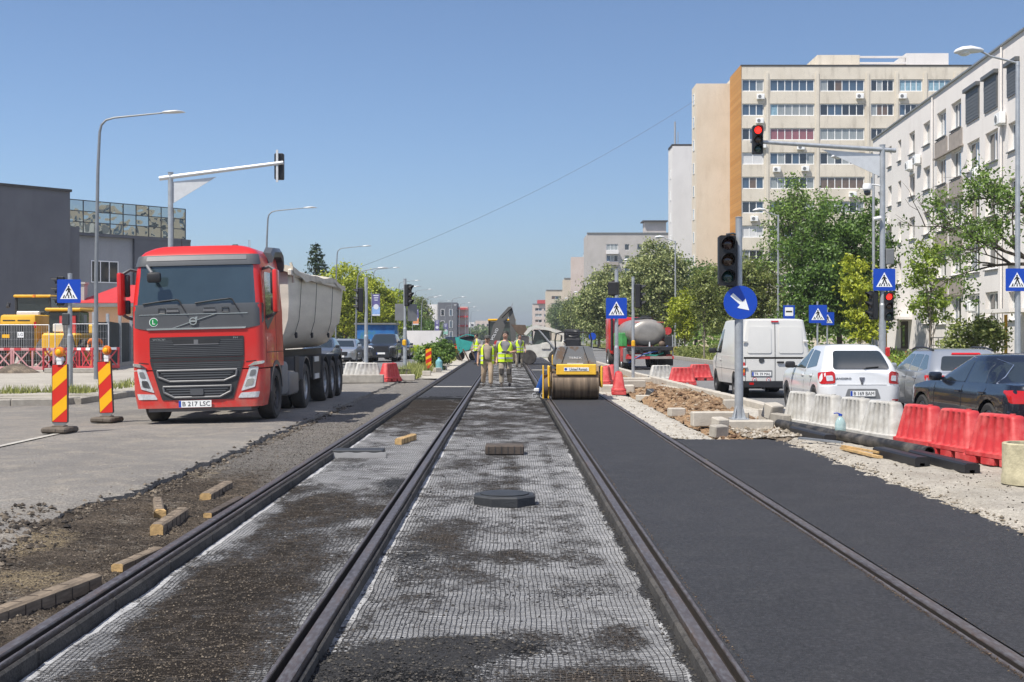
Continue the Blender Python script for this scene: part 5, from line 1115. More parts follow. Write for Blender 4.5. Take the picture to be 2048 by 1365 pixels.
hedge('shrub_row', 'low shrubs at the foot of the white house by the right lamp', 17.6, 22, 50, 53, 1.0, 'leaf_mid', 2200, .13, 4, .04, 'petal_red', cat='shrub')
hedge('flower_bed', 'yellow flower bed on the verge behind the red barriers', 13.0, 15.8, 98, 100, .9, 'leaf_olive', 1300, .15, 5, .75, 'petal_yellow', cat='flower bed')
hedge('verge_shrubs', 'dry olive shrubs on the verge behind the tank truck', 12.4, 17, 88, 94, 1.1, 'leaf_olive', 3000, .2, 6, cat='shrub')
hedge('verge_shrubs', 'green shrubs along the verge right of the loader', 12.5, 16, 120, 140, 1.5, 'leaf_olive', 2800, .26, 7, cat='shrub')
tree('median_shrub', 'leafy green shrub in the left median among striped panels', -3.75, 59, 1.9, [(0, 0, .6, .5, .5, .5), (.4, .4, .45, .35, .4, .4)], 'leaf_mid', 46, 46, .26, .15, .03, 61, 'bark', 14, .1, cat='shrub')
tree('median_shrub', 'second green shrub behind the first in the left median', -3.5, 68, 1.9, [(0, 0, .7, .6, .6, .6)], 'leaf_dark', 40, 46, .3, .16, .03, 63, 'bark', 14, .1, cat='shrub')
def grass(label, areas, n, h, m, seed, name='grass_tufts'):
    rng = random.Random(seed); b = MB()
    for x0, x1, y0, y1, z in areas:
        for _ in range(n):
            x = rng.uniform(x0, x1); y = rng.uniform(y0, y1)
            if noise.noise((x*.8, y*.8, seed)) < -.05: continue
            a = rng.random()*6.28; L = h*rng.uniform(.4, 1.2); w = .012*rng.uniform(.7, 1.5)*max(1, y/30); dx, dy = math.cos(a)*w, math.sin(a)*w; lx, ly = rng.gauss(0, .35)*L, rng.gauss(0, .35)*L
            b.add([(x-dx, y-dy, z), (x+dx, y+dy, z), (x+lx, y+ly, z+L)], [(0, 1, 2)])
    return tag(b.build(name, m, smooth=0, fix=False), label, 'grass', kind='stuff')
grass('dry grass along the left kerb and pavement edge', [(-13.5, -10.95, 31.8, 33.5, .1), (-11.8, -10.9, 33, 50, .1)], 1500, .22, 'grass_blade', 1)
grass('dry grass in the left median by the signal poles', [(-4.6, -3.4, 46, 58, -.03), (-4.8, -3.4, 58, 95, -.03)], 2200, .45, 'grass_blade', 2)
grass('grass and weeds on the right verge', [(12.4, 15, 30, 60, .02), (12.4, 18, 60, 110, .02), (12.4, 18, 110, 200, .02)], 4200, .4, 'grass_blade', 3)
# ------------------------------------------------------------ cars
def paint(name, c, rough=.28, metal=0., coat=1.): return mat(name, c, rough, metal, var=.04, scale=1.2, coat=coat)
paint('paint_white', (.68, .69, .70)); paint('paint_navy', (.010, .013, .022), .22, .2); paint('paint_silver', (.42, .44, .47), .3, .6); paint('paint_dark', (.03, .034, .042), .25, .3); paint('paint_van', (.60, .59, .56), .4, 0, .4); paint('paint_grey', (.12, .13, .15), .28, .5)
mat('car_glass', (.020, .026, .028), .03, var=0, spec=.9, coat=.5); mat('car_glass_green', (.05, .07, .065), .03, var=0, spec=.9, coat=.5); mat('seam', (.012, .012, .013), .7, var=0); mat('rim', (.36, .37, .38), .35, .6, .1); mat('rim_dark', (.06, .06, .065), .45, .4, .1); mat('under', (.012, .012, .012), .9, var=.2); mat('plate_blue', (.01, .06, .4), .4, var=0)
def lerp_t(tab, x):
    if x <= tab[0][0]: return tab[0][1]
    for (a, p), (b, q) in zip(tab, tab[1:]):
        if x <= b: return p+(q-p)*(x-a)/(b-a)
    return tab[-1][1]
def wheel(parent, x, y, r, w=.2, side=1, rim='rim', spokes=5, tyre='rubber', key=None):
    """rim with spokes; the tyre is its sub-part. side=+1: outer face towards +X"""
    def tm():
        b = MB(); m = Matrix.Rotation(R(90), 4, 'Y'); h = w/2
        b.lathe([(r*.66, -h*.9), (r*.9, -h), (r*.98, -h*.8), (r, -h*.45), (r, h*.45), (r*.98, h*.8), (r*.9, h), (r*.66, h*.9), (r*.63, h*.5), (r*.63, -h*.5)], 28, m, True); me = b.mesh('tyre', 40); me.materials.append(MATS[tyre]); return me
    def rm():
        b = MB(); m = Matrix.Rotation(R(90), 4, 'Y'); h = w/2
        b.lathe([(r*.665, -h*.6), (r*.665, h*.72), (r*.60, h*.78), (r*.57, h*.3), (r*.56, -h*.6)], 28, m, True)
        for k in range(spokes):
            b.box((h*.42, 0, r*.33), (w*.14, r*.17, r*.56), taper=(1, .7)); n = 8
            b.v[-n:] = [tuple(Matrix.Rotation(2*math.pi*k/spokes, 4, 'X') @ Vector(p)) for p in b.v[-n:]]
        b.lathe([(r*.17, h*.2), (r*.17, h*.55), (r*.1, h*.62), (.001, h*.62)], 14, m); b.lathe([(r*.56, h*.02), (.001, h*.02)], 20, m)
        me = b.mesh('wheel', 40); me.materials.append(MATS[rim]); return me
    o = link('wheel', cached(('rim', r, w, rim, spokes), rm), None, parent, (x, y, r)); o.rotation_euler.z = 0 if side > 0 else math.pi
    link('tyre', cached(('tyre', r, w, tyre), tm), None, o); return o
def number_plate(parent, s, loc, rot=(0, 0, 0), w=.52, h=.112):
    """plate facing -Y in local space"""
    b = MB(); b.box((0, 0, 0), (w, .012, h)); p = b.build('number_plate', 'plate_white', parent, smooth=0, loc=loc, rot=rot)
    b = MB(); b.box((-w/2+.022, -.0075, 0), (.042, .004, h-.006)); b.build('blue_band', 'plate_blue', p, smooth=0)
    if s: text(s, h*.92, 'sign_black', p, (.022, -.008, -.002), name='plate_lettering', ext=.0015, sx=.92*w/.52)
    return p
def rounded(poly, r=.05, n=3):
    """round the corners of a polygon"""
    out = []; m = len(poly)
    for i in range(m):
        p = Vector(poly[i]); a = Vector(poly[i-1])-p; c = Vector(poly[(i+1) % m])-p; ra = min(r, a.length*.45, c.length*.45)
        A_ = p+a.normalized()*ra; C_ = p+c.normalized()*ra
        for k in range(n+1):
            t = k/n; q = A_*(1-t)**2+p*2*t*(1-t)+C_*t*t; out.append((q.x, q.y))
    return out
CG = {}
def car(name, label, loc, rz, c, cat='car', group=None):
    t = thing(name, label, cat, loc, rz, group); L, W = c['L'], c['W']; Wh = W/2; rr, rf = c.get('rr', .28), c.get('rf', .5)
    pxt = c.get('px', [(.12, .90), (.3, .975), (.55, 1.0), (.75, .99), (.98, .93)]); zs = c.get('sill', .22); ax = c['axles']; ra = c['wr']+.055
    def half(y, w=Wh, r0=rr, r1=rf, y0=0, y1=L):
        a, b = y-y0, y1-y
        if a < r0: return w-r0+math.sqrt(max(0, r0*r0-(r0-max(0, a))**2))
        if b < r1: return w-r1+math.sqrt(max(0, r1*r1-(r1-max(0, b))**2))*1.0
        return w
    def px(z): return lerp_t(pxt, z)
    def zt(y): return lerp_t(c['top'], y)
    def zb(y):
        z = lerp_t(c.get('bot', [(0, .36), (.25, zs), (L-.3, zs), (L, .34)]), y)
        for a in ax:
            d = abs(y-a)
            if d < ra: z = max(z, c['wr']+math.sqrt(ra*ra-d*d))
        return z
    ys = sorted({0, .01, .04, .1, .17, L, L-.01, L-.04, L-.1, L-.18}|{round(.05*i, 3) for i in range(4, int(L/.05)-3)})
    rings = []
    for y in ys:
        w = half(y); z0, z1 = zb(y), max(zt(y), zb(y)+.02); pr = [(w*px(z0+(z1-z0)*k/7), z0+(z1-z0)*k/7) for k in range(8)]; xt = pr[-1][0]
        pr += [(xt*.93, z1+.014), (xt*.6, z1+.03), (xt*.2, z1+.036)]
        rings.append([(x, y, z) for x, z in pr]+[(-x, y, z) for x, z in reversed(pr)])
    b = MB(); b.loft(rings); b.build('body', c['paint'], t, smooth=38)
    b = MB(); b.box((0, L/2, .42), (W*.8, L*.9, .34)); b.build('underbody', 'under', t, smooth=0)
    for a in ax:
        for s in (1, -1): b = MB(); b.cyl((s*Wh*.62, a, c['wr']), (s*Wh*.90, a, c['wr']), ra*.99, ra*.99, 24, False); b.build('wheel_housing', 'under', t)
    # greenhouse
    zb_, zr = c['belt'], c['roof']; g = c['gh']
    def lev(f):
        e = f**1.25; return g['r0']+(g['r1']-g['r0'])*f**g.get('rc', 1.), g['f0']+(g['f1']-g['f0'])*f, g['w0']+(g['w1']-g['w0'])*e, g.get('cr', .2)
    def ghalf(y, f):
        a, b2, w, r = lev(f); return half(y, w, r, r*1.4, a, b2)
    def gside(y, z, o, s=1):
        f = max(0, min(1, (z-zb_)/(zr-zb_))); return (s*(ghalf(y, f)+o), y, z)
    def gend(x, z, o, rear=True):
        f = max(0, min(1, (z-zb_)/(zr-zb_))); a, b2, w, r = lev(f); k = max(0, abs(x)-(w-r)); d = r-math.sqrt(max(0, r*r-min(k, r)**2))
        return (x, a+d-o, z+o*.3) if rear else (x, b2-d*1.3+o, z+o*.5)
    def ring(f, ins=0, dz=0):
        a, b2, w, r = lev(f); z = zb_+(zr-zb_)*f+dz; pts = []; n = 6; r1 = r*1.4; a += ins; b2 -= ins; w -= ins
        for cx, cy, rad, a0 in ((w-r, a+r, r, -90), (w-r1, b2-r1, r1, 0), (-w+r1, b2-r1, r1, 90), (-w+r, a+r, r, 180)):
            for k in range(n+1): q = R(a0+90*k/n); pts.append((cx+rad*math.cos(q), cy+rad*math.sin(q), z))
        return pts
    b = MB(); b.loft([ring(0, 0, -.05)]+[ring(k/9) for k in range(10)]+[ring(1, .04, .022), ring(1, .12, .038), ring(1, .3, .05)]); b.build('cabin', c['paint'], t, smooth=45)
    cz = [zb_+(zr-zb_)*k/6 for k in range(1, 6)]; cy = [.2*k for k in range(1, int(L/.2))]; cx = [x*.06 for x in range(-14, 15)]
    for s in (1, -1):
        for poly in c['side_win']:
            b = MB(); b.patch(rounded(poly, .06), lambda y, z, o: gside(y, z, o, s), cy, cz, .01, .004); b.build('side_window', c.get('glass', 'car_glass'), t, smooth=40)
        bside = lambda y, z, o: (s*(half(y)*px(z)+o), y, z)
        for poly in c.get('side_seam', ()):
            for (y0, z0), (y1, z1) in zip(poly, poly[1:]):
                b = MB(); dy, dz = y1-y0, z1-z0; l = math.hypot(dy, dz); nx, nz = -dz/l*.005, dy/l*.005
                b.patch([(y0-nx, z0-nz), (y1-nx, z1-nz), (y1+nx, z1+nz), (y0+nx, z0+nz)], bside, [y0+dy*k/5 for k in range(1, 5)], [z0+dz*k/5 for k in range(1, 5)], .004, .0025); b.build('door_seam', 'seam', t, smooth=0)
        for y, z in c.get('handles', ()):
            b = MB(); q = bside(y, z, .015); b.rbox(q, (.03, .2, .035), .01); b.build('door_handle', c['paint'], t)
        if 'mirror' in c:
            y, z = c['mirror']; q = gside(y, max(z, zb_+.02), 0, s); b = MB(); b.rbox((q[0]+s*.14, y, z+.06), (.22, .12, .15), .04, seg=2); b.box((q[0]+s*.03, y, z+.02), (.1, .06, .05)); b.build('wing_mirror', c.get('mirror_m', c['paint']), t)
        if 'chrome' in c:
            for (y0, z0), (y1, z1) in zip(c['chrome'], c['chrome'][1:]):
                b = MB(); b.patch([(y0, z0-.012), (y1, z1-.012), (y1, z1+.012), (y0, z0+.012)] if abs(y1-y0) > abs(z1-z0)*.3 else [(y0-.012, z0), (y0+.012, z0), (y1+.012, z1), (y1-.012, z1)], lambda y, z, o: gside(y, z, o, s), [y0+(y1-y0)*k/4 for k in range(1, 4)], [], .006, .008); b.build('chrome_trim', 'chrome', t, smooth=0)
        for a in ax: wheel(t, s*(Wh-.115), a, c['wr'], .21, s, c.get('rim', 'rim'), c.get('spokes', 5))
    brear = lambda x, z, o: (x, (lambda k: rr-math.sqrt(max(0, rr*rr-min(k, rr)**2)))(max(0, abs(x)-(Wh*px(z)-rr)))-o, z)
    bfront = lambda x, z, o: (x, L-(lambda k: rf-math.sqrt(max(0, rf*rf-min(k, rf)**2)))(max(0, abs(x)-(Wh*px(z)-rf)))+o, z)
    for nm, m, poly, rd, th, off, kind in c.get('patches', ()):
        fn = {'rear': brear, 'grear': lambda x, z, o: gend(x, z, o, True), 'gfront': lambda x, z, o: gend(x, z, o, False), 'front': bfront}[kind]
        polys = [poly] if nm[-1] != '*' else [poly, [(-x, z) for x, z in reversed(poly)]]
        for p in polys:
            b = MB(); b.patch(rounded(p, rd) if rd else p, fn, cx, cz+[.3, .4, .5, .6, .7, .8] if kind in ('rear', 'front') else cz, th, off); b.build(nm.rstrip('*'), m, t, smooth=40)
    CG['side'] = gside
    return t, brear, bfront, gend
SW = lambda y0, y1, y2, y3, z0, z1: [(y0, z0), (y3, z0), (y2, z1), (y1, z1)]
# white hatchback
H = dict(L=4.06, W=1.73, belt=.93, roof=1.47, wr=.305, axles=[.66, 3.25], rr=.3, rf=.5, paint='paint_white', glass='car_glass_green', rim='rim_dark', spokes=8, top=[(0, .90), (.06, .95), (2.9, .97), (3.3, .93), (3.8, .80), (4.06, .62)], px=[(.12, .9), (.3, .96), (.5, 1.), (.75, .985), (.97, .925)],
         gh=dict(r0=.03, r1=.56, f0=3.05, f1=2.05, w0=.80, w1=.57, cr=.27, rc=1.5), side_win=[[(1.62, .98), (2.72, .99), (2.02, 1.40), (1.60, 1.41)], [(.72, 1.05), (1.54, .98), (1.52, 1.40), (.92, 1.36)]], side_seam=[[(1.58, .95), (1.58, .35)], [(.85, .9), (1.0, .62)], [(2.72, .95), (2.72, .35)]], handles=[(1.72, .83), (.98, .84)], mirror=(2.55, .98), mirror_m='black_plastic',
         patches=[('rear_window', 'car_glass', [(-.60, 1.0), (.60, 1.0), (.50, 1.38), (-.50, 1.38)], .07, .02, .014, 'grear'), ('tail_light*', 'red_lens', [(.56, .70), (.84, .68), (.86, .92), (.62, .96), (.57, .92)], .04, .02, .012, 'rear'), ('lamp_insert*', 'clear_lens', [(.60, .76), (.73, .75), (.74, .86), (.62, .87)], .02, .01, .018, 'rear'),
                  ('bumper', 'paint_white', [(-.86, .30), (.86, .30), (.86, .62), (.5, .66), (-.5, .66), (-.86, .62)], .05, .05, .05, 'rear'), ('bumper_insert', 'mid_grey', [(-.38, .38), (.38, .38), (.31, .59), (-.31, .59)], .03, .01, .054, 'rear'), ('tailgate_seam', 'seam', [(-.52, .665), (.52, .665), (.52, .672), (-.52, .672)], 0, .004, .003, 'rear'), ('reflector*', 'red_lens', [(.62, .33), (.78, .33), (.78, .37), (.62, .37)], .01, .01, .056, 'rear')])
t, br, bf, ge = car('hatchback', 'white hatchback with red tail lights waiting behind the white barriers', (7.43, 26.2, -.1), 0, H)
number_plate(t, 'B 169 BAM', (-.0, -.062, .49)); text('SANDERO', .06, 'sign_black', t, (-.40, -.006, .80), name='model_lettering', sx=1.3)
b = MB(); b.patch(rounded([(-.05, .78), (-.02, .71), (.02, .71), (.05, .78), (.06, .83), (-.06, .83)], .01), br, (), (), .01, .01); b.build('badge', 'chrome', t)
b = MB(); b.tube([ge(.05, 1.0, .02), ge(.1, 1.02, .03), ge(.36, 1.04, .03)], .012, 6); b.build('rear_wiper', 'black_plastic', t); b = MB(); b.ball((0, -.01, .70), .02); b.build('boot_lock', 'black_plastic', t)
b = MB(); b.cyl((.55, .45, .3), (.55, -.03, .28), .025); b.build('exhaust', 'dark_grey', t)
# dark saloon
A4 = dict(L=4.7, W=1.83, belt=.91, roof=1.36, wr=.33, axles=[.98, 3.79], rr=.42, rf=.62, paint='paint_navy', rim='rim', top=[(0, .86), (.08, .94), (.5, .97), (.9, .95), (3.4, .93), (3.7, .90), (4.3, .80), (4.7, .6)], px=[(.12, .9), (.32, .97), (.55, 1.), (.72, .985), (.78, .99), (.95, .92)],
          gh=dict(r0=.62, r1=1.5, f0=3.55, f1=2.55, w0=.82, w1=.60, cr=.3, rc=.85), side_win=[[(2.06, .95), (3.22, .95), (2.55, 1.28), (2.04, 1.30)], [(1.22, .95), (1.98, .95), (1.98, 1.30), (1.42, 1.28)], [(.95, .96), (1.16, .955), (1.34, 1.24), (1.28, 1.22)]], side_seam=[[(2.02, .9), (2.02, .35)], [(1.1, .88), (1.3, .65)], [(3.2, .9), (3.2, .35)]], handles=[(2.15, .80), (1.2, .81)], mirror=(3.0, .95), chrome=[(.9, .93), (3.3, .93)],
          patches=[('rear_window', 'car_glass', [(-.6, .98), (.6, .98), (.48, 1.28), (-.48, 1.28)], .06, .01, .004, 'grear'), ('tail_light*', 'red_lens', [(.42, .70), (.88, .68), (.89, .88), (.5, .88)], .04, .03, .012, 'rear'), ('bumper', 'paint_navy', [(-.9, .26), (.9, .26), (.9, .58), (-.9, .58)], .05, .04, .04, 'rear'), ('windscreen', 'car_glass', [(-.7, .97), (.7, .97), (.52, 1.31), (-.52, 1.31)], .05, .01, .004, 'gfront')])
t, br, bf, ge = car('saloon_car', 'dark navy saloon cut by the right edge behind the red barriers', (8.4, 18.5, -.1), R(2), A4); number_plate(t, '', (0, -.055, .62))
for s in (1, -1):
    b = MB(); pts = [(.92, .945), (1.0, 1.06), (1.22, 1.24), (1.5, 1.325), (2.1, 1.34), (2.55, 1.31), (3.3, .945)]
    b.tube([CG['side'](y, z, .006, s) for y, z in pts], .007, 5); b.build('window_trim', 'chrome', t)
# silver estate
E9 = dict(L=4.52, W=1.82, belt=.92, roof=1.38, wr=.32, axles=[.9, 3.66], rr=.34, rf=.6, paint='paint_silver', rim='rim', top=[(0, .88), (.08, .94), (3.3, .94), (3.6, .91), (4.2, .80), (4.52, .62)], gh=dict(r0=.10, r1=.62, f0=3.45, f1=2.45, w0=.82, w1=.62, cr=.22, rc=1.2), glass='car_glass_green',
          side_win=[[(1.95, .96), (3.1, .96), (2.48, 1.30), (1.93, 1.31)], [(1.15, .96), (1.87, .96), (1.87, 1.31), (1.2, 1.31)], [(.5, 1.02), (1.08, .96), (1.12, 1.31), (.8, 1.29)]], side_seam=[[(1.91, .9), (1.91, .35)], [(1.0, .88), (1.15, .65)]], handles=[(2.05, .82), (1.15, .82)], mirror=(2.9, .96),
          patches=[('rear_window', 'car_glass', [(-.62, .99), (.62, .99), (.5, 1.28), (-.5, 1.28)], .06, .01, .004, 'grear'), ('brake_light', 'red_lens', [(-.3, 1.31), (.3, 1.31), (.28, 1.345), (-.28, 1.345)], .01, .03, .02, 'grear'), ('tail_light*', 'red_lens', [(.5, .68), (.88, .66), (.89, .90), (.56, .90)], .04, .03, .012, 'rear'), ('bumper', 'paint_silver', [(-.9, .26), (.9, .26), (.9, .56), (-.9, .56)], .05, .04, .04, 'rear')])
t, br, bf, ge = car('estate_car', 'silver estate car between the white hatchback and the dark saloon', (9.4, 25.2, -.1), R(-4), E9); number_plate(t, '', (0, -.055, .6))
for s in (1, -1): b = MB(); b.tube([(s*.60, .75, 1.40), (s*.61, 1.3, 1.45), (s*.61, 2.1, 1.45), (s*.6, 2.45, 1.40)], .022, 6); b.build('roof_rail', 'black_plastic', t)
# white van
V = dict(L=4.85, W=1.93, belt=1.12, roof=2.12, wr=.33, axles=[.95, 4.0], rr=.1, rf=.5, paint='paint_van', rim='rim_dark', sill=.3, top=[(0, 1.12), (3.9, 1.14), (4.2, 1.08), (4.7, .85), (4.85, .65)], px=[(.25, .94), (.5, .985), (.9, 1.), (1.14, .985)], bot=[(0, .42), (.2, .38), (4.6, .32), (4.85, .4)],
         gh=dict(r0=.0, r1=.07, f0=4.1, f1=3.25, w0=.945, w1=.80, cr=.09, rc=1.6), side_win=[[(3.05, 1.2), (3.95, 1.2), (3.45, 1.86), (3.0, 1.9)]], side_seam=[[(2.9, 1.1), (2.9, .4)], [(.2, .76), (3.9, .76)], [(3.85, 1.1), (3.85, .5)]], handles=[(3.05, 1.0)], mirror=(3.75, 1.2), mirror_m='black_plastic',
         patches=[('rear_door_panel*', 'paint_van', [(.10, 1.22), (.76, 1.22), (.72, 1.94), (.11, 1.94)], .06, .018, .016, 'grear'), ('door_seam*', 'seam', [(.006, .42), (.012, .42), (.012, 1.1), (.006, 1.1)], 0, .004, .004, 'rear'), ('door_seam*', 'seam', [(.006, 1.12), (.012, 1.12), (.012, 2.04), (.006, 2.04)], 0, .004, .005, 'grear'), ('door_edge*', 'seam', [(.80, .45), (.812, .45), (.812, 1.1), (.80, 1.1)], 0, .004, .004, 'rear'),
                  ('tail_light*', 'red_lens', [(.825, .62), (.95, .62), (.95, .98), (.825, .98)], .02, .03, .02, 'rear'), ('indicator*', 'orange_lens', [(.83, .70), (.945, .70), (.945, .82), (.83, .82)], .01, .01, .026, 'rear'), ('bumper', 'black_plastic', [(-.95, .30), (.95, .30), (.95, .47), (-.95, .47)], .03, .08, .10, 'rear'), ('brake_light', 'red_lens', [(-.1, 2.06), (.1, 2.06), (.1, 2.1), (-.1, 2.1)], .005, .02, .03, 'grear'), ('plate_recess', 'mid_grey', [(-.66, .58), (-.08, .58), (-.08, .76), (-.66, .76)], .01, .006, .006, 'rear'), ('reflector', 'red_lens', [(-.72, .37), (-.6, .37), (-.6, .43), (-.72, .43)], .01, .01, .106, 'rear')])
t, br, bf, ge = car('panel_van', 'white panel van seen from behind left of the hatchback', (7.28, 34, -.1), 0, V, 'van'); number_plate(t, 'TR 39 MAL', (-.37, -.014, .66))
b = MB(); b.lathe([(.075, 0), (.075, .008), (.06, .012), (.055, .006), (.001, .006)], 22, Matrix.Translation((-.37, -.004, 1.03)) @ Matrix.Rotation(R(90), 4, 'X')); b.build('round_badge', 'dark_grey', t)
for x in (-.56, -.18):
    b = MB(); b.lathe([(.062, 0), (.062, .004), (.001, .004)], 20, Matrix.Translation((x, -.004, .5)) @ Matrix.Rotation(R(90), 4, 'X')); s_ = b.build('speed_sticker', 'red_lens', t); b = MB(); b.lathe([(.046, 0), (.046, .006), (.001, .006)], 20, Matrix.Translation((x, -.004, .5)) @ Matrix.Rotation(R(90), 4, 'X')); b.build('sticker_face', 'sign_white', s_); text('60' if x < -.3 else '70', .06, 'sign_black', s_, (x, -.013, .5), name='sticker_lettering')
b = MB(); b.rbox((.14, -.03, .98), (.2, .04, .05), .015); b.build('door_handle', 'black_plastic', t)
for s in (1, -1):
    for z in (1.55, .85): b = MB(); b.rbox((s*.83, -.025, z), (.14, .04, .06), .012); b.build('hinge', 'paint_van', t)
b = MB(); b.cyl((-.3, .5, .28), (-.3, -.02, .26), .03); b.build('exhaust', 'dark_grey', t)
# queue facing the camera on the left road, and cars further off
def fronted(base, paint_, **kw):
    c = dict(base); c['paint'] = paint_; c.update(kw); L = c['L']
    c['patches'] = [('windscreen', 'car_glass', [(-.7, c['belt']+.05), (.7, c['belt']+.05), (.54, c['roof']-.06), (-.54, c['roof']-.06)], .05, .01, .004, 'gfront'), ('headlight*', 'clear_lens', [(.5, .60), (.86, .62), (.88, .74), (.6, .72)], .03, .03, .014, 'front'), ('grille', 'black_plastic', [(-.42, .45), (.42, .45), (.46, .68), (-.46, .68)], .04, .02, .012, 'front'), ('bumper_intake', 'black_plastic', [(-.7, .24), (.7, .24), (.66, .36), (-.66, .36)], .03, .02, .012, 'front'),
                    ('tail_light*', 'red_lens', [(.5, .68), (.86, .66), (.87, .88), (.56, .88)], .03, .03, .012, 'rear'), ('rear_window', 'car_glass', [(-.58, c['belt']+.07), (.58, c['belt']+.07), (.46, c['roof']-.08), (-.46, c['roof']-.08)], .05, .01, .004, 'grear')]
    return c
SUV = dict(E9, L=4.8, W=1.9, belt=1.1, roof=1.68, wr=.37, axles=[.95, 3.8], top=[(0, 1.05), (.1, 1.1), (3.3, 1.13), (3.6, 1.1), (4.4, 1.0), (4.8, .8)], gh=dict(r0=.1, r1=.5, f0=3.4, f1=2.6, w0=.86, w1=.68, cr=.22), side_win=[[(1.95, 1.16), (3.05, 1.16), (2.58, 1.58), (1.93, 1.6)], [(1.1, 1.16), (1.87, 1.16), (1.87, 1.6), (1.15, 1.58)]], mirror=(2.95, 1.15), handles=[(2.05, .98)], side_seam=[[(1.91, 1.05), (1.91, .45)]])
sv = fronted(SUV, 'paint_dark'); sv['patches'][1] = ('headlight*', 'clear_lens', [(.5, .86), (.9, .88), (.92, .99), (.6, .96)], .03, .03, .014, 'front'); sv['patches'][2] = ('grille', 'black_plastic', [(-.45, .62), (.45, .62), (.48, .95), (-.48, .95)], .04, .02, .012, 'front')
t, br, bf, ge = car('pickup_car', 'big dark car facing the camera behind the left signal pole', (-7.9, 82.8, 0), math.pi, sv); number_plate(t, '', (0, 4.83, .5), (0, 0, math.pi))
car('saloon_car', 'dark car waiting behind the big one at the left hedge', (-7.7, 91, 0), math.pi, fronted(A4, 'paint_dark'))
t, br, bf, ge = car('family_car', 'silver car at the head of the left queue behind the trailer', (-9.6, 76, 0), math.pi, fronted(E9, 'paint_silver')); number_plate(t, '', (0, 4.55, .42), (0, 0, math.pi))
car('hatchback', 'grey car half hidden by the trailer in the left queue', (-9.9, 68.5, 0), math.pi, fronted(H, 'paint_grey'))
car('saloon_car', 'dark car behind the silver one in the left queue', (-9.55, 83.5, 0), math.pi, fronted(A4, 'paint_navy'))
car('hatchback', 'distant dark car between the striped panels on the left road', (-4.9, 110, 0), 0, fronted(H, 'paint_navy'))
# ------------------------------------------------------------ red tractor with tipping trailer
mat('truck_red', (.56, .017, .013), .36, var=.06, scale=1, coat=.45); mat('truck_grey', (.072, .076, .082), .5, var=.08, coat=.25); mat('grille_black', (.026, .027, .029), .5, var=.2); mat('grille_trim', (.17, .17, .175), .45, .3, .08); mat('truck_glass', (.030, .048, .058), .03, var=.2, scale=.8, spec=.9, coat=.6); mat('tipper', (.60, .565, .49), .45, .05, .14, 1.5, stretch=(1, .3, 3)); mat('tarp', (.50, .455, .37), .8, var=.2, scale=3, bump=.3, bscale=12); mat('strap', (.06, .06, .06), .8, var=.1); mat('green_label', (.01, .22, .06), .4, var=0); mat('frame_black', (.02, .021, .023), .6, var=.3); mat('dash', (.03, .03, .03), .8, var=.2)
N = NB('truck_red_dusty'); sp = N.n('ShaderNodeSeparateXYZ'); N.l(N.tc, sp.inputs[0]); zz = N.n('ShaderNodeMapRange'); zz.inputs['From Min'].default_value = 1.5; zz.inputs['From Max'].default_value = .3; N.l(sp.outputs['Z'], zz.inputs['Value'])
c = N.mix(N.math('MULTIPLY', zz.outputs[0], N.ramp(N.noise(4, 7, None, .7), (.35, 0.), (.7, .55))), (.56, .017, .013), (.27, .22, .17)); N.b.inputs['Coat Weight'].default_value = .35; N.out(c, .4, .5)
T = thing('tipper_truck', 'red tractor unit with beige tipping trailer parked on the left road', 'truck', (-5.69, 23.0, -.035)); T.rotation_euler = (0, R(-1.4), 0)
def yf(z): return .0 if z < 2.19 else (z-2.19)*.17 if z < 3.0 else .138+(z-3.0)*.35 if z < 3.14 else .187+(z-3.14)*1.3
def hw(z): return lerp_t([(.3, 1.16), (.6, 1.215), (1.1, 1.225), (2.1, 1.215), (2.9, 1.155), (3.12, 1.115), (3.22, 1.04), (3.29, .9), (3.32, .75)], z)
CR, BOW = .17, .085
def fr(x, z, o):
    w = hw(z); k = max(0, abs(x)-(w-CR)); y = yf(z)+BOW*(x/w)**2+CR-math.sqrt(max(0, CR*CR-min(k, CR*.999)**2))
    nx = 0 if k <= 0 else math.copysign(min(1, k/CR), x); return (x+o*nx, y-o*math.sqrt(max(.0, 1-nx*nx)), z)
def outline(z, yr, dy=0):
    w = hw(z); p = []
    for i in range(17):
        x = -(w-CR)+2*(w-CR)*i/16; p.append((x, yf(z)+dy+BOW*(x/w)**2, z))
    yc = yf(z)+dy+BOW*((w-CR)/w)**2+CR
    for i in range(1, 9): a = R(-90+90*i/8); p.append((w-CR+CR*math.cos(a), yc+CR*math.sin(a)+.0, z))
    p += [(w, yr-.06, z), (w-.06, yr, z), (-w+.06, yr, z), (-w, yr-.06, z)]
    for i in range(8): a = R(180+90*i/8); p.append((-w+CR+CR*math.cos(a), yc+CR*math.sin(a), z))
    return p
b = MB(); b.loft([outline(z, 2.15) for z in (1.02, 1.2, 1.5, 1.8, 2.1, 2.19, 2.4, 2.6, 2.8, 2.95, 3.0, 3.07, 3.12, 3.17, 3.22, 3.26, 3.295, 3.32)]); cab = b.build('cab', 'truck_red_dusty', T, smooth=40)
b = MB(); b.loft([outline(z, .74) for z in (.31, .36, .45, .6, .8, 1.0)]); b.build('front_bumper', 'truck_red_dusty', T, smooth=40)
b = MB(); b.box((0, .5, .29), (1.9, .7, .1)); b.build('under_guard', 'grille_trim', T, smooth=0); b = MB(); b.box((0, 1.2, .75), (1.5, 1.6, .6)); b.build('engine', 'frame_black', T, smooth=0)
CX = [x*.1 for x in range(-9, 10)]+[q*(.94+.02*k) for k in range(15) for q in (1, -1)]+[q*(.85+.015*k) for k in range(6) for q in (1, -1)]; CZ = [.3+.1*k for k in range(30)]
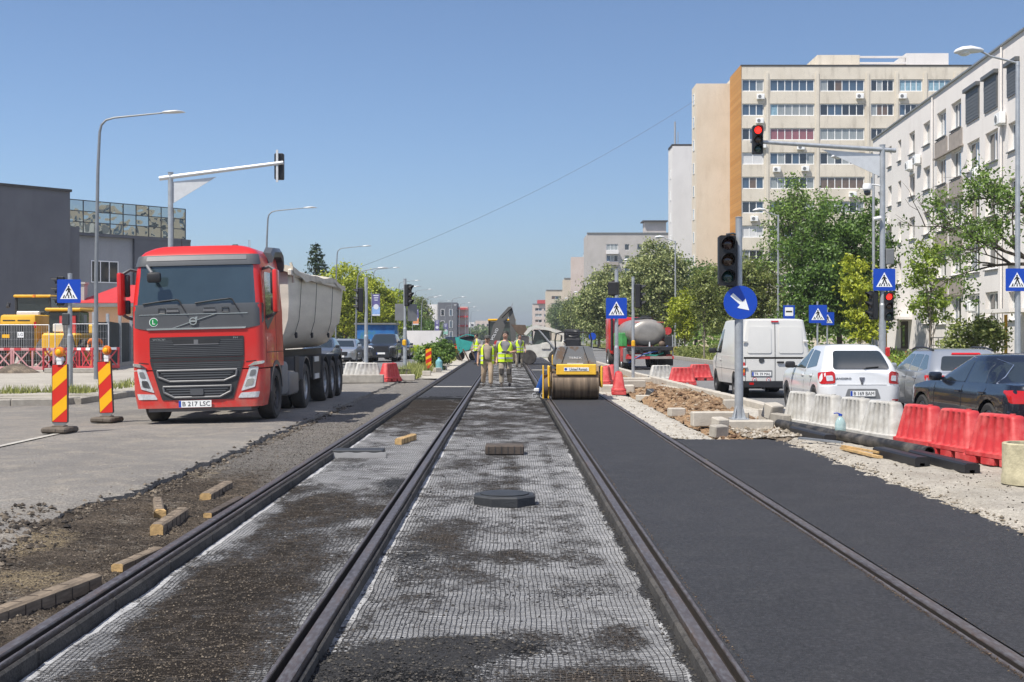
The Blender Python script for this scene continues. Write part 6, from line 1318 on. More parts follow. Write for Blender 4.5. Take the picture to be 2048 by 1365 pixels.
def fp(name, m, poly, off=.008, th=.02, par=None, rd=.03): b = MB(); b.patch(rounded(poly, rd) if rd else poly, fr, CX, CZ, th, off); return b.build(name, m, par or T, smooth=40)
fp('windscreen', 'truck_glass', [(-1.195, 2.20), (1.195, 2.20), (1.135, 2.95), (-1.135, 2.95)], .006, .012, cab, .08); fp('scuttle_panel', 'truck_grey', [(-1.21, 1.88), (-1.15, 1.80), (-.88, 1.75), (.88, 1.75), (1.15, 1.80), (1.21, 1.88), (1.205, 2.225), (-1.205, 2.225)], .010, .02, cab)
fp('sun_visor', 'truck_grey', [(-1.135, 2.94), (1.135, 2.94), (1.09, 3.14), (-1.09, 3.14)], .035, .035, cab); fp('visor_panel', 'grille_trim', [(-.93, 3.035), (.93, 3.035), (.92, 3.12), (-.92, 3.12)], .043, .01, cab, .02)
g = fp('upper_grille', 'grille_black', [(-.87, 1.24), (.87, 1.24), (.87, 1.62), (-.87, 1.62)], .010, .02, T); fp('grille_slot', 'frame_black', [(-.87, 1.17), (.87, 1.17), (.87, 1.235), (-.87, 1.235)], .006, .02, T, .0)
fp('lower_grille', 'grille_black', [(-.655, .46), (.655, .46), (.87, 1.165), (-.87, 1.165)], .012, .02, T)
for k in range(9):                                    # fine woven bars of the grille mesh
    z = 1.27+.034*k
    if z > 1.56: break
    fp('mesh_bar', 'truck_grey', [(-.85, z), (.85, z), (.85, z+.014), (-.85, z+.014)], .015, .006, g, 0)
for z in (1.02, 1.055, 1.09, 1.125): fp('mesh_bar', 'truck_grey', [(-.8, z), (.8, z), (.8, z+.014), (-.8, z+.014)], .017, .006, g, 0)
fp('grille_intake', 'frame_black', [(-.40, 1.485), (.40, 1.485), (.46, 1.565), (-.46, 1.565)], .02, .01, g); fp('intake_trim', 'grille_trim', [(-.41, 1.47), (.41, 1.47), (.42, 1.487), (-.42, 1.487)], .024, .01, g, 0); fp('intake_trim', 'grille_trim', [(-.04, 1.485), (.04, 1.485), (.04, 1.565), (-.04, 1.565)], .024, .01, g, 0)
for (zt_, zm, zb2, xt_, xm, xb) in ((1.0, .885, .80, .735, .715, .5), (.705, .60, .505, .63, .61, .42)):
    q = fp('intake_opening', 'frame_black', [(-xb, zb2), (xb, zb2), (xm, zm), (xt_, zt_), (-xt_, zt_), (-xm, zm)], .016, .01, T, .02)
    for a, c in (((-xt_, zt_), (xt_, zt_)), ((xt_, zt_), (xm, zm)), ((xm, zm), (xb, zb2)), ((xb, zb2), (-xb, zb2)), ((-xb, zb2), (-xm, zm)), ((-xm, zm), (-xt_, zt_))):
        b = MB(); b.tube([fr(a[0]+(c[0]-a[0])*i/8, a[1]+(c[1]-a[1])*i/8, .022) for i in range(9)], .021, 6); b.build('intake_frame', 'grille_trim', q)
    for f in (.3, .55, .78): z = zb2+(zt_-zb2)*f; x = xb+(xt_-xb)*f*.9; fp('intake_slat', 'truck_grey', [(-x, z-.013), (x, z-.013), (x, z+.013), (-x, z+.013)], .026, .01, q, 0)
fp('radar_cover', 'truck_grey', [(-.12, .545), (.12, .545), (.12, .665), (-.12, .665)], .05, .03, T)
for s in (-1, 1):
    def mp_(pts): return [(s*x, z) for x, z in (pts if s > 0 else reversed(pts))]
    h = fp('headlight', 'clear_lens', mp_([(.80, .60), (1.05, .67), (1.12, 1.04), (.965, 1.05)]), .012, .04, T, .02); fp('lamp_bowl', 'chrome', mp_([(.86, .68), (1.02, .71), (1.04, .83), (.92, .82)]), .018, .01, h, .03); fp('lamp_bowl', 'mid_grey', mp_([(.95, .87), (1.06, .88), (1.08, .99), (.99, .99)]), .018, .01, h, .03)
    fp('fog_light', 'clear_lens', mp_([(.74, .475), (1.10, .475), (1.13, .585), (.80, .57)]), .012, .04, T, .02); fp('light_brow', 'chrome', mp_([(.93, 1.055), (1.0, 1.06), (1.19, 1.10), (1.2, 1.15), (1.05, 1.135)]), .03, .05, T, .015)
    fp('panel_seam', 'seam', mp_([(.90, 1.13), (1.2, 1.16), (1.2, 1.175), (.90, 1.145)]), .004, .01, T, 0)
fp('chrome_strip', 'chrome', [(-.90, 1.755), (.90, 1.755), (.92, 1.785), (-.92, 1.785)], .026, .02, cab, .005); fp('chrome_line', 'chrome', [(-1.05, 2.03), (.95, 2.03), (.95, 2.042), (-1.05, 2.042)], .018, .01, cab, 0)
fp('diagonal_bar', 'chrome', [(-.44, 1.785), (-.40, 1.785), (.38, 2.03), (.34, 2.03)], .024, .012, cab, 0)
q = fr(-.04, 1.905, .03); b = MB(); m_ = Matrix.Translation(q) @ Matrix.Rotation(R(90), 4, 'X'); b.lathe([(.072, 0), (.072, .012), (.052, .012), (.052, 0)], 24, m_, True); b.box((q[0], q[1]-.012, q[2]), (.13, .012, .03)); b.box((q[0]+.062, q[1]-.008, q[2]+.062), (.04, .012, .04)); b.build('round_badge', 'chrome', cab)
q = fr(-.78, 1.90, .012); b = MB(); b.lathe([(.082, 0), (.082, .004), (.001, .004)], 24, Matrix.Translation(q) @ Matrix.Rotation(R(90), 4, 'X')); s0 = b.build('round_label', 'sign_white', cab); b = MB(); b.lathe([(.072, 0), (.072, .006), (.001, .006)], 24, Matrix.Translation(q) @ Matrix.Rotation(R(90), 4, 'X')); s1 = b.build('label_face', 'green_label', cab); text('L', .12, 'sign_white', cab, (q[0], q[1]-.009, q[2]), name='label_lettering')
q = fr(-.66, 1.575, .014); text('VOLVO', .055, 'chrome', T, q, name='maker_lettering', sx=1.6); q = fr(.72, 1.585, .014); text('FH', .05, 'chrome', T, q, name='type_lettering', sx=1.5); q = fr(0, .4, .02); number_plate(T, 'B 217 LSC', (-.04, q[1]-.012, .385), (0, 0, 0), .60, .125)
for x0, x1 in ((-.98, -.30), (.0, .68)):              # wipers
    b = MB(); b.tube([fr(x1+.12, 2.09, .05), fr(x1, 2.30, .06), fr(x1-.06, 2.31, .06)], .014, 6); b.build('wiper_arm', 'black_plastic', cab); b = MB(); b.tube([fr(x1-.03, 2.31, .04), fr((x0+x1)/2, 2.28, .035), fr(x0, 2.235, .03)], .013, 6); b.build('wiper_blade', 'black_plastic', cab)
for x in (-.42, .26): fp('washer_box', 'grille_trim', [(x-.12, 2.08), (x+.12, 2.08), (x+.1, 2.15), (x-.1, 2.15)], .03, .02, cab, .01); fp('step_slot', 'frame_black', [(x-.1, 2.13), (x+.1, 2.13), (x+.1, 2.15), (x-.1, 2.15)], .034, .01, cab, 0)
for x in (-.62, .55):
    b = MB(); p_ = [fr(x+dx, 2.09+dz, .02) for dx, dz in ((-.06, -.03), (.06, -.03), (.06, .06), (-.06, .06), (-.06, -.03))]; b.tube(p_, .006, 5); b.build('grab_frame', 'black_plastic', cab)
# front view mirror on its bracket inside the windscreen corner
b = MB(); b.tube([fr(-.9, 2.95, .08), fr(-.82, 2.86, .16), fr(-.76, 2.80, .22)], .03, 8); b.build('mirror_bracket', 'grille_trim', cab); q = fr(-.72, 2.72, .22); b = MB(); b.rbox(q, (.26, .1, .19), .05, seg=2); b.build('front_mirror', 'black_plastic', cab)
for s in (-1, 1):                                     # door mirrors
    b = MB(); b.rbox((s*1.44, .28, 2.44), (.09, .30, .80), .035, seg=2); mm = b.build('door_mirror', 'truck_red', T)
    b = MB(); b.rbox((s*1.40, .40, 2.60), (.17, .10, .42), .03, seg=2); b.build('mirror_glass_upper', 'black_plastic', mm); b = MB(); b.rbox((s*1.40, .40, 2.20), (.17, .10, .26), .03, seg=2); b.build('mirror_glass_lower', 'black_plastic', mm)
    b = MB(); b.tube([(s*1.14, .45, 2.86), (s*1.3, .40, 2.90), (s*1.42, .34, 2.82)], .03, 6); b.build('mirror_arm', 'truck_grey', T); b = MB(); b.tube([(s*1.2, .45, 1.95), (s*1.36, .38, 2.0), (s*1.43, .32, 2.06)], .03, 6); b.build('mirror_arm', 'truck_grey', T)
    side = lambda y, z, o: (s*(hw(z)+o), y, z)
    b = MB(); b.patch(rounded([(.36, 2.0), (.62, 1.92), (1.30, 2.12), (1.28, 2.82), (.55, 2.82)], .08), side, [.4, .6, .8, 1., 1.2], CZ, .012, .006); b.build('door_window', 'truck_glass', T, smooth=40)
    b = MB(); b.patch(rounded([(.30, 1.86), (.52, 1.72), (1.36, 2.05), (1.36, 2.1), (.62, 1.9), (.3, 2.0)], .02), side, [.4, .6, .8, 1., 1.2], CZ, .01, .005); b.build('window_trim', 'truck_grey', T, smooth=40)
    for pts in ([(.34, 1.1), (.34, 2.86)], [(1.36, 1.1), (1.36, 2.9)], [(.34, 1.3), (2.1, 1.3)]):
        (y0, z0), (y1, z1) = pts; b = MB(); dx, dz = (.006, 0) if y0 == y1 else (0, .006); b.patch([(y0-dx, z0-dz), (y1+dx, z0-dz), (y1+dx, z1+dz), (y0-dx, z1+dz)] if y0 != y1 else [(y0-dx, z0), (y0+dx, z0), (y1+dx, z1), (y1-dx, z1)], side, [.8, 1.4], CZ, .006, .003); b.build('door_seam', 'seam', T, smooth=0)
    b = MB(); b.loft([[(s*(1.05+dx), y, z+dz) for dx, dz in ((0, 0), (.14, -.02), (.19, -.1), (.17, -.2), (.0, -.22))] for y, z in ((1.15, 3.22), (1.4, 3.34), (2.1, 3.38), (2.3, 3.30), (2.34, 3.1))]); b.build('side_spoiler', 'truck_grey', T, smooth=40)
    # arch, steps, tank, rear mudguard
    b = MB(); n = 12
    for k in range(n):
        a0, a1 = R(10+165*k/n), R(10+165*(k+1)/n); r0, r1 = .56, .64
        b.add([(s*1.235, 1.3+r*math.cos(a), .5+r*math.sin(a)) for a in (a0, a1) for r in (r0, r1)]+[(s*.8, 1.3+r*math.cos(a), .5+r*math.sin(a)) for a in (a0, a1) for r in (r0, r1)], [(0, 1, 3, 2), (4, 6, 7, 5), (0, 2, 6, 4), (1, 5, 7, 3)])
    b.build('wheel_arch', 'truck_grey', T, smooth=30)
    b = MB(); b.rbox((s*1.0, 2.35, .75), (.44, .65, .7), .1, seg=2); b.build('fuel_tank', 'mid_grey', T); b = MB(); b.rbox((s*1.05, 3.3, .62), (.36, 1.1, .5), .08, seg=2); b.build('side_tank', 'grille_trim', T)
    b = MB(); b.rbox((s*1.2, 3.75, .9), (.03, .5, .55), .01); b.build('side_guard', 'frame_black', T)
# chassis
for s in (-1, 1): b = MB(); b.box((s*.42, 4.0, .92), (.09, 4.4, .26)); b.build('frame_rail', 'frame_black', T, smooth=0)
def guard(y, r, w0, w1, m='truck_grey', a0=15, a1=165):
    for s in (-1, 1):
        b = MB(); n = 12; pr = []
        for k in range(n+1): a = R(a0+(a1-a0)*k/n); pr.append((y+r*math.cos(a), .5+r*math.sin(a)))
        rings = [[(s*w0, p, q), (s*w1, p, q), (s*w1, y+(p-y)*1.045, .5+(q-.5)*1.045), (s*w0, y+(p-y)*1.045, .5+(q-.5)*1.045)] for p, q in pr]; b.loft(rings); b.build('mudguard', m, T, smooth=30)
guard(4.85, .62, .62, 1.24)
for y in (7.9, 9.2, 10.5): guard(y, .6, .62, 1.22, 'frame_black', 5, 175)
for s in (-1, 1):
    wheel(T, s*1.07, 1.3, .5, .32, s, 'rim_dark', 10, 'dusty_rubber')
    for x in (1.08, .74): wheel(T, s*x, 4.85, .5, .3, s, 'rim', 10, 'dusty_rubber')
    for y in (7.9, 9.2, 10.5): wheel(T, s*1.04, y, .5, .36, s, 'rim', 10, 'dusty_rubber')
for y in (1.3, 4.85, 7.9, 9.2, 10.5): b = MB(); b.cyl((-1, y, .5), (1, y, .5), .09); b.build('axle', 'frame_black', T)
b = MB(); b.cyl((0, 4.6, 1.08), (0, 4.6, 1.16), .45, .4, 18); b.build('coupling_plate', 'frame_black', T)
for s in (-1, 1):
    b = MB(); b.box((s*.5, 7.4, 1.17), (.14, 8.4, .24)); b.build('trailer_rail', 'frame_black', T, smooth=0)
    b = MB(); b.box((s*1.16, 6.7, .86), (.05, 1.2, .55)); b.build('side_guard', 'frame_black', T, smooth=0)
    for z in (1.06, .66): b = MB(); b.box((s*1.195, 6.6, z), (.02, .62, .12)); b.build('marker_plate', 'galv_light', T, smooth=0)
    b = MB(); b.box((s*.75, 11.2, .75), (.6, .03, .6)); b.build('mud_flap', 'rubber', T, smooth=0)
# tipping body: half-pipe with upright upper sides
def sec(y, k=1., zt_=2.98, zb_=1.34):
    h = [(1.2, zt_), (1.205, 2.3), (1.18, 1.95), (1.08, 1.65), (.9, 1.44), (.65, zb_), (.3, zb_-.03)]; h = [(x*k, z) for x, z in h]
    return [(x, y, z) for x, z in h]+[(-x, y, z) for x, z in reversed(h)]
b = MB(); b.loft([sec(3.15, .97), sec(3.25), sec(4.6), sec(6.2), sec(8.2), sec(10.4, 1., 2.94), [(x, y+(.9*(z-1.3)/1.6 if z < 2.9 else 1.15), z+.2*(1 if z < 1.7 else 0)) for x, y, z in sec(10.6, .99, 2.92)]], True, True); tb = b.build('tipping_body', 'tipper', T, smooth=40)
for s in (-1, 1):
    b = MB(); b.rbox((s*1.235, 6.8, 2.93), (.09, 7.6, .14), .02); b.build('top_rail', 'tipper', tb)
    for y in (4.4, 6.6, 9.3):
        b = MB(); b.tube([(s*1.25, y, 2.95), (s*1.225, y-.12, 2.3), (s*1.2, y-.2, 1.95), (s*1.1, y-.25, 1.62)], .007, 5); b.build('tarp_strap', 'strap', tb); b = MB(); b.rbox((s*1.14, y-.25, 1.62), (.05, .1, .13), .015); b.build('strap_hook', 'frame_black', tb)
    b = MB(); b.tube([(s*1.22, 3.2, 3.14), (s*1.27, 3.2, 3.0), (s*1.26, 3.22, 2.72)], .03, 8); b.build('tarp_tail', 'tarp', tb)
def tz(x, y): return 3.0+.16*(1-(x/1.3)**2)+.03*math.sin(y*2.1+x)+.05*math.sin(y*.9)
b = MB(); b.grid(16, 40, lambda u, v: (-1.29+2.58*u, 3.05+8.4*v, tz(-1.29+2.58*u, 3.05+8.4*v))); b.grid(16, 1, lambda u, v: (-1.29+2.58*u, 3.05-.02*v, tz(-1.29+2.58*u, 3.05)-.16*v-.03*math.sin(u*19)*v))
for s in (-1, 1): b.grid(40, 1, lambda u, v: (s*(1.29+.012*v), 3.05+8.4*u, tz(1.29, 3.05+8.4*u)-v*(.12+.02*math.sin(u*40))))
b.build('tarpaulin', 'tarp', tb, smooth=50, fix=False)
b = MB(); b.box((0, 3.1, 1.42), (.5, .3, .4)); b.cyl((0, 3.2, 1.2), (0, 3.3, 2.6), .09); b.build('tipping_ram', 'frame_black', T)
b = MB(); b.tube([(-.45, .9, 3.27), (-.46, .9, 3.5)], .008, 5); b.build('roof_aerial', 'black_plastic', cab); b = MB(); b.rbox((.62, .66, 3.32), (.12, .1, .06), .02); b.build('roof_marker', 'frame_black', cab); b = MB(); b.rbox((-.86, .6, 3.26), (.12, .08, .04), .01); b.build('roof_marker', 'frame_black', cab); b = MB(); b.cyl((.86, .8, 3.22), (.86, .8, 3.44), .018); b.build('roof_aerial', 'chrome', cab)
# ------------------------------------------------------------ road roller
mat('roller_yellow', (.80, .47, .04), .4, var=.1, scale=4)
mat('roller_hood', (.20, .21, .22), .6, var=.1, scale=2.6, col2=(.17, .12, .085), thr=(.54, .6)); mat('drum', (.085, .06, .042), .55, .35, .45, 3, col2=(.26, .19, .125), stretch=(5, .3, .3), thr=(.3, .7)); mat('brown_steel', (.12, .085, .06), .7, .2, .3, 4); mat('skirt_dark', (.03, .028, .026), .8, var=.3)
t = thing('road_roller', 'yellow and grey tandem road roller on the new asphalt', 'road roller', (1.70, 31.55, -.006))
for y in (0, 2.0): b = MB(); b.lathe([(.30, -.585), (.345, -.59), (.36, -.57), (.36, .57), (.345, .59), (.30, .585)], 40, Matrix.Translation((0, y, .36)) @ Matrix.Rotation(R(90), 4, 'Y')); d = b.build('drum', 'drum', t); b = MB(); b.cyl((-.6, y, .36), (.6, y, .36), .1, .1, 14); b.build('drum_hub', 'roller_yellow', d)
b = MB(); b.rbox((0.02, -.26, .76), (1.0, .14, .27), .02); q = b.build('front_beam', 'roller_yellow', t); b = MB(); b.box((0.02, -.334, .77), (.62, .006, .09)); b.build('name_board', 'sign_white', q, smooth=0); text('United Rentals', .098, 'sign_black', q, (.065, -.339, .768), name='name_lettering', shear=.2, sx=.78)
b = MB(); b.patch(disc(.035, 18, -.245, .77), plane_fn(-.336), thick=.004, off=.002); b.build('round_logo', 'sign_blue', q)
for s in (-1, 1):
    b = MB(); b.rbox((s*.66, 0, .58), (.06, .52, .55), .03); b.build('side_plate', 'roller_yellow', t); b = MB(); b.rbox((s*.63, -.18, .78), (.08, .1, .16), .02); b.build('bracket', 'skirt_dark', t)
for x in (-.67, -.80): b = MB(); b.rbox((x, -.02, .44), (.035, .34, .84), .015); b.build('edge_plate', 'roller_yellow', t)
b = MB(); b.lathe([(.05, -.05), (.30, -.05), (.30, .05), (.05, .05)], 26, Matrix.Translation((-.735, .05, .32)) @ Matrix.Rotation(R(90), 4, 'Y')); b.build('edge_cutter', 'brown_steel', t)
b = MB(); b.box((0, -.2, .56), (1.14, .2, .1)); b.build('scraper', 'brown_steel', t, smooth=0); b = MB(); b.rbox((0, .1, .66), (1.1, .6, .1), .03); b.build('water_spray_bar', 'skirt_dark', t)
b = MB(); b.loft([[(-x, y, z) for x, z in ((.53, .88), (.53, .97), (.42, 1.30), (.36, 1.335))]+[(x, y, z) for x, z in ((.36, 1.335), (.42, 1.30), (.53, .97), (.53, .88))] for y in (-.16, .3, .85)]); h = b.build('bonnet', 'roller_hood', t, smooth=25); b = MB(); b.box((0, -.165, .90), (.4, .01, .045)); b.build('lamp_strip', 'clear_lens', h, smooth=0); text('TEREX', .07, 'sign_white', h, (0, -.166, 1.05), name='maker_lettering', sx=1.6)
for s in (-1, 1): b = MB(); b.tube([(s*.20, -.165, 1.33), (s*.34, -.165, .92)], .008, 5); b.build('bonnet_seam', 'seam', h)
b = MB(); b.rbox((0, 1.1, 1.05), (1.0, .7, .5), .05); b.build('operator_deck', 'dark_grey', t); b = MB(); b.rbox((.0, 1.25, 1.45), (.45, .4, .1), .04); b.rbox((0, 1.42, 1.62), (.42, .1, .32), .04); b.build('seat', 'black_plastic', t); b = MB(); b.rbox((0, .82, 1.42), (.4, .15, .25), .04); b.build('console', 'black_plastic', t)
b = MB(); b.lathe([(.17, -.012), (.185, 0), (.17, .012), (.155, 0)], 24, Matrix.Translation((0, .92, 1.66)) @ Matrix.Rotation(R(25), 4, 'X'), True); b.cyl((-.16, .92, 1.66), (.16, .92, 1.66), .012); b.build('steering_wheel', 'black_plastic', t)
b = MB(); b.tube([(-.45, .75, 1.1), (-.47, .75, 1.5), (-.44, .76, 1.66), (-.3, .78, 1.70), (.3, .78, 1.70), (.44, .76, 1.66), (.47, .75, 1.5), (.45, .75, 1.1)], .02, 8); b.build('hand_rail', 'black_plastic', t)
b = MB(); b.rbox((0, 2.0, .95), (1.0, .9, .35), .06); b.build('rear_frame', 'roller_yellow', t)
# ------------------------------------------------------------ tank truck
mat('tank_steel', (.30, .28, .255), .4, .35, .2, 2, stretch=(1, 1, 1)); mat('tank_band', (.36, .07, .06), .5, var=.2); mat('hose_blue', (.01, .07, .3), .5, var=.1); mat('hose_green', (.02, .32, .24), .5, var=.1); mat('cargo_green', (.06, .30, .08), .6, var=.3, scale=3)
t = thing('tank_truck', 'bitumen tank truck seen from behind beyond the kerb', 'truck', (7.05, 62, -.1), R(4))
def ell(y, k, z=1.86): return [(k*.92*math.cos(a), y, z+k*.68*math.sin(a)) for a in [2*math.pi*i/28 for i in range(28)]]
b = MB(); b.loft([ell(.25, .5), ell(.30, .80), ell(.42, .95), ell(.6, 1.), ell(4.6, 1.), ell(4.8, .95), ell(4.9, .6)]); tk = b.build('tank', 'tank_steel', t, smooth=50)
for z0, z1 in ((2.05, 2.13), (1.5, 1.56), (2.36, 2.40)):
    b = MB(); b.patch([(-.8, z0), (.8, z0), (.8, z1), (-.8, z1)], lambda x, z, o: (x, .42-.13*(1-((x/.92)**2+((z-1.86)/.68)**2))-o, z), [k*.1 for k in range(-8, 9)], (), .01, .012); b.build('painted_band', 'tank_band', tk)
for x in (.06, .32): b = MB(); b.patch(disc(.07, 14, x, 2.22), lambda x, z, o: (x, .38-o, z), (), (), .02, .06); b.build('hazard_mark', 'sign_white', tk)
b = MB(); b.rbox((0, 2, 2.58), (.5, 2.6, .12), .03); b.build('walkway', 'frame_black', tk); b = MB(); b.cyl((0, 1.0, 2.5), (0, 1., 2.72), .25, .25, 14); b.build('manhole', 'frame_black', tk)
for s in (-1, 1): b = MB(); b.box((s*.45, 3.3, .95), (.12, 7., .24)); b.build('frame_rail', 'frame_black', t, smooth=0)
b = MB(); b.box((0, -.05, .62), (2.4, .14, .14)); b.build('rear_bumper', 'barrier_red', t, smooth=0); b = MB(); b.box((.55, -.13, .62), (1.1, .02, .13)); b.build('bumper_plate', 'spandrel', t, smooth=0); b = MB(); b.rbox((0, .2, 1.06), (2.3, .8, .22), .03); b.build('pump_deck', 'frame_black', t)
b = MB(); b.cyl((.0, .0, 1.15), (0, .0, .7), .09); b.cyl((0, .0, 1.15), (0, .0, 1.4), .05, .03); b.build('outlet_valve', 'galv_light', t); b = MB(); b.ball((.62, .05, 1.28), .17); b.build('pump', 'brown_steel', t); b = MB(); b.rbox((1.0, .5, 1.35), (.4, .8, .7), .03); b.build('burner_box', 'frame_black', t)
b = MB(); b.rbox((-1.12, .3, .72), (.26, .5, .75), .03); b.build('side_cabinet', 'mid_grey', t); b = MB(); b.rbox((-1.24, .9, .75), (.05, .7, .7), .01); b.build('side_board', 'barrier_red', t)
b = MB(); b.tube([(-.5, 0, .95), (-.2, -.12, .75), (.3, -.12, .72), (.7, 0, .85)], .03, 6); b.build('green_hose', 'hose_green', t); b = MB(); b.tube([(.9, -.1, 1.2), (.4, -.15, .95), (-.3, -.15, .8), (-.8, -.1, .55), (-1.05, 0, .35)], .028, 6); b.build('blue_hose', 'hose_blue', t)
b = MB(); b.rbox((-.95, 3.2, 1.5), (.3, 2.6, .7), .03); b.build('tool_locker', 'cargo_green', t)
b = MB(); b.rbox((0, 6.2, 1.7), (2.3, 1.8, 2.0), .12, seg=2); c_ = b.build('cab', 'truck_red', t); b = MB(); b.box((0, 5.28, 2.0), (1.5, .03, .6)); b.build('rear_pane', 'win_dark', c_, smooth=0); b = MB(); b.cyl((-1.1, 5.15, .9), (-1.1, 5.15, 2.75), .07, .07, 10); b.build('exhaust_stack', 'frame_black', t)
for s in (-1, 1):
    for y, n in ((1.2, 2), (2.5, 2), (5.9, 1)):
        for k in range(n): wheel(t, s*(1.08-.34*k), y, .5, .3, s, 'rim', 10, 'dusty_rubber')
    b = MB(); b.rbox((s*1.0, .05, .72), (.3, .05, .12), .01); b.build('tail_light', 'red_lens', t); b = MB(); b.box((s*1.05, .6, .45), (.5, .03, .5)); b.build('mud_flap', 'rubber', t, smooth=0)
b = MB(); b.tube([(1.15, -.05, .7), (1.15, -.05, 1.75)], .03, 6); b.build('marker_post', 'galv', t)
# ------------------------------------------------------------ backhoe with raised arm in the middle distance
mat('machine_dark', (.10, .098, .092), .6, var=.15); mat('machine_white', (.58, .57, .52), .5, var=.15, scale=3); mat('machine_teal', (.03, .30, .27), .55, var=.2)
t = thing('backhoe', 'dark backhoe with folded arm standing on the tracks behind the workers', 'backhoe', (-.35, 76, -.06))
b = MB(); b.rbox((0, 2.0, 1.0), (1.5, 3.2, .8), .1); b.build('chassis', 'machine_dark', t)
for s in (-1, 1):
    wheel(t, s*.95, .9, .68, .42, s, 'yellow', 8, 'dusty_rubber'); wheel(t, s*.9, 3.4, .5, .35, s, 'yellow', 8, 'dusty_rubber'); b = MB(); b.tube([(s*.78, .3, 1.3), (s*.78, .4, 2.55)], .04, 6); b.build('cab_post', 'frame_black', t); b = MB(); b.tube([(s*.75, 1.9, 1.3), (s*.72, 1.7, 2.55)], .04, 6); b.build('cab_post', 'frame_black', t)
    b = MB(); b.box((s*.95, -.3, .35), (.16, .2, 1.0)); b.build('stabiliser', 'machine_dark', t, smooth=0)
b = MB(); b.box((0, 1.1, 1.95), (1.44, 1.4, 1.15)); b.build('cab_glass', 'car_glass_green', t, smooth=0); b = MB(); b.rbox((0, 1.05, 2.62), (1.72, 1.7, .14), .05); b.build('cab_roof', 'yellow', t)
b = MB(); b.prism([(-.62, .8), (-.30, .8), (-.05, 1.6), (.28, 2.5), (.62, 3.25), (.56, 3.42), (.40, 3.40), (-.10, 2.85), (-.52, 2.3), (-.70, 1.6)], -.62, -.38); bm_ = b.build('boom', 'machine_dark', t, smooth=0); b = MB(); b.prism([(.55, 3.45), (.66, 3.2), (.84, 2.6), (.86, 1.3), (.70, .9), (.58, 1.3), (.45, 2.6), (.42, 3.1)], -.72, -.52); b.build('dipper', 'machine_dark', t, smooth=0)
o = text('VOLVO', .24, 'sign_white', bm_, (-.42, -.63, 1.75), rot=(R(90), R(-63), 0), name='maker_lettering'); b = MB(); b.cyl((.6, -.72, 3.3), (.6, -.4, 3.3), .1); b.cyl((.58, -.6, 3.4), (.66, -.6, 3.62), .03); b.build('pivot_pin', 'galv', t); b = MB(); b.tube([(.0, -.75, 2.75), (.3, -.8, 3.05), (.6, -.78, 3.35)], .05, 6); b.build('hydraulic_ram', 'frame_black', t)
b = MB(); b.prism([(.35, .15), (.95, .15), (1.0, .75), (.6, .95), (.35, .7)], -1.0, -.4); b.build('digging_bucket', 'brown_steel', t, smooth=0); b = MB(); b.patch(disc(.16, 14, -.3, 1.22), plane_fn(-.64), thick=.02, off=.01); b.build('warning_disc', 'barrier_red', t)
# ------------------------------------------------------------ white compact loader, bucket raised
t = thing('compact_loader', 'white compact loader with raised earthy bucket behind the roller', 'loader', (1.95, 70.5, -.02))
b = MB(); b.prism([(-1.2, .45), (1.15, .40), (1.25, 1.25), (.5, 1.35), (-.2, 1.15), (-1.15, 1.05)], -.6, .6); b.build('chassis', 'machine_white', t, smooth=25)
for y in (-.68, .68):
    for x in (-.75, .75): b = MB(); b.lathe([(.2, -.14), (.38, -.14), (.42, -.08), (.42, .08), (.38, .14), (.2, .14)], 22, Matrix.Translation((x, y, .42)) @ Matrix.Rotation(R(90), 4, 'X')); b.build('wheel', 'dusty_rubber', t)
    b = MB(); b.prism([(1.35, 1.2), (1.45, 1.75), (.6, 2.02), (-.35, 2.22), (-.75, 2.1), (-1.05, 1.72), (-.9, 1.65), (-.6, 1.95), (-.3, 2.05), (.6, 1.85), (1.2, 1.62), (1.15, 1.2)], y-.09, y+.09); b.build('lift_arm', 'machine_white', t, smooth=0); b = MB(); b.cyl((.7, y, .9), (-.2, y, 1.95), .05); b.build('hydraulic_ram', 'galv', t)
b = MB(); b.prism([(-.55, 1.1), (.45, 1.2), (.42, 1.85), (-.4, 1.9)], -.5, .5); b.build('cab_glass', 'car_glass_green', t, smooth=0); b = MB(); b.prism([(-.5, 1.88), (.5, 1.84), (.5, 1.93), (-.45, 1.97)], -.55, .55); b.build('cab_roof', 'machine_dark', t, smooth=0)
for x in (-.55, .48): b = MB(); b.box((x, -.52, 1.5), (.07, .05, .8)); b.build('cab_post', 'machine_dark', t, smooth=0)
b = MB(); b.prism([(-1.75, 2.25), (-.95, 2.22), (-.78, 1.75), (-1.05, 1.62), (-1.35, 1.70)], -.75, .75); b.build('bucket', 'brown_steel', t, smooth=0); b = MB(); b.rbox((.2, -.63, 1.05), (.5, .05, .35), .03); b.build('side_hatch', 'machine_white', t); b = MB(); b.rbox((-1.0, -.3, 1.3), (.5, .5, .6), .04); b.build('front_box', 'spandrel', t)
for x in (.55, .8, 1.05): b = MB(); b.rbox((x, -.62, .62), (.08, .05, .1), .01); b.build('red_marker', 'red_lens', t)
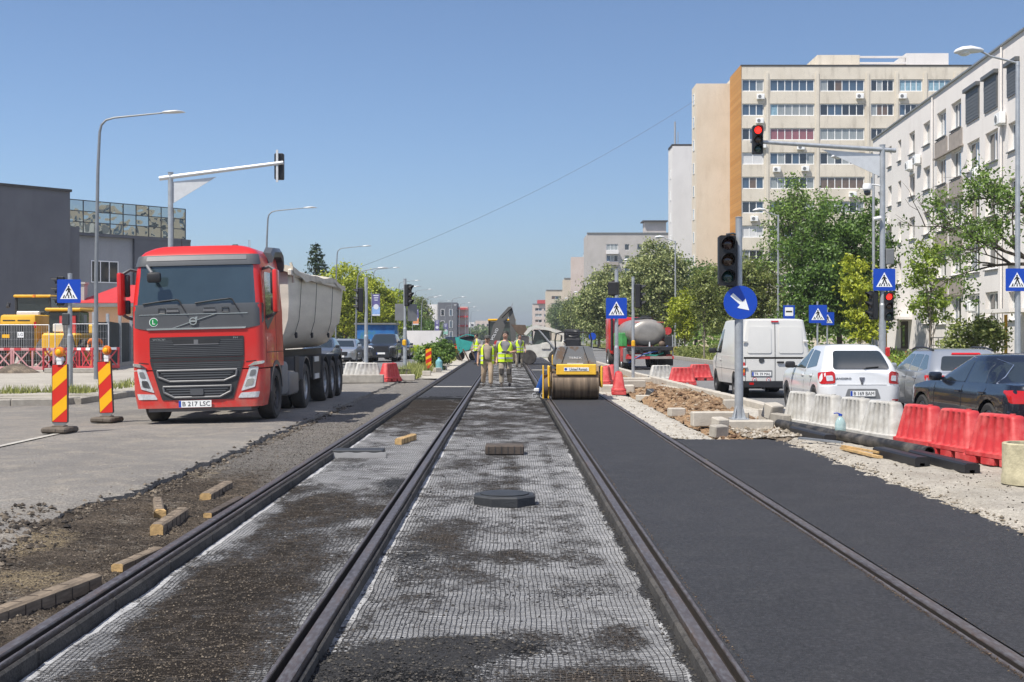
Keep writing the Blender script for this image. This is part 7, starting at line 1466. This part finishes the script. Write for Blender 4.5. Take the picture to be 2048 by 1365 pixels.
# ------------------------------------------------------------ teal machine
t = thing('asphalt_hopper', 'teal tilted hopper machine with dark legs left of the workers', 'machine', (-2.55, 80, 0))
b = MB(); b.loft([[(-.75+.25*z_, y, .55+.9*z_) for z_, y in ((0, 0), (1, .1), (1, .9), (0, 1.0))], [(.1+.35*z_, y, .65+1.0*z_) for z_, y in ((0, 0), (1, .1), (1, .9), (0, 1.0))]]); b.build('hopper', 'frame_black', t, smooth=0)
b = MB(); n = 10; b.loft([[(-.62+.14*k, -.05, 1.42+.28*math.sin(math.pi*(k+1)/(n+1))), (-.62+.14*k, 1.05, 1.42+.28*math.sin(math.pi*(k+1)/(n+1))), (-.62+.14*k, 1.05, 1.36+.28*math.sin(math.pi*(k+1)/(n+1))), (-.62+.14*k, -.05, 1.36+.28*math.sin(math.pi*(k+1)/(n+1)))] for k in range(n)]); b.build('hood', 'machine_teal', t, smooth=40)
b = MB(); b.prism([(-.8, 1.5), (-.55, 1.5), (-.35, .6), (-.6, .35)], -.08, .02); b.build('side_cover', 'machine_teal', t, smooth=0); b = MB(); b.prism([(-.5, 1.4), (.35, 1.2), (.1, .7), (-.4, .6)], -.06, -.03); b.build('front_cover', 'machine_teal', t, smooth=0)
for x0, x1 in ((-.7, -.35), (-.3, .1), (.2, .55)): b = MB(); b.cyl((x0, -.1, .75), (x1, -.15, .0), .05, .04, 8); b.build('leg', 'brown_steel', t)
for x in (-.5, .35): b = MB(); b.lathe([(.1, -.09), (.28, -.09), (.3, 0), (.28, .09), (.1, .09)], 18, Matrix.Translation((x, .6, .3)) @ Matrix.Rotation(R(90), 4, 'X')); b.build('wheel', 'dusty_rubber', t)
# ------------------------------------------------------------ yard on the left
mat('yellow_site', (.66, .36, .02), .45, var=.12, scale=2)
t = thing('wheel_loader', 'yellow wheel loader seen from behind in the fenced yard', 'wheel loader', (-23.85, 61, .03))
b = MB(); b.rbox((0, .9, 1.75), (2.0, 2.2, 1.7), .12, seg=2, taper=(.86, .95)); h = b.build('engine_hood', 'yellow_site', t)
b = MB(); b.rbox((0, -.26, 1.55), (1.66, .1, 1.15), .03); g = b.build('radiator_grille', 'frame_black', h)
for k in range(16): b = MB(); b.box((-.78+.104*k, -.325, 1.55), (.022, .02, 1.1)); b.build('grille_bar', 'mid_grey', g, smooth=0)
for x in (-.42, .3):
    for z in (2.32, 2.46): b = MB(); b.box((x, -.15+(z-2.3)*.35, z), (.6, .05, .05)); b.build('hood_slot', 'frame_black', h, smooth=0)
b = MB(); b.box((.22, -.33, 1.62), (.3, .02, .28)); lb = b.build('logo_board', 'sign_white', g, smooth=0); text('LG', .2, 'mid_grey', lb, (.22, -.345, 1.62), name='logo_lettering'); b = MB(); b.box((-.5, -.33, 1.55), (.36, .02, .17)); b.build('yellow_plate', 'beacon_yellow', g, smooth=0)
b = MB(); b.rbox((0, 2.6, 2.9), (1.7, 1.5, 1.25), .05); b.build('cab_glass', 'car_glass', t); b = MB(); b.rbox((0, 2.6, 3.56), (1.9, 1.8, .14), .04); rf = b.build('cab_roof', 'yellow_site', t); b = MB(); b.cyl((.1, 1.75, 3.5), (.1, 1.75, 3.62), .09); b.build('beacon', 'orange_lens', rf)
for x in (-.85, .85): b = MB(); b.box((x, 1.84, 2.9), (.09, .09, 1.3)); b.build('cab_post', 'frame_black', t, smooth=0)
b = MB(); b.rbox((-.1, 1.5, 2.62), (1.15, .2, .35), .04); b.build('air_filter', 'galv_light', t)
for s in (-1, 1):
    wheel(t, s*1.15, 1.2, .78, .6, s, 'yellow_site', 8, 'dusty_rubber'); wheel(t, s*1.15, 4.2, .78, .6, s, 'yellow_site', 8, 'dusty_rubber'); b = MB(); b.rbox((s*1.22, 1.2, 1.72), (.55, 1.5, .1), .03); b.build('mudguard', 'yellow_site', t); b = MB(); b.rbox((s*1.25, .2, 1.2), (.5, .12, .55), .02); b.build('rear_panel', 'yellow_site', t); b = MB(); b.box((s*.9, -.27, 2.1), (.12, .04, .3)); b.build('tail_light', 'red_lens', t, smooth=0)
b = MB(); b.box((0, 5.6, 1.0), (2.6, .8, 1.0)); b.build('bucket', 'yellow_site', t, smooth=0); b = MB(); b.tube([(-1.25, 1.9, 3.2), (-1.25, 1.8, 3.0)], .1, 8); b.build('mirror', 'black_plastic', t)
t = thing('backhoe', 'yellow backhoe with red cab sides behind the crossing sign', 'backhoe', (-21.5, 60, .03))
b = MB(); b.rbox((0, 1.2, 1.15), (1.7, 2.6, 1.1), .1); b.build('chassis', 'yellow_site', t); b = MB(); b.rbox((0, 1.3, 2.2), (1.5, 1.4, 1.1), .05); b.build('cab_glass', 'car_glass', t); b = MB(); b.rbox((0, 1.3, 2.84), (1.75, 1.8, .16), .05); b.build('cab_roof', 'yellow_site', t); b = MB(); b.rbox((.2, .55, 2.1), (.8, .06, .9), .02); b.build('red_panel', 'barrier_red', t); b = MB(); b.rbox((-.2, .5, 1.95), (.6, .1, .4), .04); b.build('white_cover', 'machine_white', t)
for s in (-1, 1): wheel(t, s*.95, .6, .7, .42, s, 'yellow_site', 8, 'dusty_rubber'); wheel(t, s*.95, 2.9, .5, .36, s, 'yellow_site', 8, 'dusty_rubber')
b = MB(); b.prism([(-.1, .5), (.35, .6), (.75, 1.6), (.55, 2.3), (.35, 2.3), (.45, 1.6)], -.7, -.45); b.build('boom', 'machine_dark', t, smooth=0); b = MB(); b.prism([(.6, 1.8), (.8, 1.8), (1.1, .6), (.85, .5)], -.8, -.6); b.build('dipper', 'machine_dark', t, smooth=0)
b = MB(); b.rbox((0, 1.5, .9), (3.6, 2.2, .6), .1); t = thing('yellow_skip', 'yellow skip showing above the dark screen fence', 'skip', (-24.2, 74, 1.1)); b.build('skip_wall', 'yellow_site', t)
# pedestrian barriers and mesh panels
mat('fence_pink', (.58, .30, .30), .6, var=.12); mat('fence_red', (.50, .05, .06), .55, var=.15)
def ped(label, x, y, rz, m, L=1.9):
    t = thing('pedestrian_barrier', label, 'barrier', (x, y, .03), rz, 'plastic pedestrian barriers round the yard')
    for z, h in ((.98, .12), (.16, .14)): b = MB(); b.rbox((0, 0, z), (L, .05, h), .01); b.build('rail', m, t)
    for k in range(3): b = MB(); b.box((-L/2+.05+k*(L-.1)/2, 0, .55), (.07, .045, .75)); b.build('upright', m, t, smooth=0)
    for s in (-1, 1):
        for d in (-1, 1): b = MB(); b.box((s*L*.25, .012 if d > 0 else -.012, .56), (.055, .02, 1.0), Matrix.Rotation(R(d*42), 4, 'Y')); b.build('brace', m, t, smooth=0)
    for s in (-1, 1): b = MB(); b.box((s*L*.35, 0, .05), (.1, .5, .07)); b.build('foot', 'black_plastic', t, smooth=0)
    for k in range(3): b = MB(); b.box((-L*.33+k*L*.33, -.03, .99), (.28, .012, .11)); b.build('reflective_patch', 'sign_white' if m == 'fence_red' else 'fence_red', t, smooth=0)
for i, (x, y, r_, m) in enumerate(((-22.4, 54.4, 0, 'fence_pink'), (-20.6, 54.2, R(3), 'fence_pink'), (-19.6, 54.8, R(60), 'fence_red'), (-18.9, 55.2, R(-35), 'fence_red'), (-18.4, 56.6, R(50), 'fence_red'))):
    ped(('pale red pedestrian barrier at the very left of the yard', 'pale red pedestrian barrier below the loader grille', 'dark red pedestrian barrier turned edge-on right of the loader', 'dark red pedestrian barrier behind the nearer beacon', 'dark red pedestrian barrier closest to the dark screen fence')[i], x, y, r_, m)
def mesh_panel(label, x, y, w, h, rz=0):
    t = thing('mesh_fence', label, 'fence', (x, y, .03), rz, 'wire mesh site fence panels')
    for a, c in (((-w/2, 0, .1), (-w/2, 0, h)), ((w/2, 0, .1), (w/2, 0, h))): b = MB(); b.cyl(a, c, .022); b.build('frame_post', 'galv_light', t)
    for z in (.15, h): b = MB(); b.cyl((-w/2, 0, z), (w/2, 0, z), .018); b.build('frame_tube', 'galv_light', t)
    b = MB(); n = int(w/.11)
    for k in range(1, n): b.box((-w/2+k*w/n, 0, h/2+.05), (.005, .005, h-.15))
    for k in range(1, 6): b.box((0, .008, .15+(h-.15)*k/6), (w, .005, .005))
    o = b.build('wire_mesh', 'galv_light', t, smooth=0); o['kind'] = 'stuff'
    for s in (-1, 1): b = MB(); b.rbox((s*w/2, 0, .05), (.25, .6, .12), .03); b.build('foot_block', 'concrete', t)
mesh_panel('wire mesh panel before the loader grille', -21.9, 55.2, 3.3, 2.05); mesh_panel('wire mesh panel right of the loader', -19.1, 56.1, 2.3, 2.1, R(10)); mesh_panel('wire mesh panel cut by the left edge', -25.0, 55.0, 2.8, 2.05)
mat('screen_fabric', (.022, .028, .03), .85, var=.3, scale=1.5)
t = thing('screen_fence', 'dark green screened fence on grey posts beside the truck cab', 'fence', (0, 0, 0)); A_ = Vector((-19.0, 57.2)); C_ = Vector((-20.9, 71))
b = MB(); b.grid(40, 6, lambda u, v: (A_.x+(C_.x-A_.x)*u+.05*math.sin(u*30), A_.y+(C_.y-A_.y)*u, .15+2.15*v-.05*math.sin(u*9.4)**2*v)); b.build('screen_cloth', 'screen_fabric', t, fix=False)
for k in range(5): p = A_.lerp(C_, k/4); b = MB(); b.box((p.x+.08, p.y-.02, 1.35), (.13, .13, 2.65)); b.build('post', 'galv', t, smooth=0)
b = MB(); p = A_.lerp(C_, .5); b.box((p.x, p.y, .1), (.3, (C_-A_).length, .25), math.atan2(-(C_-A_).x, (C_-A_).y)); b.build('plinth', 'concrete', t, smooth=0)
b = MB(); b.lathe([(.9, 0), (.75, .1), (.5, .25), (.2, .36), (.01, .4)], 16); b.v = [(x*(1+.2*fbm(x*3, y*3)), y, z*(1+.3*fbm(x*4, y*4, 2))) for x, y, z in b.v]; tag(b.build('gravel_heap', 'rubble_dirt', loc=(-20.9, 53.2, .02)), 'small dark gravel heap in front of the pedestrian barriers', 'gravel')
t = thing('concrete_beam', 'concrete block lying in front of the yard barriers', 'concrete block', (-18.6, 53.3, .02)); b = MB(); b.rbox((0, 0, .1), (2.2, .35, .2), .02); b.build('block', 'concrete', t)

t = thing('hand_trolley', 'small blue bag trolley with two little wheels left of the roller', 'trolley', (.84, 33.6, -.07)); b = MB(); b.rbox((.06, 0, .38), (.17, .2, .5), .04, Matrix.Rotation(R(22), 4, 'Y'), seg=2); b.build('bag', 'hose_blue', t); b = MB(); b.tube([(-.06, 0, .12), (.12, 0, .62), (.17, 0, .68)], .014, 6); b.build('handle', 'black_plastic', t); b = MB(); b.rbox((-.06, -.1, .22), (.14, .04, .09), .015); b.build('white_flap', 'sign_white', t)
for x in (-.12, .1): b = MB(); b.lathe([(.05, -.012), (.07, -.012), (.07, .012), (.05, .012)], 18, Matrix.Translation((x, -.06, .07)) @ Matrix.Rotation(R(90), 4, 'X'), True); b.build('wheel', 'galv_light', t)
for x, y, z, lb in ((7.4, 109, 1.55, 'small round blue sign on a pole beside the roller rail'), (13.2, 103, 2.0, 'small round sign on the verge near the pale-headed lamp')):
    t = thing('round_sign', lb, 'road sign', (x, y, 0)); pole(t, z+.3, .035); b = MB(); b.patch(disc(.32, 22, 0, z), plane_fn(-.05), thick=.02, off=.01); b.build('sign_disc', 'sign_blue' if x < 10 else 'barrier_red', t)
# ------------------------------------------------------------ people
mat('skin', (.46, .27, .19), .55, var=.08); mat('hi_vis', (.58, .80, .02), .6, var=.08, scale=6); mat('reflective', (.55, .56, .56), .35, var=.05); mat('khaki', (.30, .25, .19), .85, var=.15, scale=8); mat('beige_cloth', (.40, .30, .20), .85, var=.15, scale=8); mat('grey_cloth', (.22, .215, .22), .85, var=.12, scale=8); mat('camo_cloth', (.20, .17, .12), .85, var=.3, scale=9, col2=(.42, .36, .28)); mat('blue_cloth', (.03, .045, .10), .85, var=.2); mat('boot', (.05, .04, .033), .7, var=.3); mat('hair_dark', (.02, .016, .013), .7, var=.3); mat('cap_grey', (.07, .07, .065), .8, var=.1); mat('orange_cloth', (.7, .16, .02), .8, var=.1); mat('knee_pad', (.05, .045, .04), .8, var=.1)
def skin_obj(name, chains, m, parent, sub=2):
    """chains: lists of (point, rx, ry); equal points are welded, first point is the root"""
    vs = []; rs = []; es = []; idx = {}
    for ch in chains:
        prev = None
        for p, rx, ry in ch:
            k = tuple(round(c, 4) for c in p)
            if k not in idx: idx[k] = len(vs); vs.append(k); rs.append((rx, ry))
            if prev is not None: es.append((prev, idx[k]))
            prev = idx[k]
    me = bpy.data.meshes.new(name); me.from_pydata(vs, es, []); o = bpy.data.objects.new(name, me); COL.objects.link(o)
    o.modifiers.new('s', 'SKIN').use_smooth_shade = True
    for i, r in enumerate(rs):
        d = me.skin_vertices[0].data[i]; d.radius = r; d.use_root = i == 0
    u = o.modifiers.new('u', 'SUBSURF'); u.levels = sub; u.render_levels = sub
    bpy.context.view_layer.update(); ev = o.evaluated_get(bpy.context.evaluated_depsgraph_get()); m2 = bpy.data.meshes.new_from_object(ev); bpy.data.objects.remove(o); m2.name = name; m2.materials.clear(); m2.shade_smooth()
    return link(name, m2, m, parent)
def person(label, loc, rz, H, pose, shirt, trousers, vest='closed', hair='hair_dark', cap=None, belly=0, boots='boot', pads=False, vestm='hi_vis'):
    t = thing('person', label, 'person', loc, rz, None, H/1.76); P = pose; t.scale.x *= 1.16; t.scale.y *= 1.08
    hip = .93; lean = P.get('lean', 0); V3 = Vector
    def up(z, dy=0): return (0, -lean*(z-hip)+dy, z)
    sh = {s: (s*.185, -lean*.47, 1.41) for s in (-1, 1)}; el = {s: P['elbow'][s] for s in (-1, 1)}; wr_ = {s: P['wrist'][s] for s in (-1, 1)}; kn = {s: P['knee'][s] for s in (-1, 1)}; an = {s: P['ankle'][s] for s in (-1, 1)}
    hd = up(1.66, -.02)
    ch = [[(up(.97), .14, .10), (up(1.12), .13, .10+belly*.5), (up(1.28), .145, .105), (up(1.42), .11, .085), (up(1.50), .052, .052), (up(1.56, -.005), .062, .065), (up(1.62, -.02), .074, .088), (up(1.69, -.015), .076, .092), (up(1.75, -.005), .045, .055)], [(up(1.60, -.03), .06, .07), (up(1.635, -.115), .012, .014)]]
    ch[1][0] = ch[0][6]
    for s in (-1, 1):
        w = V3(wr_[s]); d = (w-V3(el[s])).normalized(); out = V3((s, 0, 0)); side = V3((0, -1, 0)) if abs(d.z) > .5 else V3((0, 0, 1)); palm = w+d*.07
        ch.append([ch[0][3], (sh[s], .06, .06), (tuple(V3(sh[s]).lerp(V3(el[s]), .5)), .05, .05), (el[s], .040, .040), (tuple(V3(el[s]).lerp(w, .4)), .038, .038), (tuple(w), .026, .030), (tuple(palm), .022, .038)])
        cur = (V3((-s, 0, 0)) if abs(d.z) > .5 else V3((0, 0, 1)))
        for k, ln in enumerate((.075, .085, .080, .062)):
            a = palm+side*(.027-.018*k)+d*.03; ch.append([ch[-1-k][-1] if k == 0 else (tuple(palm), .022, .038), (tuple(a), .0085, .0085), (tuple(a+d*ln*.5+cur*.012), .008, .008), (tuple(a+d*ln*.75+cur*.04), .007, .007)])
        th = w+d*.03+side*.03; ch.append([(tuple(palm), .022, .038), (tuple(th+side*.02+d*.02), .010, .010), (tuple(th+side*.03+d*.055+cur*.015), .008, .008)])
        hp = (s*.095, 0, .90); ch.append([ch[0][0], (hp, .085, .085), (tuple(V3(hp).lerp(V3(kn[s]), .5)), .075, .075), (kn[s], .055, .055), (tuple(V3(kn[s]).lerp(V3(an[s]), .4)), .052, .052), (an[s], .036, .036)])
    body_ = skin_obj('body', ch, 'skin', t)
    for s in (-1, 1): b = MB(); b.ball((s*.032, hd[1]-.088, 1.668), .011, 8, 6); b.build('eye', 'hair_dark', body_)
    b = MB(); b.box((0, hd[1]-.086, 1.592), (.05, .012, .009)); b.build('mouth', 'tank_band', body_)
    for s in (-1, 1): b = MB(); b.ball((s*.078, hd[1]+.01, 1.645), .022, 8, 6, (.4, .8, 1.3)); b.build('ear', 'skin', body_)
    # clothes
    sc = [[(up(.90), .165, .125), (up(.97), .165, .125+belly), (up(1.12), .155, .125+belly), (up(1.28), .17, .13+belly*.5), (up(1.41), .135, .11), (up(1.47), .085, .075)]]
    for s in (-1, 1): sc.append([sc[0][4], (sh[s], .085, .085), (tuple(V3(sh[s]).lerp(V3(el[s]), .45)), .075, .075), (tuple(V3(sh[s]).lerp(V3(el[s]), .8)), .066, .066)])
    skin_obj('shirt', sc, shirt, t)
    tc = [[(up(.98), .16, .12), (up(.90), .16, .125)]]
    for s in (-1, 1): hp = (s*.10, 0, .86); tc.append([tc[0][1], (hp, .105, .11), (tuple(V3(hp).lerp(V3(kn[s]), .5)), .095, .095), (kn[s], .078, .078), (tuple(V3(kn[s]).lerp(V3(an[s]), .5)), .074, .074), (tuple(V3(kn[s]).lerp(V3(an[s]), .97)), .07, .07)])
    tr_ = skin_obj('trousers', tc, trousers, t)
    for s in (-1, 1):
        a = V3(an[s]); f = V3(P.get('foot', {}).get(s, (0, -.17, -.05))); h = V3((0, .05, -.045)); skin_obj('boot', [[(tuple(a), .05, .05), (tuple(a+V3((0, .0, -.05))), .048, .05), (tuple(a+f*.6), .048, .045), (tuple(a+f), .04, .03)], [(tuple(a+V3((0, .0, -.05))), .048, .05), (tuple(a+h), .035, .035)]], boots, t)
        if pads: b = MB(); k = V3(kn[s]); b.rbox((k.x, k.y-.075, k.z), (.12, .05, .2), .03); b.build('knee_patch', 'knee_pad', tr_)
    if cap: b = MB(); b.lathe([(.098, 0), (.098, .04), (.085, .085), (.05, .105), (.001, .11)], 18, Matrix.Translation((0, hd[1]+.005, 1.695))); b.rbox((0, hd[1]-.12, 1.70), (.13, .1, .014), .006); b.build('cap', cap, t)
    else:
        b = MB(); b.lathe([(.086, -.06), (.092, 0), (.086, .045), (.06, .08), (.001, .095)], 18, Matrix.Translation((0, hd[1]+.022, 1.70)) @ Matrix.Rotation(R(-14), 4, 'X')); b.build('hair', hair, t)
    if vest:
        def ring(z, rx, ry, op):
            n = 28; p = []
            for k in range(n+1):
                a = -math.pi/2+op+(2*math.pi-2*op)*k/n; ca, sa = math.cos(a), math.sin(a); e = .75
                p.append((rx*math.copysign(abs(ca)**e, ca), -lean*(z-hip)+(ry+(belly if sa < 0 and z < 1.25 else 0))*math.copysign(abs(sa)**e, sa), z))
            return p
        op = .62 if vest == 'open' else .03
        lv = [(.80, .205, .165), (.95, .20, .165), (1.10, .197, .165), (1.25, .205, .165), (1.36, .205, .15), (1.43, .17, .125), (1.475, .11, .09)]
        b = MB(); b.loft([ring(z, rx, ry, max(op, .7*sm(1.08, 1.4, z))) for z, rx, ry in lv], False, False, False); v = b.build('vest', vestm, t, smooth=60, fix=False)
        for z in (.90, 1.06): b = MB(); b.loft([ring(z, .206, .170, op), ring(z+.05, .205, .170, op)], False, False, False); b.build('reflective_band', 'reflective', v, smooth=60, fix=False)
    return t
walk = dict(lean=.03, elbow={1: (.26, .05, 1.14), -1: (-.27, .02, 1.13)}, wrist={1: (.27, -.08, .90), -1: (-.29, -.02, .88)}, knee={1: (.10, -.10, .49), -1: (-.11, .02, .48)}, ankle={1: (.10, -.08, .085), -1: (-.12, .16, .12)}, foot={-1: (0, -.15, -.09)})
person('worker in open yellow vest and beige trousers walking on the left', (-.66, 41, -.075), R(3), 1.66, walk, 'khaki', 'beige_cloth', 'open', cap='cap_grey', belly=.05)
hold = dict(lean=.02, elbow={1: (.30, .04, 1.14), -1: (-.27, .05, 1.13)}, wrist={1: (.12, -.22, 1.10), -1: (-.30, -.02, .87)}, knee={1: (.10, -.03, .49), -1: (-.10, -.12, .50)}, ankle={1: (.12, .16, .12), -1: (-.10, -.12, .085)}, foot={1: (0, -.15, -.09)})
t = person('taller worker in closed yellow vest holding a dark notepad', (-.07, 41, -.075), R(-3), 1.80, hold, 'grey_cloth', 'camo_cloth', 'closed', pads=True)
b = MB(); b.rbox((0, 0, 0), (.26, .17, .02), .006); o = b.build('notepad', 'black_plastic', None, loc=(-.06, 40.66, 1.07)); o.rotation_euler = (R(18), 0, R(8)); tag(o, 'dark notepad held by the taller worker', 'notepad')
stand = dict(lean=.05, elbow={1: (.28, .02, 1.14), -1: (-.28, .02, 1.14)}, wrist={1: (.26, -.12, .93), -1: (-.26, -.12, .93)}, knee={1: (.11, -.02, .49), -1: (-.11, .0, .49)}, ankle={1: (.12, .02, .085), -1: (-.12, .03, .085)})
person('worker in yellow vest and dark blue trousers beside the teal machine', (-1.75, 72, -.05), R(-60), 1.74, stand, 'grey_cloth', 'blue_cloth', 'closed')
person('worker in yellow vest half hidden behind the taller worker', (.62, 66, -.06), R(20), 1.72, stand, 'grey_cloth', 'camo_cloth', 'closed')
person('worker in orange clothing standing by the screen fence in the yard', (-19.3, 58.5, .03), R(15), 1.74, stand, 'orange_cloth', 'orange_cloth', None)

# ------------------------------------------------------------ summer haze in the air
m = bpy.data.materials.new('haze_air'); m.use_nodes = True; n = m.node_tree; n.nodes.clear(); v = n.nodes.new('ShaderNodeVolumePrincipled'); v.inputs['Color'].default_value = (.86, .90, .96, 1); v.inputs['Density'].default_value = .00035; v.inputs['Anisotropy'].default_value = .3
o = n.nodes.new('ShaderNodeOutputMaterial'); n.links.new(v.outputs[0], o.inputs['Volume']); MATS['haze_air'] = m
b = MB(); b.box((0, 1190, 19), (3200, 2560, 41)); h = b.build('haze', 'haze_air', smooth=0); h['kind'] = 'stuff'
